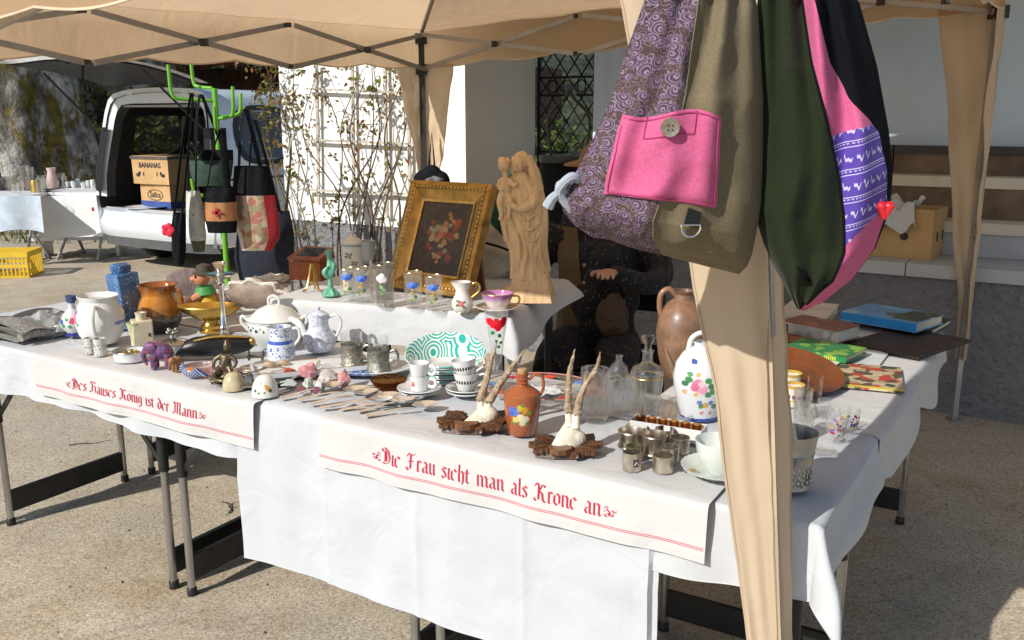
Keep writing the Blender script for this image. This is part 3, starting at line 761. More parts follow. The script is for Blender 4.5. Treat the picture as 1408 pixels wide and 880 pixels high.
def tote(name, label, L, mats, Y, strap, top, th=.05):
    """L: rows (left x, right x, y) from rim to bottom as seen; mats: [(row fraction from, to, material, part)]"""
    rows = [(RX(a, c, Y), RX(b, c, Y)) for a, b, c in L]
    o = (rows[0][0] + rows[0][1]) / 2
    root = thing(name, label, 'bag', o, group='handmade bags on the green coat stand')
    nr = len(rows) - 1
    def pt(s, t, side):
        f = t * nr; i = min(nr - 1, int(f)); g = f - i
        a = rows[i][0].lerp(rows[i + 1][0], g); b = rows[i][1].lerp(rows[i + 1][1], g)
        q = a.lerp(b, s); d = th * (math.sin(math.pi * s) ** .6) * (.45 + .75 * math.sin(math.pi * min(1, t * .9 + .05)))
        w = .006 * math.sin(s * 17 + t * 5) * (1 - t)
        return q + Vector((0, -side * d - w, 0)) - o
    for t0, t1, s0, s1, mt, nm in mats:
        for side in ((1, -1) if nm != 'patch' else (1.12,)):
            MB().grid(lambda a, b: pt(lerp(s0, s1, a), lerp(t0, t1, b), side), 14, max(3, int(12 * (t1 - t0)))).build(nm, mt, root)
    a, b = pt(.18, 0, 1), pt(.82, 0, 1); tp = RX(top[0], top[1], Y + .02) - o
    for k, (c, sd) in enumerate(((a, -.03), (b, .03))):
        MB().tube(crom([c, c.lerp(tp, .55) + Vector((sd * .3, -.01, 0)), tp + Vector((sd * .2, 0, 0))], 6), .022, 8, flat=.22).build('strap', strap, root)
    return root
FELT = M('dark_green_felt', (.03, .06, .045), .95, var=.2, vs=30, sheen=.3)
def print_mat(name, c0, cs, sc, rough=.9, thr=.5):
    m, nt, b, co = base(name, rough, sheen=.1)
    v = nd(nt, 'TexVoronoi', {'Vector': vec(nt, 'ADD', co, vec(nt, 'MULTIPLY', nd(nt, 'TexNoise', {'Vector': co, 'Scale': sc * .8, 'Detail': 3}).outputs['Color'], (.7 / sc, .7 / sc, .7 / sc)).outputs[0]).outputs[0], 'Scale': sc})
    cr_ = nd(nt, 'SeparateColor', {0: v.outputs['Color']})
    n_ = len(cs); colr = nd(nt, 'ValToRGB', {0: cr_.outputs[0]}); colr.color_ramp.interpolation = 'CONSTANT'
    e = colr.color_ramp.elements; e[0].color = (*cs[0], 1); e[0].position = 0; e[1].color = (*cs[-1], 1); e[1].position = (n_ - 1) / n_
    for i, c in enumerate(cs[1:-1]): q = e.new((i + 1) / n_); q.color = (*c, 1)
    k = mth(nt, 'LESS_THAN', v.outputs['Distance'], thr)
    bc = ramp(nt, tex(nt, co, sc * .35, 4), [(.35, tuple(x * .75 for x in c0)), (.65, c0)])
    nt.links.new(mixc(nt, k, bc, colr.outputs[0]), b.inputs['Base Color'])
    bumpit(nt, b, tex(nt, co, 600, 2), .15, .001)
    return m
TAP = print_mat('tapestry_print', (.50, .38, .25), [(.30, .22, .12), (.42, .30, .20), (.5, .42, .33), (.35, .14, .12), (.28, .25, .16)], 26, .95, .8)
REDW = M('red_wool', (.40, .02, .035), .95, sheen=.3); CREAMC = M('cream_canvas', (.66, .60, .52), .95, bump=.2, bs=500, bd=.001)
LEATH = M('tan_leather', (.42, .19, .075), .6, bump=.2, bs=120, bd=.002)
t1 = tote('tapestry_tote', 'long black tote with a brown tapestry panel and red side', [(322, 368, 228), (320, 376, 260), (320, 384, 300), (328, 385, 325), (332, 374, 344)],
          [(0, .30, 0, 1, DEN, 'top_band'), (.30, 1, 0, .14, CREAMC, 'side_panel'), (.30, 1, .14, .78, TAP, 'tapestry_panel'), (.30, 1, .78, 1, REDW, 'side_panel')], 5.72, DEN, (337, 150), .06)
t2_ = tote('black_pouch', 'small black bag with a tan leather band and red cross', [(279, 322, 256), (280, 325, 272), (281, 327, 300), (286, 325, 320)],
           [(0, .40, 0, 1, DEN, 'top_band'), (.40, .72, 0, 1, LEATH, 'leather_band'), (.72, 1, 0, 1, DEN, 'bottom_band')], 5.60, DEN, (303, 178), .05)
cx = RX(303, 291, 5.60) - t2_.location
for a in (0, R(90)):
    MB().box((cx.x, cx.y - .068, cx.z), (.055, .004, .016), Matrix.Translation((cx.x, cx.y, cx.z)) @ Matrix.Rotation(a, 4, 'Y') @ Matrix.Translation((-cx.x, -cx.y, -cx.z))).build('cross_stitch', REDW, t2_)
tote('green_felt_bag', 'dark green felt shoulder bag high on the coat stand', [(260, 320, 206), (260, 321, 222), (262, 319, 240), (270, 314, 256)], [(0, .3, 0, 1, DEN, 'top_band'), (.3, 1, 0, 1, FELT, 'body')], 5.85, DEN, (276, 130), .05)
PALEP = print_mat('pale_print', (.62, .63, .58), [(.7, .7, .66), (.25, .33, .25), (.6, .6, .5)], 40, .9, .3)
tote('pale_print_bag', 'slim pale patterned bag with a dark green patch', [(256, 274, 262), (256, 281, 290), (260, 284, 325), (266, 281, 346)],
     [(0, .75, 0, 1, PALEP, 'body'), (.75, 1, 0, 1, M('olive_cloth', (.09, .10, .06), .95), 'bottom_band')], 5.62, DEN, (268, 140), .04)
tote('black_slim_bag', 'narrow black pouch with red ribbon at the left of the stand', [(238, 255, 292), (236, 256, 310), (236, 256, 345), (240, 252, 365)], [(0, 1, 0, 1, DEN, 'body')], 5.52, DEN, (264, 128), .03)
tote('navy_bag', 'large dark navy bag hanging lowest behind the tapestry tote', [(330, 398, 290), (326, 404, 320), (322, 406, 355), (330, 402, 388)], [(0, 1, 0, 1, M('navy_cloth', (.014, .018, .034), .95), 'body')], 6.1, DEN, (350, 165), .06)
rb = RX(232, 316, 5.5)
bowk = MB()
for a in range(5): bowk.ball((.025 * math.cos(a * 1.26), -.01, .025 * math.sin(a * 1.26)), (.022, .012, .022), 8)
tag(fuse(bowk.build('ribbon_bow', M('red_ribbon', (.6, .02, .05), .8), loc=rb), .006), 'red ribbon rosette pinned beside the narrow black pouch', 'rosette')
pp = RX(268, 204, 5.74); pm = MB()
rnd = random.Random(2)
for i in range(500):
    v = Vector((rnd.gauss(0, 1), rnd.gauss(0, 1), rnd.gauss(0, 1))).normalized(); leaf(pm, v * .02, .035, rnd)
tag(pm.build('pompom', FELT, loc=pp, smooth=0), 'dark green pompom hanging on the felt bag', 'pompom')
# ================================================================== THE CANOPY
def tan_cloth(name, c, trans=.35):
    m, nt, b, co = base(name, .85, spec=.2, sheen=.1)
    f = tex(nt, co, 3.0, 4); col = ramp(nt, f, [(.3, tuple(x * .93 for x in c)), (.7, c)])
    nt.links.new(col, b.inputs['Base Color'])
    h = mth(nt, 'ADD', mth(nt, 'MULTIPLY', tex(nt, vec(nt, 'MULTIPLY', co, (1, 1, .6)).outputs[0], 7, 3, .5, .8), 1.0), mth(nt, 'MULTIPLY', tex(nt, co, 700, 2), .05))
    bn = bumpit(nt, b, h, .32, .02)
    tl = nd(nt, 'BsdfTranslucent', {0: col, 'Normal': bn.outputs[0]}); mx = nd(nt, 'MixShader', {0: trans, 1: b.outputs[0], 2: tl.outputs[0]})
    nt.links.new(mx.outputs[0], nt.nodes['Material Output'].inputs[0])
    return m
TAN = tan_cloth('tan_canvas', (.80, .575, .365), .66); TANL = tan_cloth('tan_drape', (.70, .555, .395), .32)
CA, CB, CC, CD = Vector((.40, 1.68, 0)), Vector((-.56, 5.85, 0)), Vector((2.32, 4.55, 0)), Vector((-2.38, 2.95, 0))
EAVE = {'A': 2.10, 'B': 2.08, 'C': 2.28, 'D': 1.975}
corner = {'A': CA, 'B': CB, 'C': CC, 'D': CD}
mid = (CA + CB + CC + CD) / 4; PEAK = Vector((mid.x, mid.y, 2.95))
tent = thing('canopy_tent', 'tan pop-up canopy tent with scissor frame over the stall', 'canopy', (mid.x, mid.y, 0))
TM = Vector((mid.x, mid.y, 0))
def top(n): return Vector((corner[n].x, corner[n].y, EAVE[n])) - TM
ring = ['A', 'D', 'B', 'C']
STEEL = M('grey_tube', (.36, .35, .34), .45, .7, var=.08); JOINT = M('black_joint', (.02, .02, .02), .5)
FOOTPOS = {'A': Vector((.555, 1.60, 0)), 'B': CB, 'C': CC, 'D': CD}
for i, a in enumerate(ring):
    b = ring[(i + 1) % 4]; A, B = top(a), top(b); pk = PEAK - TM
    # roof panel, sagging a little between the ridges
    def rf_(s, t, A=A, B=B, pk=pk):
        e = A.lerp(B, s); q = e.lerp(pk, t)
        return q + Vector((0, 0, -.16 * math.sin(math.pi * t) * (.4 + .6 * math.sin(math.pi * s)) + .004 * math.sin(s * 40 + t * 9) * math.sin(math.pi * s)))
    MB().grid(rf_, 24, 14).build('roof_panel', TAN, tent)
    nrm = (B - A).cross(Vector((0, 0, 1))).normalized()
    if nrm.dot((A + B) / 2) < 0: nrm = -nrm
    def vf(s, t, A=A, B=B, nrm=nrm):
        q = A.lerp(B, s); sc = .022 * abs(math.sin(math.pi * s * 7)) - .022
        return q + nrm * (.025 * min(1, t * 5) + .008 * math.sin(s * 31) * t) + Vector((0, 0, -(.24 + sc) * t + .012))
    va = MB().grid(vf, 84, 5).build('valance', TAN, tent)
    MB().tube([vf(k / 84, 1) for k in range(85)], .004, 5).build('hem', M('hem_pale', (.72, .60, .44), .9), va)
    # scissor trusses
    nx = 3
    for k in range(nx):
        p0, p1 = A.lerp(B, (k + .02) / nx), A.lerp(B, (k + .98) / nx); ins = -nrm * .03
        lo0, lo1, hi0, hi1 = (p + ins + Vector((0, 0, z)) for p, z in ((p0, -.235), (p1, -.235), (p0, -.03), (p1, -.03)))
        MB().bar(lo0, hi1, .012, .024).build('truss_bar', STEEL, tent, smooth=0); MB().bar(hi0 - nrm * .016, lo1 - nrm * .016, .012, .024).build('truss_bar', STEEL, tent, smooth=0)
        MB().bar((lo0 + hi1) / 2 - nrm * .03 - Vector((0, 0, .02)), (lo0 + hi1) / 2 - nrm * .03 + Vector((0, 0, .014)), .034, .03).build('joint', JOINT, tent)
        for q in (lo1, hi1):
            if k < nx - 1: MB().bar(q - nrm * .02 - Vector((0, 0, .011)), q - nrm * .02 + Vector((0, 0, .011)), .026, .026).build('joint', JOINT, tent)
for a in ring:
    t_ = top(a); f = FOOTPOS[a] - TM
    foot = Vector((f.x, f.y, 0)); md = foot.lerp(t_, .55)
    p = MB().bar(foot, md, .026, .026).build('pole', M('galvanised', (.44, .45, .47), .4, .8), tent, smooth=0)
    MB().bar(foot + Vector((0, 0, -.0)), foot + Vector((0, 0, .012)), .06, .06).build('foot_plate', STEEL, p, smooth=0)
    for k in range(5): MB().ball(md + (foot - md) * (.03 + .05 * k) + Vector((-.005, -.0135, 0)), (.004, .003, .004), 8).build('pole_hole', JOINT, p)
    MB().bar(md, t_ + Vector((0, 0, -.02)), .034, .034).build('pole', STEEL if a != 'B' else JOINT, tent, smooth=0)
    for z in (-.05, -.235): MB().bar(t_ + Vector((0, 0, z - .03)), t_ + Vector((0, 0, z + .03)), .07, .07).build('corner_bracket', JOINT, tent)
for a in ring: MB().bar(top(a) + Vector((0, 0, -.02)), PEAK - TM + Vector((0, 0, -.25)), .018, .022).build('rafter', STEEL, tent, smooth=0)
MB().tube([PEAK - TM + Vector((0, 0, -.35)), PEAK - TM + Vector((0, 0, -.02))], .02, 10).build('peak_post', STEEL, tent)
# tapering corner drapes: two flaps meeting at each pole
def drape_leg(a, n1, n2, tab1, tab2, z1, seed):
    T = Vector((corner[a].x, corner[a].y, EAVE[a] - .20)); F0 = FOOTPOS[a]; rnd = random.Random(seed)
    for nb, tab in ((n1, tab1), (n2, tab2)):
        d = (corner[nb] - corner[a]).normalized(); inw = (mid - corner[a]).normalized()
        out = Vector((d.y, -d.x, 0)); out = out if out.dot(inw) < 0 else -out
        def fn(s, t):
            z = lerp(T.z, z1, t); c = F0.lerp(T, z / T.z); w = interp(tab, t)
            fold = .007 * math.sin(s * 6 + t * 3 + seed) * (.3 + s) * min(1, w * 6) + .0025 * math.sin(s * 15 + t * 9) + .016 * noise.noise(Vector((s * 1.5, t * 7, seed))) * min(1, w * 8) + .005 * noise.noise(Vector((s * 4, t * 22, seed)))
            return Vector((c.x, c.y, z)) + d * (lerp(-.026, w, s)) + out * (.024 + fold) - TM
        o = MB().grid(fn, 16, 46).build('corner_drape', TANL, tent)
        MB().tube([fn(1, k / 46) for k in range(47)], .0028, 5).build('drape_hem', TANL, o)
drape_leg('A', 'D', 'C', [(0, .25), (.1, .215), (.35, .118), (.5, .075), (.78, .036), (1, .025)], [(0, .14), (.25, .10), (.45, .07), (.7, .05), (1, .04)], .12, 1)
drape_leg('B', 'D', 'C', [(0, .20), (.4, .14), (.7, .05), (1, .03)], [(0, .20), (.4, .16), (.7, .13), (1, .08)], 1.12, 2)
drape_leg('C', 'B', 'A', [(0, .26), (.3, .17), (.6, .10), (.85, .03), (1, .02)], [(0, .26), (.3, .2), (.6, .09), (1, .03)], .33, 3)
drape_leg('D', 'B', 'A', [(0, .3), (.4, .16), (1, .04)], [(0, .3), (.4, .16), (1, .04)], .4, 4)

# ================================================================== THE FOLDING TABLES
LEGM = M('chromed_leg', (.40, .40, .40), .3, .85, var=.1); LBLK = M('black_frame', (.012, .012, .013), .5)
BOARD = M('table_board', (.62, .60, .56), .6)
def folding_table(label, u, v, L=1.0, D=.58, rz=0, top_z=.752, strut=True):
    t = thing('folding_table', label, 'table', W(u, v), ROW + rz, 'folding tables of the stall')
    MB().box((0, 0, top_z - .014), (L, D, .028)).build('tabletop', BOARD, t, smooth=0)
    MB().box((0, 0, top_z - .05), (L - .05, D - .05, .035)).build('apron', LBLK, t, smooth=0)
    for sx in (-1, 1):
        x = sx * (L / 2 - .035)
        for sy in (-1, 1):
            y = sy * (D / 2 - .035)
            l = MB().tube([(x, y, 0), (x, y, top_z * .62)], .013, 10).build('leg', LEGM, t)
            MB().tube([(x, y, top_z * .56), (x, y, top_z - .06)], .017, 10).build('leg_sleeve', LBLK, l)
            MB().lathe([(0, 0), (.017, 0), (.017, .025), (.013, .03)], 10, (x, y, 0)).build('foot_cap', LBLK, l)
            if strut:
                MB().bar((x, y, top_z * .58), (x - sx * .24, y, top_z - .07), .006, .02).build('strut', LBLK, t, smooth=0)
        MB().box((x, 0, .095), (.018, D - .07, .085)).build('cross_plate', LBLK, t, smooth=0)
    return t
folding_table('black framed folding table at the right end of the front row', .51, .30)
folding_table('black framed folding table in the middle of the front row', 1.525, .30)
folding_table('black framed folding table at the left end of the front row', 2.555, .30, 1.02)
folding_table('black framed folding table behind the left end of the row', 2.53, .93, 1.02)
folding_table('black framed folding table running back along the right side', .31, 1.25, 1.26, .58, R(90))
RAISED = R(12)
rt = folding_table('taller black framed folding table carrying the wooden statue', 1.78, 1.13, .9, .70, -R(13), .892, False)

# ---- table linen
def linen(name, c=(.545, .56, .58), creases=(), trans=.12):
    m, nt, b, co = base(name, .9, spec=.2, sheen=.15)
    col = ramp(nt, tex(nt, co, 4, 4), [(.3, tuple(x * .95 for x in c)), (.7, c)])
    nt.links.new(col, b.inputs['Base Color'])
    wv = mth(nt, 'ADD', mth(nt, 'MULTIPLY', tex(nt, co, 6, 3, .5, .8), 1.0), mth(nt, 'MULTIPLY', tex(nt, co, 900, 2), .04))
    wv = mth(nt, 'ADD', wv, mth(nt, 'MULTIPLY', tex(nt, co, 30, 2, .5, .3), .07))
    bumpit(nt, b, wv, .5, .022)
    return m
LIN = linen('white_linen'); LIN2 = linen('old_white_linen', (.565, .56, .555)); LINB = linen('bluish_linen', (.545, .57, .60))
def covering(name, label, u0, u1, vb, drop, z, mat, off=0.0, nu=60, seed=0, ru=None, rdrop=0.0, creases=(), wave=.008, lu=None, ang=0, org=None, amp=.0022):
    """cloth lying on a table from v = vb to the front edge v = 0 and hanging down; ru: hangs over the right end too"""
    nb = 14; nh = 16; dmax = max(drop(k / 20) for k in range(21))
    def pt(a, b):
        # a: along (0 right, 1 left), b: 0 back .. 1 hem
        ext = rdrop if ru else 0
        uu = lerp(u0 - ext, u1, a); fr = (u0 - uu) if ru else 0            # beyond the right end
        f = max(0, min(1, (uu - u0) / (u1 - u0)))
        dr = drop(f); flat = vb; tot = flat + dr
        s = b * tot; bv = s - flat                                          # beyond the front edge
        nn = noise.noise(Vector((uu * 5, s * 5, seed))) * amp + noise.noise(Vector((uu * 14, s * 14, seed + 3))) * amp * .5
        cre = sum(.005 * math.exp(-abs(uu - c) / .012) for c in creases)
        if creases:
            zz_ = [(c, .016 * (k % 2)) for k, c in enumerate(sorted(creases))]; zz_ = [(zz_[0][0] - .33, .016)] + zz_ + [(zz_[-1][0] + .33, .016 * (len(zz_) % 2))]
            for (ca, ha), (cb, hb_) in zip(zz_, zz_[1:]):
                if ca <= uu <= cb: cre += lerp(ha, hb_, (uu - ca) / (cb - ca)) * min(1, max(0, s - flat) / .2)
        av, fv = max(0, fr), max(0, bv)
        r_ = math.hypot(av, fv)
        u = max(uu, u0) if ru else uu; v = -min(0, bv)
        zz = z + nn; q = W(u, v)
        if r_ > 0:
            da, df = (av / r_, fv / r_)
            o = min(.012, r_) + off + .10 * min(av, fv) * 4.5 + (wave * (math.sin(uu * 15 + seed) + .6 * math.sin(uu * 33 + seed * 2) + .5 * math.sin(s * 9 + uu * 4)) + .012) * min(1, r_ / .12) + cre + .006 * noise.noise(Vector((uu * 9, s * 5, seed + 7))) * min(1, r_ / .1) - .010 * abs(noise.noise(Vector((uu * 4 + s * 3, s * 4 - uu * 2, seed + 11)))) * min(1, r_ / .1) + .004 * math.exp(-abs(r_ - .24) / .012) * (len(creases) > 0) + wave * .7 * math.sin(s * 15 + seed) * (av > 0) * min(1, av / .1)
            q = q + E1 * (o * da) - E2 * (o * df)
            h = max(0, r_ - .006)
            zz = z + nn * max(0, 1 - r_ * 20) - h - .0004
        return Vector((q.x, q.y, zz))
    mb = MB()
    rows = [k / nb * .86 for k in range(nb)] + [.86 + .14 * k / nh for k in range(nh + 1)]
    bs = []
    for k in range(nb + 1): bs.append(('f', k / nb))
    fl = []
    def pr(a, j):
        f = max(0, min(1, (lerp(u0 - (rdrop if ru else 0), u1, a) - u0) / (u1 - u0)))
        tot = vb + drop(f); fb = vb / tot
        if j <= nb: b = fb * j / nb
        else:
            g = (j - nb) / nh; b = fb + (1 - fb) * g ** 1.25
        return pt(a, b)
    av_ = []
    if ru:
        kx = 14
        ar = rdrop / (u1 - u0 + rdrop)
        av_ = [ar * (k / kx) for k in range(kx)] + [ar + (1 - ar) * k / nu for k in range(nu + 1)]
    else: av_ = [k / nu for k in range(nu + 1)]
    vs_ = [pr(a, j) for j in range(nb + nh + 1) for a in av_]; w = len(av_)
    mb.add(vs_, [(j * w + i, j * w + i + 1, (j + 1) * w + i + 1, (j + 1) * w + i) for j in range(nb + nh) for i in range(w - 1)])
    o = mb.build(name, mat, smooth=60)
    tag(o, label, 'tablecloth' if 'towel' not in name else 'towel')
    MB().tube([pr(a, nb + nh) for a in av_], .0018, 5).build('hem', mat, o)
    return o, pt
covering('tablecloth', 'white tablecloth over the left front table with a short hem', 1.55, 3.4, .60, lambda f: .178 + .010 * math.sin(f * 9), .7535, LINB, 0, 56, 1, wave=.009)
covering('tablecloth', 'white cloth hanging long over the middle of the front row', .325, 1.625, .62, lambda f: .495 + .004 * math.sin(f * 5), .7575, linen('creased_linen', (.525, .55, .58)), .003, 210, 2, creases=(1.30, .985, .672), wave=.0032)
covering('tablecloth', 'white cloth over the right table drooping at the front right corner', .0, 1.25, .64, lambda f: .165 + .02 * math.sin(f * 6), .7535, LIN, 0, 60, 3, ru=True, rdrop=.155, wave=.008)
def side_cloth():
    def fn(a, b):                                                           # along v, right side table
        v = lerp(.60, 1.93, b); s = lerp(0, .75, a); u = .60 - s; nn = noise.noise(Vector((u * 6, v * 6, 4))) * .002
        z0 = .7595 - .0045 * (1 - min(1, (v - .60) / .12))
        if u > 0: return W(u, v, z0 + nn * min(1, (v - .6) * 8))
        h = -u; far = .05 * math.sin(v * 8) * h / .15
        e_ = min(1, max(0, (v - .58) / .25)); wv = (.012 * math.sin(v * 13) * min(1, h / .08) + .012) * e_ + .004
        return W(-min(.012, h) - wv - h * .10 * e_, v + .3 * h * max(0, b - .8), z0 - max(0, h - .004) * (1 + .25 * math.sin(v * 9)))
    return MB().grid(fn, 50, 60).build('tablecloth', LIN2, smooth=60)
tag(side_cloth(), 'white cloth over the right side table with the books', 'tablecloth')
def back_left():
    def fn(a, b):
        u = lerp(2.0, 3.12, a); v = lerp(1.24, .55, b)
        return W(u, v, .7535 + noise.noise(Vector((u * 6, v * 6, 9))) * .002 + (.004 if b > .95 else 0))
    return MB().grid(fn, 40, 24).build('tablecloth', LIN2, smooth=60)
tag(back_left(), 'white cloth on the table behind the silver candlestick', 'tablecloth')
# raised table: cloth hangs at the front and over the right end
RO = P(697, 433, .90); RM = Matrix.Translation((RO.x, RO.y, 0)) @ Matrix.Rotation(ROW + R(13), 4, 'Z')
rt.location = RM @ Vector((-.46, .37, 0)); rt.rotation_euler = (0, 0, ROW + R(13))
def raised(a, b):
    L, D, fd, rd = .92, .74, .148, .13
    s = lerp(-rd, L, a); t = lerp(-fd, D, b); av, fv = max(0, -s), max(0, -t); r_ = math.hypot(av, fv)
    x, y = -max(0, s), max(0, t); z = .9005 + noise.noise(Vector((s * 6, t * 6, 2))) * .0022
    if r_ > 0:
        da, df = av / r_, fv / r_
        o = min(.012, r_) + .5 * min(av, fv) + (.008 * math.sin(s * 12) * df + .03 * math.sin(t * 8 + 1) * da + .016) * min(1, r_ / .1) + .35 * av * da * (t > 0) * min(1, t * 2)
        x += o * da; y -= o * df * (.4 if da == 0 else 1)
        z = .9005 - max(0, r_ - .005)
        if av > 0: z += .45 * av * max(0, t / D)
        z = max(z, .764 if t < 0 and da < .3 else .6)
    return RM @ Vector((x, y, z))
o = MB().grid(raised, 74, 60).build('tablecloth', LIN, smooth=60); tag(o, 'white cloth draped over the raised table under the statue', 'tablecloth')

# ---- embroidered towels with verse
RED = M('red_thread', (.55, .012, .05), .9, var=.15, vs=200, bump=.3, bs=900, bd=.001)
GL = {'e': (2.9, [[(.2, 1), (.2, 4), (1.4, 5), (2.4, 4), (.5, 2.5)], [(.2, 1), (1.2, 0), (2.5, .9)]]),
      's': (2.7, [[(2.2, 4.2), (1.2, 5), (.3, 4), (2.1, 1.7), (2.0, .6), (1, 0), (.1, .8)]]),
      'a': (3.2, [[(.3, 4.3), (1.2, 5), (2.2, 4.2), (2.2, .6), (2.8, 0)], [(2.2, 2.8), (.6, 2.2), (.3, 1), (1, 0), (2.2, .9)]]),
      'u': (3.3, [[(0, 4.6), (.5, 5), (.5, .8), (1.2, 0), (2.4, 1)], [(2.4, 5), (2.4, .6), (3, 0)]]),
      'n': (3.4, [[(0, 4.6), (.5, 5), (.5, .3), (.9, 0)], [(.5, 4), (1.7, 5), (2.5, 4.2), (2.5, .6), (3.1, 0)]]),
      'm': (5.4, [[(0, 4.6), (.5, 5), (.5, .3), (.9, 0)], [(.5, 4), (1.7, 5), (2.5, 4.2), (2.5, .3), (2.9, 0)], [(2.5, 4), (3.7, 5), (4.5, 4.2), (4.5, .6), (5.1, 0)]]),
      'i': (1.5, [[(0, 4.6), (.5, 5), (.5, .5), (1.1, 0)], [(.3, 6.5), (.7, 6.9)]]),
      't': (2.1, [[(.8, 6.3), (.6, 5.5), (.6, .7), (1.3, 0), (1.8, .5)], [(0, 4.8), (1.8, 4.8)]]),
      'd': (3.1, [[(.2, 1), (.2, 4), (1.2, 4.9), (2.4, 4), (2.4, 1), (1.3, 0), (.2, 1)], [(2.4, 4), (1.7, 6), (.3, 7.3)]]),
      'r': (2.3, [[(0, 4.6), (.5, 5), (.5, .3), (.9, 0)], [(.5, 4), (1.3, 5), (2, 4.4)]]),
      'g': (2.9, [[(.2, 1.4), (.2, 4), (1.2, 5), (2.3, 4.2), (2.3, -1.2), (1.3, -2.2), (.1, -1.4)], [(.2, 1.4), (1, .6), (2.3, 1.4)]]),
      'h': (3.3, [[(.2, 7.4), (.6, 7.7), (.6, .3), (1, 0)], [(.6, 4), (1.8, 5), (2.6, 4), (2.6, .5), (2, -1)]]),
      'l': (1.5, [[(0, 7.4), (.5, 7.7), (.5, .6), (1.1, 0)]]),
      'o': (3.0, [[(.2, 1), (.2, 4), (1.3, 5), (2.4, 4), (2.4, 1), (1.3, 0), (.2, 1)]]),
      'D': (5.0, [[(.2, .5), (1.2, 0), (3.4, .8), (4.3, 3), (3.5, 6), (1.4, 7.6), (-.2, 6.8), (.3, 5.6), (.9, 6)], [(1.5, 6.4), (1.5, 1)], [(2.3, 5.8), (2.3, 1.4)]]),
      'H': (5.2, [[(-.3, 6.2), (.6, 7.7), (1.5, 6.8), (1.5, 1), (.4, 0), (-.4, .9), (.2, 1.5)], [(1.5, 4), (3.2, 5), (4.2, 4), (4.2, 1), (3.2, -.6)], [(1.5, 6.8), (3, 7.8), (4.1, 6.9), (3.6, 6.2)]]),
      'K': (5.2, [[(-.3, 6.2), (.6, 7.7), (1.5, 6.8), (1.5, .8), (.4, 0), (-.4, .9), (.2, 1.5)], [(1.6, 4), (3.0, 7.2), (4.2, 7), (3.9, 6.2)], [(1.6, 4.3), (3.1, 3.5), (3.5, .7), (4.5, 0)]]),
      'M': (6.6, [[(-.2, 6.4), (.6, 7.7), (1.4, 6.9), (1.4, .8), (.4, 0), (-.4, .8)], [(1.4, 6.6), (2.7, 7.7), (3.3, 6.9), (3.3, .3)], [(3.3, 6.6), (4.6, 7.7), (5.3, 6.9), (5.3, .6), (6.1, 0)]]),
      'F': (4.6, [[(-.2, 6.0), (.8, 7.6), (2.4, 7.0), (4.2, 7.6)], [(1.8, 7), (1.8, 1), (.8, 0), (-.2, .8), (.3, 1.5)], [(.6, 4), (3.2, 4.3)]]), ' ': (2.6, [])}
GL['ö'] = (3.0, GL['o'][1] + [[(.3, 6.2), (.9, 6.9)], [(1.6, 6.2), (2.2, 6.9)]])
def stroke(mb, pts, nib, fn, sub=3):
    pts = [Vector((p[0], p[1], 0)) for p in pts]; dens = []
    for p, q in zip(pts, pts[1:]):
        for k in range(sub): dens.append(p.lerp(q, k / sub))
    dens.append(pts[-1])
    vs_ = []
    for p in dens:
        for sgn in (-1, 1): vs_.append(fn(p.x + nib[0] * sgn, p.y + nib[1] * sgn))
    mb.add(vs_, [(2 * i, 2 * i + 1, 2 * i + 3, 2 * i + 2) for i in range(len(dens) - 1)])
def towel(label, verse, u0, u1, vb, drop, z, seed, tu0, tu1, tz, size, off=.014):
    o, pt = covering('verse_towel', label, u0, u1, vb, lambda f: drop, z, LIN2, off, 64, seed, wave=.0035)
    tot = vb + drop
    def surf(u, below, lift):                                               # a point on the hanging part
        a = (u - u0) / (u1 - u0); b = (vb + below) / tot
        return pt(a, b) - E2 * lift
    words = sum(GL[c][0] + .35 for c in verse); sc = (tu1 - tu0) / words
    mb = MB(); cx_ = 0
    for c in verse:
        w, strokes = GL[c]
        for s_ in strokes: stroke(mb, s_, (.33, .24), lambda x, y: surf(tu1 - (cx_ + x) * sc, tz - y * size, .0022))
        cx_ += w + .35
    mb.build('lettering', RED, o, smooth=0)
    for e, sg in ((tu1 + .008, 1), (tu0 - .004, -1)):
        fl_ = MB()
        for cu in ([(0, 2.2), (1.2, 3.6), (2.6, 2.6), (3.8, 3.4), (5, 2.6), (5.8, 3.6)], [(0.4, 1.4), (1.4, .4), (2.4, 1.2), (1.9, 2), (1.4, 1.5)], [(2.6, 2.6), (3.2, 1.2), (4.2, 1), (4.4, 1.8), (3.8, 1.9)], [(0, 3.6), (.8, 4.6), (1.8, 4.2)]):
            cp = [(p.x, p.y) for p in crom([Vector((a_, b_, 0)) for a_, b_ in cu], 5)]
            stroke(fl_, cp, (.22, .16), lambda x, y: surf(e + sg * x * sc * .9, tz - y * size, .0022), 1)
        fl_.build('flourish', RED, o, smooth=0)
    for dz in (.030, .034):
        st = MB(); stroke(st, [(k / 60, 0) for k in range(61)], (0, .0007), lambda x, y: surf(lerp(u0 + .004, u1 - .004, max(0, min(1, x))), drop - dz + .002 - y, .0016), 1); st.build('red_line', RED, o, smooth=0)
    return o
towel('white towel embroidered in red with Des Hauses König ist der Mann', 'Des Hauses König ist der Mann', 1.552, 2.60, .13, .140, .7615, 5, 1.78, 2.385, .088, .0047, .026)
towel('white towel embroidered in red with Die Frau sieht man als Krone an', 'Die Frau sieht man als Krone an', .215, 1.30, .10, .137, .7625, 6, .455, 1.08, .086, .0056, .030)
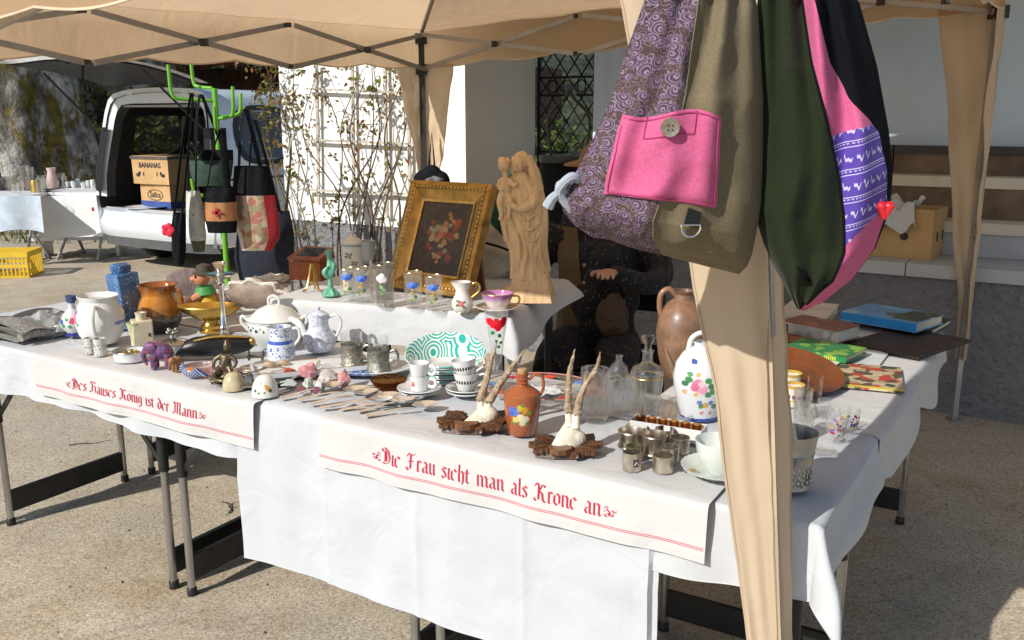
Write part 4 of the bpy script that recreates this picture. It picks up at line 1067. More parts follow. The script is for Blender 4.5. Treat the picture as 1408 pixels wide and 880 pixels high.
# ================================================================== THE TWO PATCHWORK BACKPACKS ON THE NEAR POLE
def paisley():
    m, nt, b, co = base('paisley_cotton', .88, spec=.12, sheen=.1)
    p = vec(nt, 'MULTIPLY', co, (1, 0, 1)).outputs[0]
    wp = vec(nt, 'ADD', p, vec(nt, 'MULTIPLY', nd(nt, 'TexNoise', {'Vector': p, 'Scale': 30.0, 'Detail': 2}).outputs['Color'], (.012, 0, .012)).outputs[0]).outputs[0]
    v = nd(nt, 'TexVoronoi', {'Vector': wp, 'Scale': 46.0, 'Randomness': .9})
    d = nd(nt, 'SeparateXYZ', {0: vec(nt, 'SUBTRACT', wp, v.outputs['Position']).outputs[0]})
    rnd_ = nd(nt, 'SeparateColor', {0: v.outputs['Color']})
    r = mth(nt, 'SQRT', mth(nt, 'ADD', mth(nt, 'MULTIPLY', d.outputs[0], d.outputs[0]), mth(nt, 'MULTIPLY', d.outputs[2], d.outputs[2])))
    th = mth(nt, 'ADD', mth(nt, 'ADD', mth(nt, 'ARCTAN2', d.outputs[2], d.outputs[0]), mth(nt, 'MULTIPLY', rnd_.outputs[0], 6.283)), mth(nt, 'MULTIPLY', r, 90.0))
    q = mth(nt, 'DIVIDE', r, mth(nt, 'ADD', .0080, mth(nt, 'MULTIPLY', mth(nt, 'SINE', th), .0048)))
    def band(c, w): return mth(nt, 'LESS_THAN', mth(nt, 'ABSOLUTE', mth(nt, 'SUBTRACT', q, c)), w)
    petal = mth(nt, 'MULTIPLY', mth(nt, 'GREATER_THAN', mth(nt, 'SINE', mth(nt, 'MULTIPLY', th, 9.0)), .1), band(1.22, .13))
    ln = mth(nt, 'MINIMUM', mth(nt, 'ADD', mth(nt, 'ADD', band(1.0, .06), band(.72, .05)), mth(nt, 'ADD', band(.30, .12), petal)), 1.0)
    vv = nd(nt, 'TexVoronoi', {'Vector': wp, 'Scale': 120.0}).outputs['Distance']
    scroll = mth(nt, 'MULTIPLY', mth(nt, 'GREATER_THAN', mth(nt, 'SINE', mth(nt, 'MULTIPLY', vv, 17.0)), .72), mth(nt, 'GREATER_THAN', q, 1.4))
    col = ramp(nt, tex(nt, p, 6, 3), [(.3, (.055, .032, .038)), (.7, (.085, .052, .055))])
    col = mixc(nt, mth(nt, 'LESS_THAN', q, .95), col, (.075, .042, .072))
    col = mixc(nt, scroll, col, (.165, .125, .13)); col = mixc(nt, ln, col, (.215, .165, .225))
    nt.links.new(col, b.inputs['Base Color']); bumpit(nt, b, tex(nt, co, 900, 2), .2, .001)
    return m
def woven(name, c, sheen=.3, bs=900, var=.12):
    m, nt, b, co = base(name, .95, spec=.08, sheen=sheen)
    a = tex(nt, co, 260, 3, .7); f = tex(nt, co, 12, 4)
    col = ramp(nt, a, [(.3, tuple(x * (1 - 2 * var) for x in c)), (.7, tuple(x * (1 + var) for x in c))])
    col = mixc(nt, mth(nt, 'MULTIPLY', f, .35), col, tuple(x * .7 for x in c))
    nt.links.new(col, b.inputs['Base Color'])
    bumpit(nt, b, mth(nt, 'ADD', mth(nt, 'MULTIPLY', tex(nt, co, bs, 2), .25), tex(nt, co, 22, 3, .5, .4)), .35, .006)
    return m
def purple_border():
    m, nt, b, co = base('purple_border_print', .85, sheen=.2)
    q = nd(nt, 'SeparateXYZ', {0: co}); x = q.outputs[0]; z = mth(nt, 'SUBTRACT', q.outputs[2], mth(nt, 'MULTIPLY', q.outputs[0], .28))
    t = mth(nt, 'FRACT', mth(nt, 'MULTIPLY', z, 24.0))
    xs = mth(nt, 'MULTIPLY', x, 480.0)
    cur = mth(nt, 'ADD', mth(nt, 'MULTIPLY', mth(nt, 'SINE', xs), .09), mth(nt, 'MULTIPLY', mth(nt, 'SINE', mth(nt, 'MULTIPLY', xs, 2.3)), .05))
    k1 = mth(nt, 'LESS_THAN', mth(nt, 'ABSOLUTE', mth(nt, 'SUBTRACT', mth(nt, 'SUBTRACT', t, .5), cur)), .06)
    k1 = mth(nt, 'MULTIPLY', k1, mth(nt, 'GREATER_THAN', mth(nt, 'FRACT', mth(nt, 'MULTIPLY', xs, .159)), .3))
    l1 = mth(nt, 'LESS_THAN', mth(nt, 'ABSOLUTE', mth(nt, 'SUBTRACT', t, .10)), .018)
    l2 = mth(nt, 'MULTIPLY', mth(nt, 'LESS_THAN', mth(nt, 'ABSOLUTE', mth(nt, 'SUBTRACT', t, .02)), .022), mth(nt, 'GREATER_THAN', mth(nt, 'FRACT', mth(nt, 'MULTIPLY', x, 200.0)), .45))
    l3 = mth(nt, 'LESS_THAN', mth(nt, 'ABSOLUTE', mth(nt, 'SUBTRACT', t, .90)), .018)
    k = mth(nt, 'MINIMUM', mth(nt, 'ADD', mth(nt, 'ADD', k1, l1), mth(nt, 'ADD', l2, l3)), 1.0)
    nt.links.new(mixc(nt, k, (.085, .045, .33), (.50, .46, .66)), b.inputs['Base Color'])
    return m
PAIS, KHAKI, GREENW, PINK, BLACKF = paisley(), woven('khaki_linen', (.19, .155, .095)), woven('loden_green', (.019, .027, .012), .3, 700), woven('pink_felt', (.60, .125, .265), .4), woven('black_felt', (.007, .008, .010), 0, 500)
PURP = purple_border()
def sack(name, label, Y, sil, depth, panels, seed, folds=.012):
    """sil: (t, (lx, ly, rx, ry)); depth: (t, d); panels: (name, material, test(s, t))"""
    o = PY((sil[3][1][0] + sil[3][1][2]) / 2, sil[3][1][1], Y)
    root = thing(name, label, 'backpack', o)
    out = Vector((-o.x, -o.y, 0)).normalized()
    def pt(s, t, side=1, lift=0.0):
        lx, ly, rx, ry = interp(sil, t); D = interp(depth, t)
        a, b = PY(lx, ly, Y), PY(rx, ry, Y); q = a.lerp(b, s)
        pr = max(0, math.sin(math.pi * s)) ** .55
        fo = folds * 1.5 * math.exp(-t * 2.2) * math.sin(s * 26 + seed + 2 * math.sin(t * 3)) + .018 * (.35 - abs(noise.noise(Vector((s * 3.2 + t, t * 3.4 - s, seed + 3))))) + .006 * noise.noise(Vector((s * 9, t * 8, seed))) + .004 * math.sin(s * 13 + t * 9 + seed) + .010 * noise.noise(Vector((s * 3, t * 4, seed)))
        fo *= pr
        return q + out * (side * (D * pr + (fo if side > 0 else 0) + lift)) - o
    for nm, mt, s0, s1, t0, t1, nu, nv in panels:
        def g(a, b):
            sm = lambda t: lerp(s0(t), s1(t), a)
            ta, tb = t0(a), t1(a); t = lerp(ta, tb, b)
            return pt(sm(t), t, 1)
        MB().grid(g, nu, nv).build(nm, mt, root, smooth=60)
    MB().grid(lambda a, b: pt(a, b, -1.0), 40, 40).build('back_panel', BLACKF, root, smooth=60)
    return root, pt
S1 = [(0, (925, -70, 1015, -70)), (.08, (892, -20, 1034, -20)), (.16, (882, 12, 1042, 12)), (.28, (862, 68, 1046, 70)), (.42, (842, 132, 1050, 136)), (.56, (812, 198, 1050, 206)), (.70, (786, 248, 1048, 276)),
      (.80, (770, 272, 1040, 320)), (.88, (775, 292, 1034, 350)), (.95, (790, 310, 1027, 367)), (1, (812, 325, 1016, 377))]
D1 = [(0, .02), (.1, .05), (.3, .075), (.6, .10), (.8, .09), (.9, .06), (.97, .02), (1, .002)]
bp, bf = sack('patchwork_backpack', 'patchwork drawstring backpack of purple paisley and khaki with pink pocket', 1.40, S1, D1,
              [('paisley_panel', PAIS, lambda t: 0, lambda t: .485, lambda a: .125, lambda a: 1, 44, 96), ('khaki_panel', KHAKI, lambda t: .485, lambda t: 1, lambda a: .125, lambda a: 1, 44, 96), ('drawstring_hem', BLACKF, lambda t: 0, lambda t: 1, lambda a: 0, lambda a: .125, 84, 14)], 1)
# pocket with flap line, button and D-ring
def pk(a, b):
    l = lerp(.135, .205, b); r = lerp(.725, .760, b); s = lerp(l, r, a); t = lerp(.475, .730, b) - .006 * math.sin(a * 3.1) + .010 * math.sin(a * 6.5) * (1 - b)
    e = .0045 * min(1, 12 * min(a, 1 - a, b + .02, 1 - b)) + .006 * noise.noise(Vector((a * 2.5, b * 2.5, 9)))
    return bf(s, t, 1, .004 + e)
pock = MB().grid(pk, 40, 30).build('pocket', PINK, bp, smooth=60)
seam = M('pocket_seam', (.42, .05, .16), .9)
for rr_ in ([(0.03, .03), (.97, .03), (.97, .97), (.03, .97), (.03, .03)], [(.26, .0), (.27, .20), (.74, .20), (.74, .0)]):
    pts = []
    for p, q in zip(rr_, rr_[1:]):
        for k in range(14): pts.append(pk(lerp(p[0], q[0], k / 14), lerp(p[1], q[1], k / 14)) + Vector((0, -.001, 0)))
    MB().tube(pts, .0011, 5).build('stitching', seam, pock)
bpnt = pk(.50, .13)
HORN = M('horn_button', (.34, .30, .22), .25, .3, var=.35, vs=90, coat=.6)
bt = MB().lathe([(0, 0), (.012, 0), (.0135, .002), (.013, .004), (.010, .0035), (0, .003)], 24, M=Matrix.Translation(bpnt + Vector((0, -.003, 0))) @ Matrix.Rotation(R(90), 4, 'X')).build('button', HORN, bp)
for sx in (-1, 1):
    for sz in (-1, 1): MB().ball(bpnt + Vector((sx * .003, -.0072, sz * .003)), .0012, 8).build('button_hole', INK, bt)
tb_ = [bf(.625, .735, 1, .004), bf(.695, .745, 1, .004), bf(.695, .795, 1, .006), bf(.625, .785, 1, .006)]
MB().grid(lambda a, b: tb_[0].lerp(tb_[1], a).lerp(tb_[3].lerp(tb_[2], a), b) + Vector((0, -.002 - .001 * math.sin(b * 30), 0)), 6, 16).build('webbing_tab', M('black_webbing', (.012, .012, .013), .6), bp)
cdr = (tb_[2] + tb_[3]) / 2
MB().tube([cdr + Vector((.014 * math.cos(t), -.004, .015 * math.sin(t) if math.sin(t) < 0 else .002)) for t in [6.283 * k / 28 for k in range(28)]], .0016, 8, True).build('d_ring', M('nickel', (.72, .70, .66), .2, 1.0), bp)
# knotted cord at the lower left corner
kc = bf(0.02, .80, 1); CORD = woven('pale_cord', (.40, .44, .50), .2, 400)
MB().tube(crom([kc + Vector((.02, 0, -.02)), kc + Vector((-.005, -.012, .012)), kc + Vector((.012, -.02, .035)), kc + Vector((.028, -.006, .025)), kc + Vector((.016, .006, .008)), kc + Vector((-.004, -.004, .02)), kc + Vector((.020, .03, .03)), kc + Vector((.07, .05, .05))], 6), .0075, 8).build('cord', CORD, bp)
MB().tube(crom([kc + Vector((.004, -.01, .016)), kc + Vector((-.014, -.012, .004)), kc + Vector((-.022, -.008, -.010))], 5), [.006, .009], 8).build('cord_end', CORD, bp)
hk = Vector((.40, 1.655, 1.86)) - bp.location
for a in (.25, .5, .75): MB().tube(crom([bf(a, 0, 1), bf(a, 0, 1).lerp(hk, .5) + Vector((0, -.01, .01)), hk], 5), .006, 6).build('drawstring', CORD, bp)
# second backpack
S2 = [(0, (1058, -70, 1140, -70)), (.08, (1046, -20, 1166, -20)), (.14, (1041, 5, 1182, 5)), (.28, (1042, 90, 1206, 90)), (.44, (1044, 165, 1222, 178)), (.56, (1042, 235, 1228, 235)), (.66, (1036, 290, 1224, 288)),
      (.75, (1050, 335, 1204, 340)), (.84, (1066, 370, 1172, 383)), (.93, (1084, 402, 1130, 416)), (1, (1096, 424, 1106, 427))]
D2 = [(0, .02), (.1, .045), (.3, .07), (.6, .085), (.8, .07), (.9, .04), (1, .003)]
GB = [(0, .42), (.14, .44), (.28, .45), (.44, .52), (.56, .58), (.66, .645), (.75, .70), (.84, .72), (.93, .62), (1, .5)]
PB = [(0, .46), (.14, .555), (.28, .60), (.36, .70), (.42, .86), (.46, .91), (.56, .945), (.66, .965), (.75, .98), (1, .985)]
GBf, PBf = (lambda t: interp(GB, t)), (lambda t: interp(PB, t))
tA, tB = (lambda a: lerp(.475, .425, a)), (lambda a: lerp(.735, .655, a))
bq, bg_ = sack('patchwork_backpack', 'patchwork backpack of dark green loden and pink with a purple print', 1.425, S2, D2,
               [('green_panel', GREENW, lambda t: 0, GBf, lambda a: 0, lambda a: 1, 44, 100), ('pink_panel', PINK, GBf, PBf, lambda a: 0, tA, 24, 50),
                ('print_panel', PURP, GBf, PBf, tA, tB, 24, 30), ('pink_panel', PINK, GBf, PBf, tB, lambda a: 1, 24, 34), ('black_panel', BLACKF, PBf, lambda t: 1, lambda a: 0, lambda a: 1, 22, 100)], 5, .014)
hb = bg_(.94, .655, 1, .006)
hm_ = MB()
for a in (-1, 1): hm_.tube([hb + Vector((a * .006, -.004, .006)), hb + Vector((0, -.004, -.013))], [.0078, .002], 12); hm_.ball(hb + Vector((a * .0062, -.004, .007)), .0082, 12)
fuse(hm_.build('heart_button', M('heart_red', (.72, .012, .025), .3, coat=.5), bq), .0011, 1)
MB().tube(crom([bg_(.30, .80, 1, .001), bg_(.38, .825, 1, .003), bg_(.46, .86, 1, .001)], 6), [.001, .005, .001], 8).build('slit', BLACKF, bq)
MB().tube([bg_(interp(GB, k / 60) + .004, k / 60, 1, .001) for k in range(8, 58)], .0022, 6).build('piping', BLACKF, bq)
MB().tube([bf(.485, k / 60, 1, .0005) for k in range(8, 58)], .0013, 6).build('seam', KHAKI, bp)
hk2 = Vector((.42, 1.66, 1.86)) - bq.location
for a in (.25, .5, .75): MB().tube(crom([bg_(a, 0, 1), bg_(a, 0, 1).lerp(hk2, .5), hk2], 5), .006, 6).build('drawstring', BLACKF, bq)
kk = PY(1040, 268, 1.44)
tg_ = MB(); rnd = random.Random(8)
for i in range(7): tg_.tube(crom([kk + Vector((rnd.uniform(-.015, .015), 0, .05)), kk + Vector((rnd.uniform(-.025, .02), -.01, 0)), kk + Vector((rnd.uniform(-.02, .01), .01, -.05))], 5), .006, 6)
tag(tg_.build('cord_tassel', DEN), 'black knotted cord tucked between the two backpacks', 'cord')
# dark pouch with a felt heart, on the far canopy pole
hp = thing('heart_pouch', 'black pouch with a grey felt heart hanging on the far canopy pole', 'pouch', PY(594, 250, 5.74))
mb = MB()
for x, z, r in ((-.05, 0, .07), (.05, 0, .065), (0, .03, .07), (0, -.06, .075), (-.05, -.07, .06), (.055, -.07, .06)): mb.ball((x, 0, z), (r, .045, r * 1.1), 12)
fuse(mb.build('pouch', DEN, hp), .008)
hh = MB()
for a in (-1, 1): hh.tube([(a * .028 + .02, -.055, .03), (.02, -.055, -.045)], [.037, .012], 12)
fuse(hh.build('felt_heart', M('grey_felt', (.16, .16, .165), .95, sheen=.3), hp), .006)
MB().tube([(-.02, 0, .07), (0, .05, .30), (.02, 0, .07)], .008, 6).build('loop', DEN, hp)
# ================================================================== ON THE RAISED TABLE, AND BEHIND IT
def PB_(x, y): return P(x, y, BZ)
KB = K(730, 418, BZ)
# ---- carved wooden statue
def limewood():
    m, nt, b, co = base('carved_limewood', .55, spec=.35)
    f = tex(nt, vec(nt, 'MULTIPLY', co, (30, 30, 4)).outputs[0], 2.2, 5, .65, 1.2)
    col = ramp(nt, f, [(.3, (.54, .34, .17)), (.55, (.72, .50, .28)), (.75, (.80, .59, .36))])
    nt.links.new(col, b.inputs['Base Color']); bumpit(nt, b, mth(nt, 'ADD', mth(nt, 'MULTIPLY', f, .3), tex(nt, vec(nt, 'MULTIPLY', co, (1, 1, .4)).outputs[0], 150, 3)), .6, .004)
    return m
LIME_W = limewood()
sp = PB_(731, 417); sp = sp + Vector((0, 1, 0)) * .055
st = thing('wooden_statue', 'carved wooden statue of a robed mother holding a child', 'statue', sp, R(-8))
k = KB * 1.03
def V(x, y, z): return Vector((x * k, y * k, z * k))
mb = MB()
# rocky base
def basefn(v): return 1 + .10 * noise.noise(v * 3.1)
mb.prism([(p[0] * k, p[1] * k) for p in ((-36, -18), (-8, -25), (30, -20), (33, 16), (6, 22), (-30, 18))], 0, 20 * k, taper=.88)
mb.prism([(p[0] * k, p[1] * k) for p in ((-27, -14), (-6, -19), (26, -15), (27, 13), (0, 17), (-24, 14))], 20 * k, 38 * k, taper=.86)
body = MB()
RB = [(30, 27, -2), (50, 24, -3), (70, 24.5, -5), (90, 26, -8), (110, 27, -10), (128, 27.5, -11), (142, 27, -12), (155, 22, -13), (165, 14, -15), (173, 8, -16)]
def robe(a, b):
    z = lerp(30, 173, b); rx = interp([(q[0], q[1]) for q in RB], z); cx = interp([(q[0], q[2]) for q in RB], z); an = a * 6.283
    f = math.sin(an * 7 + z * .05) * .6 + math.sin(an * 12 - z * .09 + 2) * .4
    amp = 2.6 * (1 - max(0, (z - 130) / 45)) if z > 50 else 2.0
    r_ = rx + amp * f
    return V(cx + r_ * math.cos(an), r_ * .66 * math.sin(an), z)
body.grid(robe, 84, 60, wrap=True); nb_ = len(body.v); body.f.append(tuple(range(83, -1, -1))); body.f.append(tuple(range(nb_ - 84, nb_))); mb.add(body.v, body.f)
# drapery ridges across the front
for x0, z0, x1, z1, x2, z2, r in ((-30, 140, -8, 112, 16, 126, 2.6), (-30, 132, -4, 98, 17, 112, 2.4), (-28, 124, 0, 84, 14, 96, 2.4), (-26, 112, -14, 76, -16, 44, 2.6), (-18, 108, -5, 70, -8, 40, 2.2), (14, 100, 12, 70, 20, 40, 3.0), (6, 92, 2, 66, 14, 40, 2.4),
                               (-33, 120, -34, 92, -28, 66, 3.0), (-12, 96, 8, 74, 8, 58, 2.2), (16, 130, 15, 100, 17, 70, 2.6)):
    def fy(x, z):
        rx = interp([(q[0], q[1]) for q in RB], z); cx = interp([(q[0], q[2]) for q in RB], z); u_ = max(-.97, min(.97, (x - cx) / rx)); return -.66 * rx * math.sqrt(1 - u_ * u_)
    pts = [(x, z) for x, z in ((x0, z0), (x1, z1), (x2, z2))]; cv = crom([Vector((x, 0, z)) for x, z in pts], 7)
    mb.tube([V(p.x, fy(p.x, p.z) - .4, p.z) for p in cv], [r * k * .5, r * k, r * k * .5], 8)
# cloak falling on the left and right
mb.tube(crom([V(-34, -2, 150), V(-38, -3, 115), V(-34, 0, 80)], 6), [3 * k, 5 * k, 3.5 * k], 8)
mb.tube(crom([V(10, 0, 152), V(17, -2, 118), V(17, 0, 74), V(23, 0, 40)], 6), [5 * k, 5.5 * k, 4 * k], 8)
# mother's head, veil, arms
mb.ball(V(-18, -6, 183), (8.2 * k, 9 * k, 11 * k), 16); mb.tube([V(-17, -2, 176), V(-16, 0, 164)], [5.4 * k, 8 * k], 10)
mb.ball(V(-14, 1, 187), (11.5 * k, 11 * k, 13 * k), 16)
mb.tube(crom([V(-13, -3, 199), V(-3, -5, 186), V(3, -5, 166), V(13, -3, 148)], 7), [3 * k, 4 * k, 5 * k, 4 * k], 8); mb.tube(crom([V(-8, 4, 192), V(2, 4, 172), V(10, 3, 150)], 6), [7 * k, 8 * k, 6 * k], 10)
mb.tube(crom([V(-24, -4, 193), V(-26, -6, 182), V(-25, -7, 170)], 5), [2.4 * k, 2 * k, 1.5 * k], 8)
mb.ball(V(-19.3, -15, 181.5), (1.5 * k, 2.2 * k, 3.0 * k), 8); mb.tube([V(-22, -13.2, 175.8), V(-16.5, -13.4, 175.8)], .9 * k, 6)
for sx in (-1, 1): mb.tube([V(-19 + sx * 2, -14.2, 186), V(-19 + sx * 5.4, -12.6, 185.4)], .9 * k, 6)
mb.tube(crom([V(4, -4, 152), V(4, -15, 134), V(-12, -22, 126), V(-26, -19, 132)], 6), [7.5 * k, 7 * k, 5 * k, 3.6 * k], 10)
mb.tube(crom([V(-28, -3, 156), V(-36, -12, 142), V(-33, -17, 134)], 5), [6 * k, 5 * k, 3.6 * k], 10)
for i in range(4): mb.tube(crom([V(-25, -20, 133 - i * 1.9), V(-31, -21, 134.5 - i * 2), V(-35, -18, 134 - i * 2)], 4), 1.05 * k, 6)
# child
mb.tube(crom([V(-34, -11, 142), V(-34, -11, 152), V(-34, -10, 166)], 5), [9 * k, 8.4 * k, 6.5 * k], 12); mb.tube([V(-34, -10, 166), V(-35, -10, 174)], 3.6 * k, 8)
mb.ball(V(-36, -11, 182), (7.6 * k, 8 * k, 9 * k), 14)
for i in range(9): mb.ball(V(-36 + 6 * math.cos(i * .75 + .3), -8 + 3 * math.sin(i * 2), 187 + 3.2 * math.sin(i * .8)), 3.2 * k, 8)
mb.ball(V(-38, -19, 180.5), (1.2 * k, 1.7 * k, 2 * k), 8); mb.tube([V(-40, -17.8, 176.8), V(-36.5, -18.2, 176.8)], .7 * k, 6)
for sx in (-1, 1): mb.tube([V(-38 + sx * 1.6, -18, 183.8), V(-38 + sx * 4.2, -16.4, 183.4)], .7 * k, 6)
mb.tube(crom([V(-28, -12, 163), V(-22, -17, 156), V(-16, -19, 160)], 5), [3.6 * k, 3 * k, 2.2 * k], 8); mb.tube(crom([V(-40, -12, 163), V(-42, -17, 154), V(-36, -20, 150)], 5), [3.4 * k, 2.8 * k, 2.1 * k], 8)
mb.tube(crom([V(-32, -13, 144), V(-27, -20, 136), V(-28, -19, 120), V(-30, -22, 113)], 6), [5.4 * k, 4.6 * k, 3 * k, 2.4 * k], 9); mb.tube(crom([V(-38, -13, 144), V(-40, -20, 134), V(-38, -19, 118), V(-40, -22, 111)], 6), [5.4 * k, 4.4 * k, 3 * k, 2.4 * k], 9)
so = mb.build('figure', LIME_W, st); fuse(so, .0019, 0)

# ---- gilt framed flower painting leaning back
GOLD = M('aged_gilt', (.44, .25, .065), .36, .75, var=.35, vs=16, bump=.3, bs=70, bd=.004, grime=.35); GOLDB = M('bright_gilt', (.58, .36, .11), .3, .8, var=.2, vs=30)
c = [PB_(532, 396), PB_(632, 409)]
def still_life():
    m, nt, b, co = base('flower_painting', .45, coat=.25)
    p = vec(nt, 'MULTIPLY', co, (1, 0, 1)).outputs[0]; rnd = random.Random(14)
    wp = vec(nt, 'ADD', p, vec(nt, 'MULTIPLY', vec(nt, 'SUBTRACT', nd(nt, 'TexNoise', {'Vector': p, 'Scale': 70.0, 'Detail': 4}).outputs['Color'], (.5, .5, .5)).outputs[0], (.012, 0, .012)).outputs[0]).outputs[0]
    col = ramp(nt, tex(nt, p, 14, 4), [(.3, (.014, .010, .009)), (.7, (.05, .028, .02))])
    col = mixc(nt, ramp(nt, tex(nt, p, 42, 5), [(.54, (0, 0, 0)), (.62, (.8, .8, .8))]), col, (.055, .06, .03))
    for i in range(44):
        a = rnd.uniform(0, 6.28); rad = rnd.random() ** .6
        x, z = .080 * rad * math.cos(a) + .01, .215 + .105 * rad * math.sin(a); r_ = rnd.uniform(.008, .020)
        cc = rnd.choice([(.40, .06, .035), (.45, .19, .08), (.46, .31, .17), (.34, .31, .18), (.30, .04, .035), (.5, .23, .07)])
        d_ = vec(nt, 'DISTANCE', wp, (x, 0, z)).outputs['Value']
        kk_ = nd(nt, 'MapRange', {0: d_, 1: r_ * .55, 2: r_, 3: 1.0, 4: 0.0}).outputs[0]; col = mixc(nt, kk_, col, mixc(nt, nd(nt, 'MapRange', {0: mth(nt, 'SINE', mth(nt, 'MULTIPLY', d_, 700.0)), 1: -1.0, 2: 1.0}).outputs[0], tuple(q * .45 for q in cc), cc))
    nt.links.new(col, b.inputs['Base Color']); bumpit(nt, b, tex(nt, co, 160, 3), .3, .002)
    return m
f0 = PB_(590, 404); pf = thing('framed_painting', 'flower still life in a wide ornate gilt frame leaning back', 'painting', f0, R(-36), rx=-R(22))
FW, FH, FB = .395, .43, .076
def mould(inner, outer, y, h, mat, nm):
    (w0, h0), (w1, h1) = outer, inner; cz = FH / 2
    O = [(-w0, -h0), (w0, -h0), (w0, h0), (-w0, h0)]; I = [(-w1, -h1), (w1, -h1), (w1, h1), (-w1, h1)]
    for i in range(4):
        j = (i + 1) % 4; mb = MB()
        q = [O[i], O[j], I[j], I[i]]
        fr = [Vector((a, -y, b + cz)) for a, b in (O[i], O[j])] + [Vector((a, -h, b + cz)) for a, b in (I[j], I[i])]
        bk = [Vector((a, .012, b + cz)) for a, b in q]
        mb.add(fr + bk, [(0, 1, 2, 3), (7, 6, 5, 4), (0, 4, 5, 1), (1, 5, 6, 2), (2, 6, 7, 3), (3, 7, 4, 0)])
        mb.build(nm, mat, pf, smooth=0)
w, h = FW / 2, FH / 2
mould((w - .016, h - .016), (w, h), .030, .034, GOLD, 'frame_edge'); mould((w - .030, h - .030), (w - .0165, h - .0165), .036, .026, GOLDB, 'frame_bead'); mould((w - .066, h - .066), (w - .0305, h - .0305), .024, .012, GOLD, 'frame_cove'); mould((w - FB, h - FB), (w - .0665, h - .0665), .016, .013, GOLDB, 'frame_slip')
orn = MB()
for i in range(4):
    L_ = FW if i % 2 == 0 else FH; nn_ = int(L_ / .017)
    for j in range(nn_):
        t_ = -L_ / 2 + (j + .5) * L_ / nn_
        x, z = (t_, -h + .0235) if i == 0 else (t_, h - .0235) if i == 2 else (-w + .0235, t_) if i == 1 else (w - .0235, t_)
        orn.ball((x, -.033, z + h), (.0055, .005, .0055), 8)
orn.build('frame_ornament', GOLDB, pf)
MB().box((0, -.004, h), (FW - 2 * FB + .006, .008, FH - 2 * FB + .006)).build('canvas', still_life(), pf, smooth=0)
pr = MB().bar((.12, .014, .30), (.12, .16, .06), .03, .012); pr.build('easel_strut', M('strut_wood', (.2, .09, .05), .7), pf, smooth=0)

# ---- painted glasses in front of the painting
def tumbler_mat(name, sc, spots, tint=(.985, .99, .985)):
    m = thin_glass(name, tint, body=.12); nt = m.node_tree; co = nd(nt, 'TexCoord').outputs['Object']
    wn = vec(nt, 'MULTIPLY', vec(nt, 'SUBTRACT', nd(nt, 'TexNoise', {'Vector': co, 'Scale': 220.0, 'Detail': 2}).outputs['Color'], (.5, .5, .5)).outputs[0], (.010, 0, .010)).outputs[0]
    p = vec(nt, 'MULTIPLY', vec(nt, 'ADD', co, wn).outputs[0], (1, 0, 1)).outputs[0]
    yneg = mth(nt, 'LESS_THAN', nd(nt, 'SeparateXYZ', {0: co}).outputs[1], 0.0)
    last = nt.nodes['Material Output'].inputs[0].links[0].from_socket
    for x, z, r, cc in spots:
        kk_ = mth(nt, 'MULTIPLY', mth(nt, 'LESS_THAN', vec(nt, 'DISTANCE', p, (x, 0, z)).outputs['Value'], r), yneg)
        df = nd(nt, 'BsdfDiffuse', {0: cc}); last = nd(nt, 'MixShader', {0: kk_, 1: last, 2: df.outputs[0]}).outputs[0]
    nt.links.new(last, nt.nodes['Material Output'].inputs[0])
    return m
BLUE_F = (.10, .22, .72)
def tumbler(label, x, y, w, h, spots, group, z=BZ, bot=.86, gold=True, tint=(.985, .99, .985), name='painted_tumbler'):
    s = K(x, y, z); r = w / 2 * s; H_ = h * s; q = P(x, y, z); q = q + Vector((q.x, q.y, 0)).normalized() * r * .8
    t = thing(name, label, 'glass', q, 0, group)
    mt = tumbler_mat(name + '_glass', s, [(a * s, b * s, c_ * s, d_) for a, b, c_, d_ in spots], tint)
    MB().lathe([(0, 0), (r * bot * .95, 0), (r * bot, .004), (r, H_), (r - .0022, H_), (r * bot - .003, .012), (0, .010)], 28).build('tumbler', mt, t)
    if gold: MB().tube([(r * math.cos(a), r * math.sin(a), H_) for a in [6.283 * i / 28 for i in range(28)]], .0011, 5, True).build('gilt_rim', M('gilt_rim', (.7, .5, .2), .25, 1.0), t)
    return t
corn = [(-4, 33, 3.4, BLUE_F), (0, 35, 3.2, (.16, .3, .8)), (4, 33, 3.4, BLUE_F), (1, 31, 3, (.05, .12, .5)), (6, 35, 2, BLUE_F), (-1, 22, 2.0, (.60, .36, .08)), (0, 14, 1.6, (.6, .36, .08)), (0, 27, 1.6, (.6, .36, .08)), (4, 17, 2.3, (.10, .30, .10)), (-3, 12, 1.8, (.12, .35, .12))]
grp = 'painted tumblers before the gilt frame'
tumbler('blue flowered tumbler at the left end of the painted row', 479, 414, 22, 44, corn, grp)
tumbler('blue flowered tumbler second from the left, by the frosted glass', 499, 416, 24, 47, corn, grp)
tumbler('tall frosted tumbler with a white flower, centre of the row', 529, 422, 30, 58, [(-5, 40, 4, (.75, .7, .72)), (-1, 43, 4, (.8, .76, .78)), (2, 38, 4, (.72, .65, .7)), (-3, 36, 3, (.8, .6, .65)), (-2, 28, 2.4, (.25, .5, .15)), (1, 24, 2.6, (.2, .48, .14)), (-1, 18, 1.6, (.2, .4, .12))], grp, tint=(.82, .81, .79))
tumbler('blue flowered tumbler fourth along, in front of the frame', 569, 425, 26, 50, corn, grp)
tumbler('blue flowered tumbler at the right end, beside the cream jug', 597, 428, 25, 48, corn, grp)
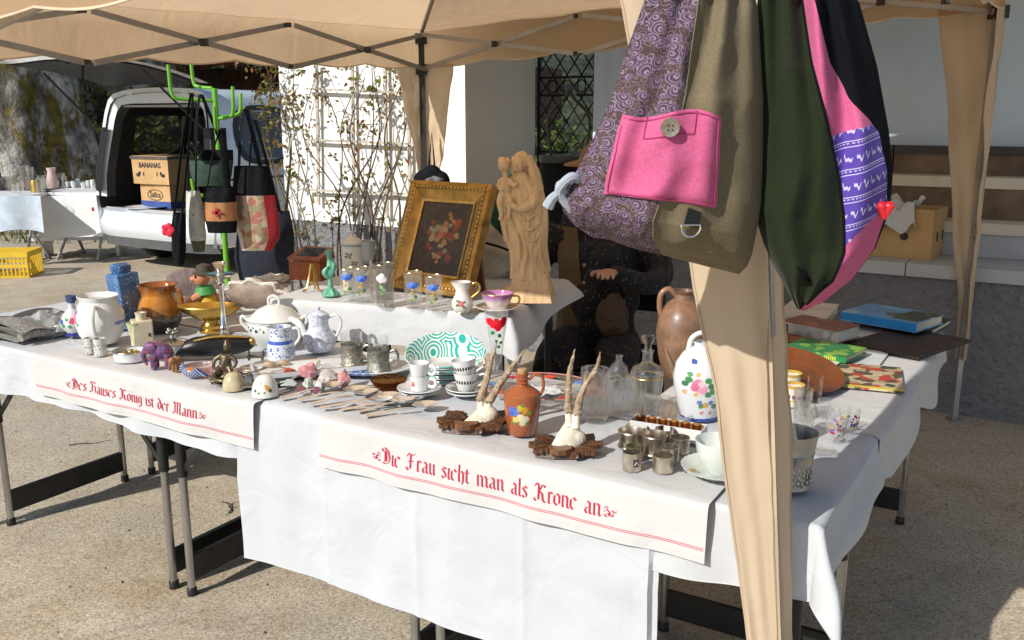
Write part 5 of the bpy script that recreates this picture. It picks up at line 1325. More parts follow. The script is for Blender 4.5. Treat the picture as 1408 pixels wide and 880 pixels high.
# green bird vase, canister, frosted tulip
def at(x, y, z, r): q = P(x, y, z); return q + Vector((q.x, q.y, 0)).normalized() * r
s = K(455, 408, BZ); GRN = M('jade_pottery', (.13, .42, .28), .35, var=.25, vs=40)
gv = thing('jade_bird_candlestick', 'jade green figural candlestick with leafy foot', 'candlestick', at(455, 408, BZ, .02))
mb = MB().lathe([(r * s, z * s) for r, z in [(0, 0), (12, 0), (13, 2), (8, 6), (4, 12), (3, 20), (5, 28), (6, 34), (4, 42), (3, 50), (5, 60), (6, 64), (4, 64), (0, 58)]], 16)
for i in range(6):
    a = i * 1.05; mb.tube([Vector((math.cos(a) * 3 * s, math.sin(a) * 3 * s, 9 * s)), Vector((math.cos(a) * 13 * s, math.sin(a) * 13 * s, 2.5 * s))], [3 * s, 4 * s, 1.2 * s], 8)
mb.tube(crom([Vector((-3, -3, 26)) * s, Vector((-6, -5, 34)) * s, Vector((-1, -6, 42)) * s], 5), [3.4 * s, 4.4 * s, 1.4 * s], 8); mb.tube(crom([Vector((3, -2, 30)) * s, Vector((6, 0, 42)) * s, Vector((3, 0, 52)) * s], 5), [3 * s, 3.6 * s, 1.2 * s], 8)
fuse(mb.build('figure', GRN, gv), .0032, 2)
s = K(487, 404, BZ)
cn = thing('floral_canister', 'cream china canister with painted sprigs behind the tumblers', 'canister', at(487, 402, BZ, .045))
MB().lathe([(r * s, z * s) for r, z in [(0, 0), (14, 0), (15, 2), (15.5, 40), (14, 60), (13, 64), (14.5, 65), (14.5, 68), (10, 73), (3, 76), (2, 79), (3.4, 82), (0, 84)]], 28).build('body', SP('canister_china', (.66, .63, .56), flower(-.01, .14, .010, (.32, .12, .36)) + flower(.012, .11, .008, (.5, .12, .3)) + flower(-.006, .07, .009, (.3, .14, .4)), .25, .004), cn)
MB().tube([(14.7 * s * math.cos(a), 14.7 * s * math.sin(a), 64.5 * s) for a in [6.283 * i / 28 for i in range(28)]], .0014, 5, True).build('green_line', M('green_line', (.05, .16, .12), .4), cn)
MB().tube(crom([(15 * s, 0, 52 * s), (23 * s, 0, 50 * s), (24 * s, 0, 30 * s), (15 * s, 0, 20 * s)], 6), 2 * s, 8).build('handle', SHELL, cn)
s = K(505, 400, BZ)
tv = thing('frosted_tulip_vase', 'frosted glass tulip vase on a coloured stem', 'vase', at(505, 400, BZ, .03))
MB().lathe([(r * s, z * s) for r, z in [(0, 36), (3, 36), (10, 42), (13, 52), (11.5, 66), (12.5, 68), (11.5, 67), (12, 52), (9, 43), (0, 39)]], 24, fn=lambda r, a, z: r * (1 + .05 * math.cos(a * 6) * (z > 60 * s))).build('cup', thin_glass('frosted_glass', (.62, .60, .58), .35, .5, haze=.42), tv)
MB().lathe([(r * s, z * s) for r, z in [(0, 0), (9, 0), (9, 2), (2.5, 5), (2, 36), (0, 36)]], 16).build('stem', M('violet_stem', (.22, .16, .28), .3), tv)
for i, cc in enumerate(((.1, .35, .35), (.35, .1, .3), (.4, .4, .5))): MB().tube([((-3 + i * 3) * s, -2.6 * s, 6 * s), ((-5 + i * 5) * s, -2.4 * s, 38 * s)], 1.3 * s, 6).build('stem_strand', M('strand%d' % i, cc, .3), tv)
# small floral cream jug
s = K(637, 430, BZ); CH = SP('cream_china', (.72, .70, .64), flower(-.004, .034, .011, (.62, .09, .16)) + [(.01, .02, .004, (.1, .3, .1))], .15, .004, bands=())
cj = thing('cream_jug', 'small cream china jug with a rose medallion and gilt handle', 'jug', at(636, 431, BZ, .03))
MB().lathe([(r * s, z * s) for r, z in [(0, 0), (10, 0), (11, 1), (15, 8), (15, 15), (10, 24), (9, 30), (11, 38), (12.5, 42), (11.5, 42), (8, 30), (13, 14), (0, 3)]], 28, fn=lambda r, a, z: r * (1 + (.28 * max(0, -math.cos(a)) ** 6 if z > 36 * s else 0))).build('body', CH, cj)
MB().tube(crom([(9 * s, 0, 33 * s), (16 * s, 0, 40 * s), (23 * s, 0, 38 * s), (23 * s, 0, 29 * s), (13 * s, 0, 20 * s)], 6), 1.7 * s, 8).build('handle', GOLDB, cj)
MB().tube([(10.4 * s * math.cos(a), 10.4 * s * math.sin(a), .001) for a in [6.283 * i / 24 for i in range(24)]], .0012, 5, True).build('gilt_foot', GOLDB, cj)
# purple cup on saucer near the cloth's corner
s = K(684, 430, BZ); q = at(684, 431, BZ, .035); cs = thing('lustre_teacup', 'purple lustre teacup with gilt rim on its saucer', 'teacup', q)
def lustre(nt, co, col): return mixc(nt, nd(nt, 'MapRange', {0: nd(nt, 'SeparateXYZ', {0: co}).outputs[2], 1: 14 * s, 2: 22 * s}).outputs[0], col, (.42, .16, .40))
MB().lathe([(r * s, z * s) for r, z in [(0, 4), (11, 4), (13, 7), (18, 14), (21, 22), (22.5, 26), (21.6, 26), (19, 20), (12, 8), (0, 6)]], 36, fn=lambda r, a, z: r * (1 + .02 * math.cos(a * 10))).build('cup', SP('lustre_china', (.72, .68, .68), [], .12, under=lustre), cs)
MB().tube([(22.2 * s * math.cos(a), 22.2 * s * math.sin(a), 26 * s) for a in [6.283 * i / 36 for i in range(36)]], .0016, 6, True).build('gilt_rim', GOLDB, cs)
MB().tube(crom([(20 * s, 0, 22 * s), (29 * s, 0, 21 * s), (30 * s, 0, 14 * s), (24 * s, 0, 9 * s), (15 * s, 0, 9 * s)], 6), 1.6 * s, 8).build('handle', GOLDB, cs)
sc_ = MB().lathe([(r * s, z * s) for r, z in [(0, 0), (12, 0), (26, 5), (30, 7), (29.5, 8), (25, 6.4), (12, 2), (0, 2)]], 36).build('saucer', SP('lustre_saucer', (.62, .50, .42), [], .12), cs)
# brass letter rack / small easel
s = K(430, 399, BZ); be = thing('brass_easel', 'tiny brass easel stand beside the wooden box', 'easel', at(431, 399, BZ, .0))
BRS = M('brass', (.55, .37, .10), .28, 1.0, var=.15, vs=20)
for sx in (-1, 1):
    MB().tube(crom([(sx * 13 * s, -8 * s, 0), (sx * 8 * s, -5 * s, 3 * s), (sx * 5 * s, 0, 18 * s), (sx * 2 * s, 2 * s, 36 * s)], 5), 1.6 * s, 6).build('leg', BRS, be)
MB().tube([(0, 10 * s, 0), (0, 2 * s, 34 * s)], 1.3 * s, 6).build('prop', BRS, be); MB().tube([(-7 * s, -3 * s, 10 * s), (7 * s, -3 * s, 10 * s)], 1.2 * s, 6).build('ledge', BRS, be)

# ---- seated seller, mostly hidden behind statue and backpacks
FLOR = print_mat('dark_floral_dress', (.013, .013, .018), [(.13, .06, .055), (.04, .05, .09), (.10, .08, .055), (.02, .02, .03), (.05, .06, .04)], 46, .9, .28)
SKIN = M('skin', (.46, .26, .18), .5, var=.08, vs=20); HAIR = M('brown_hat', (.22, .115, .05), .9, sheen=.3)
pp_ = Vector((.40, 4.12, 0)); man = thing('person', 'seated person in dark floral clothes and brown hat behind the statue', 'person', pp_, R(-14))
mb = MB()
mb.tube(crom([(0, .02, .50), (0, .03, .68), (0, .02, .88), (0, .0, 1.03)], 5), [.175, .165, .18, .17], 14)
mb.tube([(-.17, 0, 1.05), (.17, 0, 1.05)], .085, 12); mb.tube([(0, 0, 1.05), (0, -.01, 1.20)], [.08, .055], 10)
for sx in (-1, 1):
    mb.tube(crom([(-.19, 0, 1.06), (-.31, -.03, .86), (-.32, -.20, .86), (-.28, -.33, .925)] if sx < 0 else [(.19, 0, 1.06), (.28, -.03, .88), (.24, -.24, .86), (.11, -.36, .925)], 6), [.075, .062, .05, .036], 10)
    mb.tube(crom([(sx * .09, 0, .52), (sx * .13, -.28, .54), (sx * .14, -.46, .49)], 5), [.115, .095, .075], 12)
    mb.tube(crom([(sx * .14, -.46, .49), (sx * .13, -.44, .26), (sx * .13, -.42, .08)], 5), [.07, .06, .045], 10); mb.tube([(sx * .13, -.38, .04), (sx * .14, -.58, .035)], [.045, .04], 10)
mb.ball((0, -.015, 1.32), (.078, .095, .115), 18); mb.ball((0, -.05, 1.265), (.055, .06, .06), 12); mb.ball((0, -.118, 1.305), (.013, .02, .022), 8)
for sx in (-1, 1): mb.ball((sx * .080, .0, 1.31), (.012, .022, .03), 8)
fuse(mb.build('body', FLOR, man), .012, 3)
def hand(cx, cy, cz, sx, nm='hand'):
    h_ = MB(); h_.ball((cx, cy, cz), (.040, .045, .016), 12)
    for i in range(4):
        x = cx - sx * .03 + sx * i * .02; l_ = (.06, .072, .068, .052)[i]
        h_.tube(crom([(x, cy - .03, cz), (x, cy - .035 - l_ * .5, cz + .006), (x, cy - .035 - l_, cz - .010)], 4), [.0095, .0085, .007], 8)
    h_.tube(crom([(cx - sx * .035, cy + .01, cz), (cx - sx * .06, cy - .02, cz), (cx - sx * .062, cy - .05, cz - .006)], 4), [.011, .0095, .008], 8)
    return h_
hd = hand(.10, -.41, .930, 1); fuse(hd.build('hand', SKIN, man), .0035, 2); hd = hand(-.275, -.40, .932, -1); fuse(hd.build('hand', SKIN, man), .0035, 2)
fc = MB(); fc.ball((0, -.022, 1.325), (.081, .098, .118), 20); fc.ball((0, -.052, 1.265), (.058, .063, .063), 14); fc.tube([(0, -.115, 1.34), (0, -.138, 1.30)], [.008, .015], 8); fc.tube([(0, -.02, 1.26), (0, -.01, 1.16)], .058, 12)
for sx in (-1, 1): fc.ball((sx * .083, .0, 1.31), (.012, .022, .03), 8); fc.tube([(sx * .018, -.112, 1.352), (sx * .05, -.100, 1.35)], .007, 6)
fc.tube([(-.022, -.112, 1.262), (.022, -.112, 1.262)], .006, 6)
fuse(fc.build('head', SKIN, man), .0055, 2)
for sx in (-1, 1): MB().ball((sx * .033, -.105, 1.335), (.012, .008, .007), 10).build('eye', INK, man)
MB().lathe([(0, 1.455), (.05, 1.45), (.088, 1.41), (.098, 1.375), (.105, 1.37), (.165, 1.352), (.168, 1.345), (.10, 1.36), (.094, 1.37)], 28, c=(0, -.01, 0)).build('hat', HAIR, man)
hr = MB(); hr.ball((0, .035, 1.315), (.088, .08, .105), 16); hr.build('hair', M('brown_hair', (.10, .055, .03), .8), man)
vst = MB().grid(lambda a, b: (lambda an, r_: (r_ * math.cos(an), .02 + r_ * .98 * math.sin(an), lerp(.52, 1.08, b)))(lerp(-3.0, -1.75 - .25 * b, a), .192 + .006 * math.sin(a * 14 + b * 5) + .004 * math.sin(b * 19)), 16, 20); vst.build('vest', woven('olive_vest', (.16, .115, .065), .2), man)
for i in range(5): MB().ball((-.04, -.180, .60 + i * .08), (.009, .004, .009), 8).build('button', HORN, man)
ch = thing('chair', 'black metal chair behind the raised table', 'chair', pp_ + Vector((.10, .06, 0)), R(-14))
MB().box((0, 0, .44), (.42, .40, .05)).build('seat', DEN, ch)
for sx in (-1, 1):
    MB().tube([(sx * .19, -.18, 0), (sx * .17, -.16, .43)], .012, 8).build('leg', LBLK, ch); MB().tube(crom([(sx * .21, .24, 0), (sx * .19, .19, .45), (sx * .19, .24, .88)], 5), .012, 8).build('leg', LBLK, ch)
MB().grid(lambda a, b: (lerp(-.2, .2, a), .235 + .03 * math.sin(a * 3.14), lerp(.62, .88, b)), 8, 4).build('backrest', DEN, ch)
hbg = thing('leather_bag', 'brown leather bag hanging on the black chair', 'bag', PY(842, 428, 3.86))
mb = MB(); mb.rock((0, 0, -.02), (.066, .035, .095), 3, .35, 16); mb.rock((0, 0, -.06), (.07, .04, .055), 5, .3, 14); o = fuse(mb.build('bag', M('brown_leather', (.085, .042, .024), .6, bump=.3, bs=60), hbg), .005)
MB().grid(lambda a, b: (lerp(-.052, .052, a), -.036 - .006 * math.sin(a * 3.1) - .004 * b, lerp(.06, -.01 - .02 * math.sin(a * 3.1), b)), 10, 8).build('flap', M('brown_leather_dark', (.085, .04, .022), .6), hbg); MB().tube(crom([(-.05, 0, .06), (-.02, .03, .2), (.05, 0, .06)], 6), .006, 6).build('strap', DEN, hbg)
jk = thing('dark_jacket', 'dark jacket draped on the chair to the right of the seller', 'jacket', PY(832, 400, 3.98))
mb = MB()
for x, z, r in ((0, .05, .10), (-.06, -.05, .10), (.06, -.04, .10), (-.03, -.16, .09), (.05, -.17, .09), (0, .14, .08)): mb.ball((x, 0, z), (r, .07, r), 12)
fuse(mb.build('cloth', FLOR, jk), .012)
# pale cloth bag and green cushion beyond the frame
cbg = thing('canvas_bag', 'slumped cream canvas bag with a black strap behind the painting', 'bag', RM @ Vector((-.30, .69, .906)))
mb = MB()
for x, y, z, r in ((0, 0, .09, .105), (-.09, .02, .08, .09), (.09, 0, .08, .09), (.03, 0, .18, .08), (-.05, .01, .15, .075), (.12, 0, .14, .06)): mb.rock((x, y, z), (r, r * .55, r), int(x * 90), .3, 14)
fuse(mb.build('bag', M('cream_bag', (.60, .52, .42), .95, bump=.6, bs=14, bd=.02), cbg), .008, 2)
MB().tube(crom([(-.06, -.075, .16), (.05, -.085, .13), (.15, -.06, .08)], 6), .016, 8, flat=.3).build('strap', DEN, cbg)
gcn = thing('green_cushion', 'dark green printed cloth bundle above the cream bag', 'bundle', RM @ Vector((-.20, .71, 1.10)))
mb = MB(); mb.rock((0, 0, .09), (.12, .07, .13), 4, .25, 16); mb.build('bundle', print_mat('green_print', (.012, .10, .065), [(.01, .03, .02), (.02, .14, .09), (.3, .4, .3), (.01, .05, .03)], 22, .9, .4), gcn)
# black stand behind the person near the gate
bs_ = thing('black_stand', 'black music stand in front of the lattice gate', 'stand', (.33, 5.4, 0))
MB().lathe([(0, 0), (.17, 0), (.17, .02), (.03, .05), (0, .05)], 20).build('foot', LBLK, bs_); MB().tube([(0, 0, .03), (0, 0, 1.32)], .014, 8).build('pole', LBLK, bs_)
MB().lathe([(0, 1.30), (.17, 1.30), (.175, 1.32), (.17, 1.34), (0, 1.34)], 24).build('tray', LBLK, bs_)
for sx in (-1, 1): MB().tube(crom([(sx * .10, 0, 1.34), (sx * .12, 0, 1.55), (sx * .03, 0, 1.66), (0, 0, 1.70)], 5), .009, 6).build('hoop', LBLK, bs_)
gb_ = MB()
gb_.grid(lambda a, b: (.16 * math.cos(a * 6.283) * (1 - .15 * b), .12 * math.sin(a * 6.283), lerp(1.30, .72, b)), 28, 8, wrap=True)
gb_.build('hanging_bag', DEN, bs_)
# cardboard box with white linen on the porch
q = PN(1221, 362, WL(0, .10, 0), E2); q.z = .8005; bx_ = thing('cardboard_box', 'open cardboard box with white linen on the porch slab', 'box', q + E2 * .20, ROW - R(6))
bw, bd_, bh = .45, .30, .27
for nm, cc, dd in (('side', (0, -bd_ / 2, bh / 2), (bw, .006, bh)), ('side', (0, bd_ / 2, bh / 2), (bw, .006, bh)), ('side', (-bw / 2, 0, bh / 2), (.006, bd_ - .008, bh)), ('side', (bw / 2, 0, bh / 2), (.006, bd_ - .008, bh)), ('bottom', (0, 0, .004), (bw - .01, bd_ - .01, .006))):
    MB().box(cc, dd).build(nm, CARD, bx_, smooth=0)
MB().lathe([(0, 0), (.022, 0), (.022, .002), (0, .002)], 16, M=Matrix.Translation((.08, -bd_ / 2 - .0045, .12)) @ Matrix.Rotation(R(90), 4, 'X')).build('hand_hole', INK, bx_)
for y in (-.06, .06): MB().box((bw / 2 + .0035, y, .12), (.003, .03, .05)).build('hand_hole', INK, bx_)
lw = MB().grid(lambda a, b: (lerp(-.12, .14, a) + .02 * math.sin(b * 7), -bd_ / 2 + .10 - .16 * b + (.0 if b < .6 else 0), bh + .03 - .02 * math.cos(a * 9) + .035 * noise.noise(Vector((a * 5, b * 5, 3))) * 2 - (.0 if b < .62 else (b - .62) * .35)), 26, 26)
lo_ = lw.build('linen_cloth', LIN); lo_.location = bx_.location; lo_.rotation_euler = bx_.rotation_euler; tag(lo_, 'crumpled white linen spilling over the edge of the cardboard box', 'cloth')
# ================================================================== ON THE FRONT AND SIDE TABLES
def PF(x, y, r=0.0, z=TZ): return at(x, y, z, r)
def ware(name, label, cat, x, y, prof, mat, n=28, z=TZ, group=None, rz=0, fn=None, part='body', ex=1, ey=1, one=False):
    """thrown ware: profile in photo pixels (radius, height), x/y the middle of its foot's front edge"""
    s = K(x, y, z); r0 = max(p[0] for p in prof[:3]) * s
    q = PF(x, y, r0 * .8 * ey, z)
    pr = [(p[0] * s, p[1] * s) for p in prof]
    if one:
        o = MB().lathe(pr, n, fn=fn, ex=ex, ey=ey).build(name, mat, loc=q, rz=rz); tag(o, label, cat, group); return o, s
    t = thing(name, label, cat, q, rz, group)
    MB().lathe(pr, n, fn=fn, ex=ex, ey=ey).build(part, mat, t)
    return t, s
def px3(s, *pts): return [Vector(p) * s for p in pts]
def spx(s, L): return [(x * s, z * s, r * s, c) for x, z, r, c in L]
def ring(t, r, z, w, mat, nm='rim', n=32): return MB().tube([(r * math.cos(a), r * math.sin(a), z) for a in [6.283 * i / n for i in range(n)]], w, 6, True).build(nm, mat, t)
POR = M('porcelain', (.70, .71, .71), .12, var=.03, coat=.4)
COBALT = (.03, .07, .42)
# ---------------- left end
npq = thing('newspaper_bundle', 'folded grey newspapers at the left end of the table', 'newspaper', PF(28, 462, .05), R(-25))
NEWS = print_mat('newsprint', (.26, .255, .235), [(.10, .10, .10), (.34, .335, .31), (.18, .18, .17), (.36, .35, .33)], 90, .95, .35)
for j in range(4):
    MB().grid(lambda a, b: (lerp(-.17, .13, a) + .012 * j, lerp(-.11, .13, b), .012 * j + .022 * math.sin(math.pi * a) * (.5 + .3 * j) + .008 * math.sin(b * 9 + j * 2) + .002), 18, 14).build('sheet', NEWS, npq)
MB().tube([(.15, -.11 + .24 * k / 8, .022 + .006 * math.sin(k)) for k in range(9)], .016, 8).build('fold', NEWS, npq)
pb = MB(); rnd = random.Random(4)
for x, y, z, r in ((0, 0, .035, .06), (.06, .01, .03, .05), (-.07, .0, .025, .045), (.02, .02, .06, .04)): pb.rock((x, y, z), (r, r * .8, r * .75), rnd.randint(0, 99), .9, 16, freq=2.2)
plas = thin_glass('crinkled_plastic', (.80, .80, .79), .15, .45, haze=.30)
o = pb.build('plastic_bag', plas, loc=PF(58, 462, .03)); tag(o, 'crumpled clear plastic bag beside the newspapers', 'plastic bag')
t, s = ware('bud_vase', 'small blue banded bud vase left of the white pitcher', 'vase', 103, 463, [(0, 0), (11, 0), (12, 2), (9, 4), (16, 14), (17, 20), (12, 31), (5, 38), (4.5, 46), (7, 50), (7, 56), (4.5, 52), (0, 40)],
            SP('bud_vase_glaze', (.66, .67, .68), spx(.0026, [(-10, 22, 4, (.04, .08, .4)), (-7, 17, 3.4, (.06, .3, .12)), (-2, 26, 3, (.06, .3, .12)), (6, 24, 5, (.55, .08, .2)), (3, 16, 3, (.05, .3, .15))]), bands=((0, 5 * .0026, (.02, .03, .24)), (47 * .0026, 60 * .0026, (.05, .08, .2)))))
t, s = ware('white_pitcher', 'large white pitcher with a pink rose and broad handle', 'pitcher', 141, 474, [(0, 0), (20, 0), (22, 2), (29, 14), (33, 28), (32, 42), (26, 54), (24, 59), (27, 66), (26, 66.5), (22.5, 59), (30, 40), (31, 26), (20, 4), (0, 3)],
            SP('pitcher_glaze', (.73, .74, .73), spx(.0026, [(-28, 36, 5, (.70, .13, .25)), (-25, 40, 5, (.75, .2, .3)), (-29, 31, 4.4, (.62, .09, .2)), (-24, 34, 4, (.75, .16, .27)), (-22, 46, 3.4, (.25, .12, .45)), (-30, 46, 2.6, (.1, .15, .5)), (-19, 30, 2.6, (.1, .32, .12)), (30, 30, 3, (.2, .2, .5))]), warp=.003),
            fn=lambda r, a, z: r * (1 + .22 * max(0, math.cos(a - 2.6)) ** 8 * max(0, z / .17 - .3)))
MB().tube(crom(px3(s, (7, -23, 54), (7, -33, 55), (8, -40, 44), (7, -37, 28), (5, -30, 16)), 7), [3.4 * s, 4 * s, 3 * s, 2.6 * s], 10, flat=.7).build('handle', POR, t)
BG = M('blue_salt_glaze', (.045, .12, .26), .3, var=.5, vs=22, coat=.4, grime=.5)
def blue_glaze():
    m, nt, b, co = base('speckled_blue_glaze', .25, coat=.4)
    col = ramp(nt, tex(nt, co, 18, 5, .7), [(.3, (.015, .04, .12)), (.5, (.05, .15, .36)), (.7, (.10, .25, .48))])
    v = nd(nt, 'TexVoronoi', {'Vector': co, 'Scale': 85.0}).outputs['Distance']
    nt.links.new(mixc(nt, mth(nt, 'LESS_THAN', v, .2), col, (.42, .52, .62)), b.inputs['Base Color']); return m
BG = blue_glaze()
s = K(183, 452, TZ); t = thing('square_flask', 'tall square blue glazed flask leaning behind the pitcher', 'flask', PF(180, 452, .03), R(-38), rx=R(2), ry=R(-5))
mb = MB().box((0, 0, 38 * s), (30 * s, 30 * s, 76 * s), taper=1.06); o = mb.build('body', BG, t); bv = o.modifiers.new('round', 'BEVEL'); bv.width = .006; bv.segments = 3
MB().lathe([(0, 76 * s), (11 * s, 76 * s), (13.5 * s, 80 * s), (13.5 * s, 86 * s), (10 * s, 89 * s), (6.5 * s, 88 * s), (6 * s, 80 * s), (0, 80 * s)], 24).build('neck', BG, t)
def amber(nt, co, col):
    z = nd(nt, 'SeparateXYZ', {0: co}).outputs[2]; w = mth(nt, 'ADD', z, mth(nt, 'MULTIPLY', tex(nt, co, 26, 4, .7, 1.0), .07))
    return ramp(nt, nd(nt, 'MapRange', {0: w, 1: .04, 2: .24}).outputs[0], [(0, (.018, .016, .015)), (.22, (.035, .04, .025)), (.36, (.33, .12, .015)), (.6, (.52, .21, .022)), (.8, (.30, .085, .012)), (1, (.10, .03, .012))])
t, s = ware('amber_jug', 'amber and black glazed pottery jug with pinched lip', 'jug', 222, 456, [(0, 0), (22, 0), (24, 3), (29, 14), (30, 24), (26, 38), (21, 48), (22, 56), (26, 63), (24.5, 63), (19.5, 55), (19, 47), (27, 24), (20, 5), (0, 4)], SP('amber_glaze', (.4, .2, .03), [], .08, under=amber, coat=.7),
            fn=lambda r, a, z: r * (1 + (.10 * max(0, math.cos(a - 3.7)) ** 10 if z > .14 else 0) + .012 * math.cos(a * 5)))
MB().tube(crom(px3(s, (21, -4, 56), (30, -5, 54), (33, -4, 40), (28, -2, 22)), 6), 3.2 * s, 9).build('handle', SP('amber_handle', (.30, .10, .015), [], .1, coat=.6), t)
s = K(200, 486, TZ); t = thing('cream_flask', 'square cream pottery flask with a flared green vase shape', 'flask', PF(198, 484, .025), R(28))
CRM = M('cream_pottery', (.60, .53, .38), .35, var=.08, vs=30, coat=.2)
o = MB().box((0, 0, 22 * s), (27 * s, 24 * s, 44 * s)).build('body', CRM, t); bv = o.modifiers.new('round', 'BEVEL'); bv.width = .004; bv.segments = 2
MB().lathe([(0, 44 * s), (7 * s, 44 * s), (7 * s, 51 * s), (8 * s, 54 * s), (5 * s, 54 * s), (0, 47 * s)], 20).build('neck', CRM, t)
MB().ball((8 * s, -12.3 * s, 24 * s), (1.6 * s, .6 * s, 3 * s), 8).build('painted_mark', INK, t)
t, s = ware('green_goblet', 'pale yellow green waisted goblet before the cream flask', 'goblet', 188, 485, [(0, 0), (9, 0), (9, 3), (6, 7), (6, 20), (9, 34), (10.5, 41), (9.5, 41), (5, 22), (0, 18)], M('celadon', (.52, .54, .30), .3, var=.1, coat=.3), one=True)
PAT = print_mat('black_white_print', (.62, .62, .60), [(.03, .03, .03), (.6, .6, .58), (.10, .10, .10), (.5, .5, .48)], 150, .3, .42)
ware('patterned_shot_cup', 'small black and white patterned cup, left one of the pair', 'cup', 125, 487, [(0, 0), (7.5, 0), (7.5, 22), (6.8, 22), (6.6, 3), (0, 2)], PAT, one=True, group='pair of patterned cups')
ware('patterned_shot_cup', 'small black and white patterned cup, right one nearer the hem', 'cup', 139, 490, [(0, 0), (8.5, 0), (8.5, 24), (7.8, 24), (7.6, 3), (0, 2)], PAT, one=True, group='pair of patterned cups')
SILV = M('tarnished_silver', (.55, .52, .46), .22, 1.0, var=.25, vs=22); PEWT = M('pewter', (.36, .355, .34), .38, .95, var=.2, vs=25, bump=.15, bs=120)
t, s = ware('rimmed_dish', 'low white dish with gilt contents, left of the elephant', 'dish', 181, 499, [(0, 0), (20, 0), (22, 2), (23, 12), (24, 14), (22, 13.5), (21, 4), (0, 3)], POR)
ring(t, 23 * s, 13.6 * s, 1.2 * s, SILV)
mb = MB(); rnd = random.Random(6)
for i in range(26): mb.rock((rnd.uniform(-15, 15) * s, rnd.uniform(-15, 15) * s, rnd.uniform(4, 10) * s), rnd.uniform(2, 4) * s, i, .3, 8)
mb.build('trinkets', BRS, t)
t, s = ware('lidded_cup', 'white cup with pewter lid and flower finial beside the amber jug', 'cup', 240, 494, [(0, 0), (13, 0), (15, 3), (20, 14), (22, 20), (21, 20), (14, 6), (0, 4)], POR)
MB().lathe([(22 * s, 20 * s), (22.5 * s, 21.5 * s), (14 * s, 25 * s), (5 * s, 28 * s), (4 * s, 32 * s), (0, 33 * s)], 26).build('lid', SILV, t)
fm = MB()
for i in range(7): fm.ball((6 * s * math.cos(i * .9), 6 * s * math.sin(i * .9), 36 * s + (i % 2) * 3 * s), (3 * s, 3 * s, 2.4 * s), 8)
fm.ball((0, 0, 36 * s), 4 * s, 8); fm.build('finial', PEWT, t)
MB().tube(crom(px3(s, (21, 0, 17), (30, 0, 17), (29, 0, 8), (17, 0, 6)), 5), 1.8 * s, 8).build('handle', POR, t)
# elephant
s = K(222, 508, TZ); t = thing('elephant_figurine', 'purple patchwork elephant figurine standing at the table edge', 'figurine', PF(222, 507, .012), R(8))
mb = MB(); mb.ball(px3(s, (2, 0, 24))[0], (15 * s, 11 * s, 12 * s), 16); mb.ball(px3(s, (-12, 0, 29))[0], (9 * s, 8 * s, 9 * s), 14)
mb.tube(crom(px3(s, (-18, 0, 28), (-22, -1, 20), (-20, -2, 10), (-17, -3, 5)), 6), [4.6 * s, 3.2 * s, 2 * s], 9)
for x, y in ((-8, -6), (-8, 6), (11, -6), (11, 6)): mb.tube(px3(s, (x, y, 20), (x, y, 0)), [5 * s, 4 * s, 4.6 * s], 10)
for y in (-1, 1): mb.ball(px3(s, (-8, y * 9, 30))[0], (6 * s, 1.8 * s, 8 * s), 10); mb.tube(px3(s, (-17, y * 3, 24), (-22, y * 4, 21)), [1.3 * s, .5 * s], 6)
mb.tube(px3(s, (16, 0, 28), (19, 0, 16)), 1.1 * s, 6)
fuse(mb.build('body', print_mat('patchwork_elephant', (.13, .05, .13), [(.34, .08, .13), (.16, .07, .2), (.12, .1, .3), (.38, .14, .18), (.10, .05, .12)], 60, .45, .5), t), .0024, 2)
# small wooden elephant, pink dish, blue bird
s = K(246, 512, TZ); t = thing('wooden_elephant', 'tiny brown wooden elephant between the purple one and the pink dish', 'figurine', PF(245, 511, .008), R(60))
mb = MB(); mb.ball(px3(s, (0, 0, 14))[0], (9 * s, 6 * s, 7 * s), 12); mb.ball(px3(s, (-9, 0, 17))[0], 5 * s, 10); mb.tube(px3(s, (-12, 0, 16), (-14, 0, 5)), [2.4 * s, 1.4 * s], 8)
for x, y in ((-5, -3), (-5, 3), (5, -3), (5, 3)): mb.tube(px3(s, (x, y, 12), (x, y, 0)), 2.6 * s, 8)
fuse(mb.build('body', M('carved_brown', (.30, .14, .05), .45), t), .002, 2)
PINKG = thin_glass('pink_glass', (.95, .78, .76), body=.2)
t, s = ware('pink_glass_dish', 'ribbed pink glass dish behind the blue bird', 'dish', 277, 517, [(0, 0), (13, 0), (17, 4), (21, 13), (20, 13), (15, 5), (0, 3)], PINKG, 40, fn=lambda r, a, z: r * (1 + .05 * math.cos(a * 14)), one=True)
s = K(265, 522, TZ); t = thing('glass_bird', 'blue and white glass bird with an orange back stripe', 'figurine', PF(265, 521, .012), R(-12))
mb = MB(); mb.ball(px3(s, (0, 0, 8))[0], (15 * s, 8 * s, 8 * s), 16); mb.ball(px3(s, (-14, 0, 14))[0], (5 * s, 4 * s, 6 * s), 10); mb.tube(px3(s, (10, 0, 8), (24, 0, 4)), [5 * s, 1.4 * s], 10)
def stripes(nt, co, col):
    q = nd(nt, 'SeparateXYZ', {0: co}); a = mth(nt, 'ARCTAN2', mth(nt, 'SUBTRACT', q.outputs[2], .045), q.outputs[0])
    return mixc(nt, mth(nt, 'GREATER_THAN', mth(nt, 'SINE', mth(nt, 'MULTIPLY', a, 34.0)), .45), (.012, .04, .18), (.45, .5, .55))
fuse(mb.build('body', SP('striped_blue_glass', (.02, .06, .25), [(0, 15 * s, 5 * s, (.40, .13, .03))], .08, under=stripes, coat=.8), t), .0022, 2)
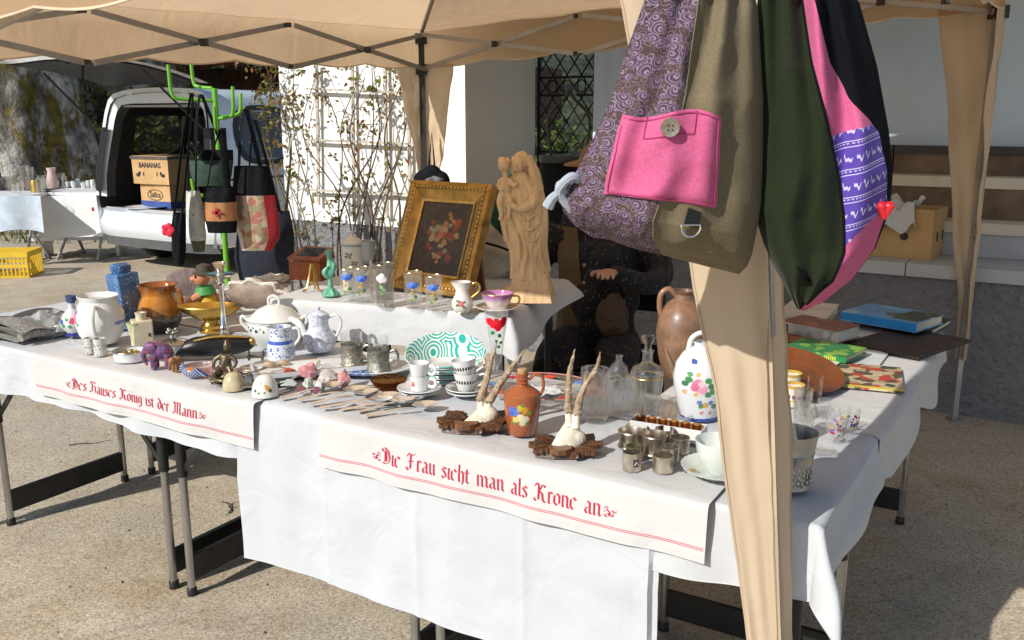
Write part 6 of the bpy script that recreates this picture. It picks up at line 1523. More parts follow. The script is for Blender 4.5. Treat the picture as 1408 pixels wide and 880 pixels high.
# black and gold tray object
s = K(292, 490, TZ); q = PF(295, 492, .02); t = thing('lacquer_boat', 'long black lacquer boat with gilt relief lying on its side', 'ornament', q, R(14))
mb = MB().tube(crom(px3(s, (-54, 0, 10), (-40, 0, 12), (-20, 0, 15), (15, 0, 15), (40, 0, 15), (52, 0, 18)), 6), [8 * s, 10 * s, 14 * s, 15 * s, 11 * s, 7 * s], 14)
mb.build('hull', M('black_lacquer', (.008, .008, .009), .35), t)
MB().tube(crom(px3(s, (-25, -7, 25), (0, -7, 29), (25, -6, 28), (46, -4, 25)), 6), [2 * s, 4 * s, 4 * s, 2.5 * s], 8, flat=.6).build('gilt_relief', GOLDB, t); MB().ball(px3(s, (51, -3, 19))[0], (5 * s, 6 * s, 6 * s), 10).build('gilt_tip', GOLDB, t)
# brass boat bowl with rooster behind
t, s = ware('brass_bowl', 'oval brass footed bowl behind the candlestick', 'bowl', 291, 459, [(0, 0), (16, 0), (17, 3), (13, 6), (14, 10), (10, 13), (9, 17), (22, 22), (35, 30), (42, 37), (41, 38.5), (33, 31), (20, 24), (0, 20)], M('polished_brass', (.58, .37, .085), .2, 1.0, var=.2, vs=14), 36, ex=1.0, ey=.62, fn=lambda r, a, z: r * (1 + (.08 * math.cos(2 * a) if z > .05 else 0)))
s = K(283, 432, TZ); t = thing('rooster_figurine', 'bright painted clown doll in green and yellow behind the brass bowl', 'figurine', PF(284, 437, .04), R(5))
mb = MB(); mb.tube(crom(px3(s, (4, 0, 0), (4, 0, 14), (2, 0, 34)), 5), [17 * s, 15 * s, 9 * s], 14); fuse(mb.build('body', M('doll_yellow', (.62, .42, .03), .6), t), .005)
mb = MB(); mb.tube(px3(s, (1, 0, 31), (0, 0, 41)), [15 * s, 11 * s], 14); mb.build('collar', M('doll_green', (.05, .30, .07), .6), t)
mb = MB(); mb.ball(px3(s, (-2, -2, 53))[0], (11 * s, 11 * s, 12 * s), 14); mb.ball(px3(s, (-12, -6, 52))[0], (5 * s, 4 * s, 4 * s), 10); fuse(mb.build('head', M('doll_skin', (.62, .26, .13), .6), t), .004)
MB().lathe([(12 * s, 58 * s), (16 * s, 59 * s), (11 * s, 62 * s), (9 * s, 70 * s), (0, 73 * s)], 18, c=(1 * s, 0, 0)).build('hat', M('doll_hat', (.06, .05, .03), .8), t)
for y, x in ((-8, -22), (8, 24)): MB().tube(crom(px3(s, (4 if x > 0 else -4, y, 30), (x * .7, y - 4, 24), (x, y - 6, 18)), 5), [6 * s, 5 * s, 4 * s], 9).build('arm', M('doll_skin', (.62, .26, .13), .6), t)
MB().ball(px3(s, (-8, -12, 56))[0], (1.6 * s, 1 * s, 2 * s), 8).build('eye', INK, t)
cf = thing('cat_figurine', 'small white and tan plush cat left of the brass bowl', 'figurine', PF(262, 432, .03), R(10))
mb = MB(); mb.ball((0, 0, .035), (.05, .035, .035), 12); mb.ball((-.05, -.01, .06), (.028, .026, .026), 12); mb.ball((-.065, -.01, .085), (.008, .006, .014), 8); mb.ball((-.04, -.01, .085), (.008, .006, .014), 8); mb.tube([(-.07, -.02, .055), (-.09, -.03, .05)], [.016, .010], 8)
fuse(mb.build('body', M('tan_plush', (.60, .42, .26), .95, c2=(.75, .70, .62), vs=16, bump=.5, bs=200), cf), .005)
ring(cf, .022, .045, .004, REDW, 'collar', 18)
sh = thing('scallop_shell', 'large pale striped shell standing behind the plush cat', 'shell', PF(262, 418, .04), R(20), rx=R(-24))
def shellf(a, b): an = lerp(-1.35, 1.35, a); r_ = .13 * b; return (r_ * math.sin(an), -.03 * math.sin(math.pi * b * .8) + .004 * math.cos(an * 22) * b, .02 + r_ * math.cos(an))
MB().grid(shellf, 60, 12).build('shell', M('shell_pearl', (.62, .56, .56), .4, c2=(.45, .38, .42), vs=20), sh)
# silver candlestick
t, s = ware('silver_candlestick', 'tall silver candlestick with a wide drip tray', 'candlestick', 310, 481, [(0, 0), (21, 0), (22, 2), (18, 6), (9, 12), (6, 18), (7.5, 21), (5, 25), (7, 28), (4.5, 32), (3.4, 60), (4, 86), (6, 90), (3.6, 94), (19, 101), (20, 103), (6, 102), (5, 106), (7.5, 113), (10, 118), (9, 119), (5, 112), (0, 110)], M('bright_silver', (.66, .64, .60), .14, 1.0, var=.12, vs=20), 32, one=True)
# bronze figure on rocky foot
s = K(313, 532, TZ); t = thing('bronze_figurine', 'dark bronze figurine on a rocky foot before the candlestick', 'figurine', PF(312, 531, .02))
mb = MB(); mb.rock((0, 0, 8 * s), (24 * s, 16 * s, 10 * s), 3, .45, 16, freq=2.5); mb.tube(crom(px3(s, (2, 0, 14), (0, 0, 28), (3, 0, 42)), 5), [7 * s, 9 * s, 6 * s], 10); mb.ball(px3(s, (4, -1, 52))[0], (5 * s, 5 * s, 6 * s), 10)
mb.tube(crom(px3(s, (6, 0, 42), (16, -4, 34), (14, -8, 26)), 5), [4 * s, 3 * s, 2 * s], 8); mb.tube(crom(px3(s, (-3, 0, 42), (-13, -3, 36), (-16, -5, 24)), 5), [4 * s, 3 * s, 2 * s], 8)
mb.tube(crom(px3(s, (-4, -3, 26), (-12, -10, 20), (-12, -10, 8)), 5), [5 * s, 4 * s, 3 * s], 8); mb.tube(crom(px3(s, (6, -3, 26), (10, -10, 18), (9, -10, 6)), 5), [5 * s, 4 * s, 3 * s], 8); mb.tube(px3(s, (4, 0, 56), (3, 1, 64)), [6 * s, 2 * s], 8)
fuse(mb.build('figure', M('old_bronze', (.15, .115, .075), .4, .8, var=.4, vs=40), t), .0026, 1)
# domes
def dome(name, label, x, y, w, h, mat, tilt):
    s = K(x, y, TZ); t = thing(name, label, 'paperweight', PF(x, y, w * .3 * s), tilt)
    MB().lathe([(0, 0)] + [(w / 2 * s * math.cos(a) ** .8, h * s * math.sin(a)) for a in [1.5707 * k / 10 for k in range(10)]] + [(0, h * s)], 28).build('dome', mat, t); return t
dome('stone_egg_half', 'beige half egg of stone near the verse towel', 322, 537, 31, 24, M('sand_stone', (.50, .43, .26), .35, var=.15, vs=40, coat=.2), 0)
ss_ = K(364, 545, TZ)
dome('china_egg_half', 'white china half egg painted with little flowers', 365, 546, 37, 29, SP('china_egg', (.72, .72, .68), spx(ss_, [(8, 13, 3.4, (.60, .33, .05)), (11, 10, 2.6, (.12, .1, .05)), (6, 16, 2.4, (.55, .3, .05)), (-9, 10, 2.2, (.05, .12, .08)), (-4, 7, 2, (.05, .25, .1)), (4, 8, 1.8, (.05, .2, .08)), (-2, 20, 2, (.4, .2, .05))])), 0)
# jewellery tray
s = K(345, 512, TZ); t = thing('silver_tray', 'oval silver tray with brooches and trinkets', 'tray', PF(350, 531, .07))
MB().lathe([(0, .002), (.10, .002), (.13, .010), (.135, .013), (.131, .008), (.10, 0), (0, 0)], 44, ex=1.0, ey=.85).build('tray', SILV, t)
rnd = random.Random(21)
def trinket(nm, label, x, y, fn_, mat, z=TZ + .006):
    o = fn_().build(nm, mat, loc=PF(x, y, 0, z)); tag(o, label, 'trinket', 'trinkets on the silver tray')
trinket('bracelet', 'round filigree bracelet on the silver tray', 347, 508, lambda: (lambda m: [m.tube([((.034 + .008 * (k % 2)) * math.cos(a), (.034 + .008 * (k % 2)) * math.sin(a), .004) for a in [6.283 * i / 20 + k for i in range(20)]], .003, 5, True) for k in range(3)] and m)(MB()), PEWT)
trinket('tiny_shoe', 'small carved wooden clog beside the bracelet', 372, 507, lambda: MB().tube(crom([(-.018, 0, .012), (0, 0, .014), (.02, .006, .008)], 5), [.010, .011, .005], 9), M('pale_wood', (.45, .33, .2), .6))
trinket('tiny_shoe', 'small carved clog nearer the blue and white jug', 391, 504, lambda: MB().tube(crom([(-.016, 0, .012), (0, 0, .013), (.018, .004, .007)], 5), [.009, .010, .005], 9), M('pale_wood', (.45, .33, .2), .6))
trinket('miniature_bench', 'tiny bronze bench above the bracelet', 352, 495, lambda: MB().box((0, 0, .012), (.055, .02, .006)).box((-.022, 0, .008), (.005, .018, .016)).box((.022, 0, .008), (.005, .018, .016)).box((-.024, .008, .022), (.005, .004, .02)).box((.024, .008, .022), (.005, .004, .02)), M('old_bronze', (.15, .115, .075), .4, .8), TZ)
# crinkled lace shells and rock
s = K(352, 430, TZ); t = thing('geode', 'cut grey brown geode with a crinkled white rim', 'geode', PF(352, 437, .05), R(-12), rx=R(18))
def geo(a, b): an = a * 6.283; r_ = b * (1 + .10 * math.sin(an * 9) * (b > .9) + .10 * noise.noise(Vector((math.cos(an) * 2, math.sin(an) * 2, 4)))); return (r_ * 44 * s * math.cos(an), -2 * s + 10 * s * b * b, 26 * s + r_ * 22 * s * math.sin(an))
MB().grid(lambda a, b: geo(a, .02 + b * .98), 60, 14, wrap=True).build('cut_face', M('geode_face', (.33, .26, .21), .6, c2=(.20, .15, .12), vs=14, bump=.6, bs=30), t)
MB().grid(lambda a, b: Vector(geo(a, 1)) + Vector((0, 0, 0)) + Vector((math.cos(a * 6.283) * 3 * s * math.sin(b * 3.14), 26 * s * b, 0)) - Vector((math.cos(a * 6.283), 0, math.sin(a * 6.283))) * b * b * 16 * s, 60, 8, wrap=True).build('shell_back', M('crinkle_white', (.62, .58, .52), .8, bump=1.0, bs=45, bd=.01), t)
MB().tube([Vector(geo(i / 60, 1)) for i in range(60)], 2.6 * s, 8, True).build('crinkled_rim', M('crinkle_rim', (.70, .67, .60), .8, bump=1, bs=90, bd=.01), t)
for i, (x, y, w) in enumerate([(367, 398, 26), (383, 392, 20), (340, 402, 18)]):
    s = K(x, y, TZ); m_ = MB(); m_.rock((0, 0, w * .32 * s), (w * s, w * .6 * s, w * .4 * s), i + 20, .7, 18, freq=3.0)
    o = m_.build('coral_piece', M('crinkle_white', (.62, .58, .52), .8), loc=PF(x, y, .02)); tag(o, ['knobbly white coral piece behind the geode', 'smaller white coral beside the pink cloth', 'pale coral lump left of the geode'][i], 'coral', 'coral pieces behind the geode')
# pink cloth with glazed wooden box
o = MB().grid(lambda a, b: W(lerp(1.96, 2.42, a), lerp(.86, 1.20, b), .775 + .012 * noise.noise(Vector((a * 4, b * 4, 1))) + .085 * max(0, 1 - a * 1.7)), 22, 18).build('pink_cloth', M('pink_cotton', (.66, .33, .36), .95, bump=.3, bs=30)); tag(o, 'pink cloth lying under the wooden box', 'cloth')
BXW = M('cherry_box', (.36, .10, .025), .3, var=.2, vs=8, coat=.4)
s = K(417, 388, .80); t = thing('wooden_box', 'reddish wooden box with a glass pane in its sloping lid', 'box', P(419, 387, .84) + E2 * .05, ROW + R(8)); t.location.z = .846
w_, d_, h_ = .165, .115, .085
MB().box((0, 0, h_ / 2), (w_, d_, h_)).build('box', BXW, t, smooth=0)
lid = MB(); lid.add([(-w_ / 2 - .004, -d_ / 2 - .004, h_ + .004), (w_ / 2 + .004, -d_ / 2 - .004, h_ + .004), (w_ / 2 + .004, d_ / 2, h_ + .004), (-w_ / 2 - .004, d_ / 2, h_ + .004), (-w_ / 2 - .004, -d_ / 2 - .004, h_ + .014), (w_ / 2 + .004, -d_ / 2 - .004, h_ + .014), (w_ / 2 - .004, d_ / 2, h_ + .052), (-w_ / 2 + .004, d_ / 2, h_ + .052)],
                    [(0, 3, 2, 1), (4, 5, 6, 7), (0, 1, 5, 4), (1, 2, 6, 5), (2, 3, 7, 6), (3, 0, 4, 7)]); lo2 = lid.build('lid', BXW, t, smooth=0)
sl_ = .038 / (d_ + .004)
MB().add([(-.055, -.038, h_ + .0155 + .0235 * sl_), (.055, -.038, h_ + .0155 + .0235 * sl_), (.055, .042, h_ + .0155 + .1035 * sl_), (-.055, .042, h_ + .0155 + .1035 * sl_)], [(0, 1, 2, 3)]).build('pane', M('dark_pane', (.02, .018, .018), .06, coat=.8), lo2)
# ---------------- white tureen, jugs
def sprig(s, L, c=(.05, .07, .06)): return [(x * s, z * s, r * s, c) for x, z, r in L]
t, s = ware('white_tureen', 'white lidded tureen with small dark leaf sprigs', 'tureen', 380, 479, [(0, 0), (24, 0), (25, 2), (33, 12), (37, 24), (37, 34), (35, 39), (33, 37), (34, 24), (22, 5), (0, 4)],
            SP('tureen_china', (.68, .70, .68), [(x * .0026, z * .0026, r * .0026, c) for x, z, r, c in [(-30, 29, 1.6, (.05, .07, .06)), (-26, 26, 2.4, (.05, .07, .06)), (-22, 30, 1.8, (.1, .25, .2)), (-17, 26, 2.6, (.04, .06, .05)), (-11, 29, 1.8, (.1, .25, .2)), (-6, 26, 2, (.05, .07, .06)), (2, 28, 2, (.05, .07, .06)), (10, 27, 2, (.05, .07, .06)), (20, 29, 2.2, (.05, .07, .06))]], bands=((34.6 * .0026, 35.3 * .0026, (.1, .13, .12)),)))
MB().lathe([(r * s, z * s) for r, z in [(37, 38), (38, 39), (33, 42), (22, 52), (10, 57), (4, 58), (0, 58)]], 36).build('lid', SP('tureen_lid', (.70, .71, .69), [], .12), t)
MB().tube(crom(px3(s, (-7, 0, 57), (-7, 0, 66), (0, 0, 70), (7, 0, 66), (7, 0, 57)), 6), 1.9 * s, 8).build('lid_handle', POR, t)
for sx in (-1, 1): MB().tube(crom(px3(s, (sx * 34, -4, 34), (sx * 43, -4, 42), (sx * 45, -4, 34), (sx * 36, -4, 22)), 6), 2.4 * s, 8).build('handle', POR, t)
MB().tube(crom(px3(s, (26, -18, 41), (40, -26, 36), (48, -30, 20)), 6), [4 * s, 5 * s, 3.4 * s], 10).build('ladle', POR, t)
def blue_bands(nt, co, col):
    q = nd(nt, 'SeparateXYZ', {0: co}); z = q.outputs[2]; a = mth(nt, 'ARCTAN2', q.outputs[1], q.outputs[0])
    v = nd(nt, 'TexVoronoi', {'Vector': vec(nt, 'MULTIPLY', co, (1, 1, 1.2)).outputs[0], 'Scale': 95.0}).outputs['Distance']
    band = mth(nt, 'MAXIMUM', mth(nt, 'MULTIPLY', mth(nt, 'GREATER_THAN', z, .012), mth(nt, 'LESS_THAN', z, .047)), mth(nt, 'MULTIPLY', mth(nt, 'GREATER_THAN', z, .073), mth(nt, 'LESS_THAN', z, .108)))
    k_ = mth(nt, 'MULTIPLY', band, mth(nt, 'LESS_THAN', v, .36)); k2 = mth(nt, 'MULTIPLY', mth(nt, 'GREATER_THAN', z, .055), mth(nt, 'LESS_THAN', z, .066))
    return mixc(nt, mth(nt, 'MAXIMUM', k_, k2), col, (.045, .11, .50))
t, s = ware('blue_white_jug', 'blue and white patterned milk jug with a banded waist', 'jug', 387, 497, [(0, 0), (18, 0), (19.5, 2), (19, 18), (14.5, 28), (14, 38), (15.5, 46), (14.5, 46), (13, 36), (17, 16), (0, 3)], SP('blue_white_glaze', (.66, .69, .73), [], .12, under=blue_bands), fn=lambda r, a, z: r * (1 + .2 * max(0, -math.cos(a)) ** 8 * (z > .105)))
MB().tube(crom(px3(s, (14, 0, 42), (25, 0, 43), (27, 0, 30), (18, 0, 18)), 6), 2.2 * s, 8).build('handle', POR, t)
def straw(nt, co, col):
    v = nd(nt, 'TexVoronoi', {'Vector': co, 'Scale': 46.0}, feature='DISTANCE_TO_EDGE').outputs[0]
    return mixc(nt, mth(nt, 'MULTIPLY', mth(nt, 'LESS_THAN', v, .05), .75), col, (.22, .28, .52))
t, s = ware('coffee_pot', 'white coffee pot with fine blue lines and curled handle', 'coffee pot', 440, 485, [(0, 0), (16, 0), (18, 2), (23, 12), (22, 22), (15, 30), (13, 38), (14, 50), (13, 50), (11, 38), (18, 14), (0, 3)], SP('straw_china', (.66, .69, .74), [], .12, under=straw), fn=lambda r, a, z: r * (1 + .03 * math.cos(a * 12) + .25 * max(0, -math.cos(a)) ** 10 * (z > .11)))
MB().lathe([(r * s, z * s) for r, z in [(14.5, 50), (14.5, 52), (8, 55), (2.5, 57), (2.5, 59), (4, 61), (0, 63)]], 26).build('lid', SP('straw_lid', (.66, .69, .74), [], .12, under=straw), t)
MB().tube(crom(px3(s, (13, 0, 46), (24, 0, 50), (31, 0, 40), (26, 0, 24), (20, 0, 17)), 6), 2.1 * s, 8).build('handle', POR, t)
# long gilt edged tray and oval platter
t = thing('gilt_edged_tray', 'long white porcelain tray with a gilt edge beside the crystals', 'tray', PF(430, 510, 0), R(20))
mb = MB().box((0, 0, .006), (.36, .13, .008)); mb.build('tray', POR, t, smooth=0)
for y in (-.066, .066): MB().box((0, y, .014), (.37, .008, .014)).build('edge', POR, t)
for x in (-.183, .183): MB().box((x, 0, .0142), (.008, .124, .014)).build('edge', POR, t)
for y in (-.066, .066): MB().box((0, y, .0218), (.36, .004, .001)).build('gilt_line', GOLDB, t)
t, s = ware('oval_platter', 'oval white platter with blue flowers under the tea glasses', 'platter', 505, 519, [(0, 0), (40, 0), (60, 5), (66, 8), (65, 9), (58, 6.5), (40, 2), (0, 2)], SP('platter_china', (.66, .68, .70), spx(.0023, [(-14, 5, 6, (.16, .25, .6)), (-4, 5, 5, (.1, .2, .55)), (6, 5, 5, (.2, .3, .6))]), .12), 48, ey=.62, fn=lambda r, a, z: r * (1 + .015 * math.cos(a * 16)))
GLC = GLASS
def tea_glass(label, x, y, rz):
    t, s = ware('tea_glass', label, 'tea glass', x, y, [(0, 2), (13, 2), (14, 10), (14.4, 49), (13.4, 49), (12.6, 10), (0, 5)], GLC, z=TZ + .004, group='tea glasses in metal holders', rz=rz, part='glass')
    h = MB().lathe([(r * s, z * s) for r, z in [(0, 0), (17, 0), (17.5, 2), (15.2, 5), (15.2, 30), (15.8, 32), (15.0, 32), (14.8, 5), (0, 3)]], 32).build('holder', M('filigree_pewter', (.34, .325, .27), .4, .9, var=.4, vs=60, bump=.8, bs=150, bd=.004), t)
    MB().tube(crom(px3(s, (15, 0, 27), (24, 0, 31), (28, 0, 22), (25, 0, 11), (15, 0, 8)), 6), [2.2 * s, 1.8 * s, 1.6 * s], 8).build('handle', PEWT, h); return t
tea_glass('tea glass in a pewter holder, left one of the pair', 485, 506, R(-15)); tea_glass('tea glass in a pewter holder, right one with its handle showing', 521, 513, R(-8))
# crystals
def crystal(label, x, y, w, h, c, seed, tr=0.0, nm='crystal'):
    s = K(x, y, TZ); mb = MB(); rnd = random.Random(seed)
    mb.rock((0, 0, h * .42 * s), (w / 2 * s, w * .38 * s, h * .55 * s), seed, .55, 9, freq=1.9)
    m = M('mineral%d' % seed, c, .3, var=.25, vs=60, coat=.2)
    m.node_tree.nodes['Principled BSDF'].inputs['Subsurface Weight'].default_value = .25; m.node_tree.nodes['Principled BSDF'].inputs['Subsurface Radius'].default_value = (.01, .006, .005)
    o = mb.build(nm, m, loc=PF(x, y, w * .3 * s), smooth=20, rz=rnd.uniform(0, 3)); tag(o, label, 'mineral', 'minerals on the cloth')
crystal('dark red polished stone left of the pink quartz', 398, 520, 17, 14, (.42, .07, .055), 31)
crystal('large rose quartz lump beside the red stone', 424, 521, 27, 20, (.58, .26, .28), 32)
crystal('white round stone behind the rose quartz', 437, 509, 14, 14, (.62, .58, .50), 33)
crystal('wide milky quartz slab beyond the small white stones', 451, 527, 34, 16, (.56, .53, .50), 34)
crystal('upright rose quartz chunk at the spoon ends', 474, 532, 24, 22, (.62, .29, .28), 35)
crystal('white chalky stone nearest the spoons', 441, 537, 19, 15, (.66, .66, .63), 36)
crystal('pale grey green stone next to the sunglasses', 424, 532, 19, 11, (.52, .56, .50), 37)
crystal('clear pale blue crystal near the china egg', 398, 532, 30, 7, (.50, .58, .58), 38)
sg = thing('sunglasses', 'small sunglasses with purple lenses lying on the cloth', 'sunglasses', PF(425, 541, .01), R(-6))
for sx in (-1, 1): MB().lathe([(0, 0), (.013, .0006), (.0145, .0012), (.013, .0022), (0, .003)], 18, c=(sx * .021, 0, .010), M=Matrix.Rotation(R(35), 4, 'X')).build('lens', M('purple_lens', (.16, .055, .10), .1, coat=.6), sg)
MB().tube(crom([(-.008, 0, .012), (0, 0, .016), (.008, 0, .012)], 4), .0009, 6).build('bridge', PEWT, sg)
for sx in (-1, 1): MB().tube(crom([(sx * .036, 0, .012), (sx * .045, .04, .006), (sx * .04, .10, .003)], 4), .0009, 6).build('temple', PEWT, sg)
# spoons
SPN = M('spoon_silver', (.90, .88, .84), .28, .92, var=.08, vs=30)
def spoon(label, hx, hy, bx, by, first=[None]):
    a, b = P(hx, hy, TZ + .002), P(bx, by, TZ + .002); L = (b - a).length; d = (b - a).normalized(); ang = math.atan2(d.y, d.x)
    if first[0] is None:
        t = thing('table_spoon', label, 'spoon', a, ang, 'silver spoons fanned out at the table edge')
        MB().tube(crom([(0, 0, .002), (.02, 0, .003), (.09, 0, .010), (.135, 0, .006)], 6), [.0095, .0075, .0045, .005], 8, flat=.4).build('handle', SPN, t)
        MB().grid(lambda u, v: (.130 + .078 * u, .0265 * (math.sin(math.pi * min(1, u * 1.03)) ** .6) * (2 * v - 1), .014 - .012 * math.sin(math.pi * u) * (1 - (2 * v - 1) ** 2) + .001), 16, 10).build('bowl', SPN, t)
        first[0] = t
    else: t = dup(first[0], label, None, a, ang)
    return t
SPO = [(385, 548, 486, 529), (409, 550, 512, 537), (425, 556, 530, 540), (452, 560, 560, 545), (493, 567, 600, 547), (503, 573, 610, 558), (470, 564, 578, 553), (440, 561, 540, 553)]
for i, sp__ in enumerate(SPO):
    spoon(['silver spoon furthest left, bowl against the rose quartz', 'second silver spoon from the left', 'third silver spoon from the left', 'silver spoon with its bowl right below the brown dish', 'silver spoon with its bowl under the saucer of white cups', 'silver spoon furthest right, nearest the antlers',
           'silver spoon just left of the saucer', 'silver spoon nearest the verse towel hem'][i], *sp__)
t, s = ware('brown_glass_dish', 'brown cut glass ashtray dish beside the white cups', 'dish', 535, 538, [(0, 0), (16, 0), (19, 3), (26, 13), (25, 14), (17, 5), (0, 4)], thick_glass('brown_cut', (.62, .42, .26), .6, 110), 32, one=True)
# stacked white cups with small red mark
def cup(t, s, z0, r0, r1, h, mat, nm='cup', hand=None, tilt=0, n=30):
    Mx = Matrix.Translation((0, 0, z0 * s)) @ Matrix.Rotation(tilt, 4, 'Y')
    o = MB().lathe([(r * s, z * s) for r, z in [(0, 0), (r0, 0), (r0 + 1, 1.5), (r1, h), (r1 - 1, h), (r0 - .3, 3), (0, 2.4)]], n, M=Mx).build(nm, mat, t)
    if hand == 'loop': MB().tube([Mx @ (Vector((r1 + 4 + 6 * math.cos(a), 0, h * .55 + 6 * math.sin(a))) * s) for a in [6.283 * i / 18 for i in range(18)]], 2.4 * s, 8, True).build('handle', mat, o)
    if hand == 'curl': MB().tube([Mx @ (p * s) for p in crom([Vector((r1 - 1, 0, h * .85)), Vector((r1 + 9, 0, h * .95)), Vector((r1 + 11, 0, h * .55)), Vector((r0 + 3, 0, h * .2))], 6)], 1.6 * s, 8).build('handle', mat, o)
    return o
def saucer(t, s, z0, R_, mat, nm='saucer', tilt=0):
    return MB().lathe([(r * s, (z + z0) * s) for r, z in [(0, 0), (R_ * .45, 0), (R_ * .8, 3), (R_, 6), (R_ * .985, 7), (R_ * .8, 4.4), (R_ * .45, 1.6), (0, 1.6)]], 36, M=Matrix.Rotation(tilt, 4, 'Y')).build(nm, mat, t)
s = K(577, 545, TZ); q = PF(577, 549, .045); t = thing('saucer_stack', 'two white saucers under the plain white cups', 'saucer', q); saucer(t, s, 0, 28, POR); saucer(t, s, 5, 31, POR)
for j, (lab) in enumerate(('lower plain white espresso cup with a red mark', 'upper plain white espresso cup stacked on its twin')):
    t = thing('white_cup', lab, 'cup', q + Vector((0, 0, (7 + 18 * j) * s)), R(-16), 'pair of plain white cups')
    c_ = cup(t, s, 0, 10.5, 14.5, 21, POR, hand='loop')
    if j == 0:
        r_ = 13 * s
        MB().grid(lambda a, b: (r_ * 1.03 * math.cos(lerp(-2.2, -1.75, a)) , r_ * 1.03 * math.sin(lerp(-2.2, -1.75, a)), (8 + 7 * b) * s), 6, 2).build('red_mark', M('logo_red', (.65, .02, .02), .3), t)
        MB().tube([(r_ * 1.06 * math.cos(-1.98 + .10 * math.cos(k)), r_ * 1.06 * math.sin(-1.98 + .10 * math.cos(k)), (11.5 + 1.8 * math.sin(k * 2)) * s) for k in [j_ * .6 for j_ in range(11)]], .35 * s, 5).build('mark_script', POR, t)
# black dotted cups
def dots(z0, z1, nn_, dark=(.012, .012, .012)):
    def f(nt, co, col):
        q_ = nd(nt, 'SeparateXYZ', {0: co}); a = mth(nt, 'FRACT', mth(nt, 'MULTIPLY', mth(nt, 'ADD', mth(nt, 'ARCTAN2', q_.outputs[1], q_.outputs[0]), 3.1416), nn_ / 6.2832))
        x = mth(nt, 'DIVIDE', mth(nt, 'SUBTRACT', a, .5), .36); y = mth(nt, 'DIVIDE', mth(nt, 'SUBTRACT', q_.outputs[2], (z0 + z1) / 2), (z1 - z0) / 2)
        return mixc(nt, mth(nt, 'LESS_THAN', mth(nt, 'ADD', mth(nt, 'MULTIPLY', x, x), mth(nt, 'MULTIPLY', y, y)), 1.0), col, dark)
    return f
s = K(643, 545, TZ); q = PF(641, 549, .045); t = thing('saucer_stack', 'two black patterned saucers under the dotted cups', 'saucer', q)
SD = SP('dotted_saucer', (.70, .71, .70), [], .12, under=dots(5.2 * s, 9.4 * s, 22)); saucer(t, s, 0, 27, POR); saucer(t, s, 5, 29, SD)
for j, lab in enumerate(('lower white cup with a ring of black dots', 'upper black dotted cup tilting in the lower one')):
    t = thing('dotted_cup', lab, 'cup', q + Vector((0, 0, (7 + 19 * j) * s)), R(-10), 'pair of dotted cups', ry=R(-9) * j)
    cup(t, s, 0, 11, 17.5, 25, SP('dotted_cup%d' % j, (.72, .73, .72), [], .12, under=dots(11 * s, 16.5 * s, 24)), hand='curl')
# turquoise flamed bowl and plates
def flamed(nt, co, col):
    v = nd(nt, 'TexVoronoi', {'Vector': vec(nt, 'MULTIPLY', co, (1, .5, 1)).outputs[0], 'Scale': 15.0}).outputs['Distance']
    return mixc(nt, mth(nt, 'GREATER_THAN', mth(nt, 'SINE', mth(nt, 'MULTIPLY', v, 52.0)), -.1), col, (.012, .36, .31))
FLM = SP('flamed_green', (.70, .74, .72), [], .1, under=flamed, coat=.5)
s = K(614, 522, TZ); q = PF(612, 530, .05)
for j in range(4):
    t = thing('striped_saucer', ['lowest turquoise rimmed saucer under the flamed bowl', 'second turquoise rimmed saucer of the stack', 'third turquoise rimmed saucer of the stack', 'topmost turquoise rimmed saucer, right below the bowl'][j], 'saucer', q + Vector((0, 0, j * 7 * s)), 0, 'stack of turquoise saucers')
    MB().lathe([(r * s, z * s) for r, z in [(0, 0), (22, 0), (24, 1), (25.5, 6), (24.5, 6), (20, 2.5), (0, 2.5)]], 32).build('saucer', POR, t); ring(t, 25 * s, 4.4 * s, 1.1 * s, M('turquoise_line', (.03, .36, .33), .2), 'rim_line')
t = thing('flamed_bowl', 'turquoise flamed bowl tipped forward on the saucers', 'bowl', q + Vector((-.004, .10, 3 * s)), 0, rx=R(17))
MB().lathe([(r * s, z * s) for r, z in [(0, 0), (20, 0), (22, 2), (42, 14), (56, 28), (57, 29), (55, 29), (40, 16), (20, 5), (0, 4)]], 44).build('bowl', FLM, t)
# tall vase with red tulips
s = K(683, 520, TZ); t = thing('tulip_vase', 'tall clear glass vase painted with red poppies', 'vase', PF(683, 522, .02))
MB().lathe([(r * s, z * s) for r, z in [(0, 0), (15, 0), (16, 3), (9, 8), (7.5, 24), (10, 52), (16, 88), (16.8, 96), (16, 96), (9.2, 52), (6.6, 24), (0, 10)]], 30).build('vase', tumbler_mat('poppy_glass', s, spx(s, [(-9, 82, 5, (.62, .015, .03)), (-4, 78, 5.5, (.7, .02, .03)), (2, 74, 5, (.62, .01, .03)), (7, 79, 5.4, (.7, .02, .03)), (10, 84, 4, (.6, .015, .03)), (0, 83, 4, (.66, .03, .04)), (-5, 66, 2.6, (.03, .22, .09)), (4, 62, 2.6, (.03, .22, .09)), (0, 54, 2.2, (.03, .2, .08)), (3, 46, 2.0, (.03, .2, .08)), (-2, 38, 1.8, (.03, .2, .08)), (6, 52, 1.8, (.03, .2, .08))])), t)
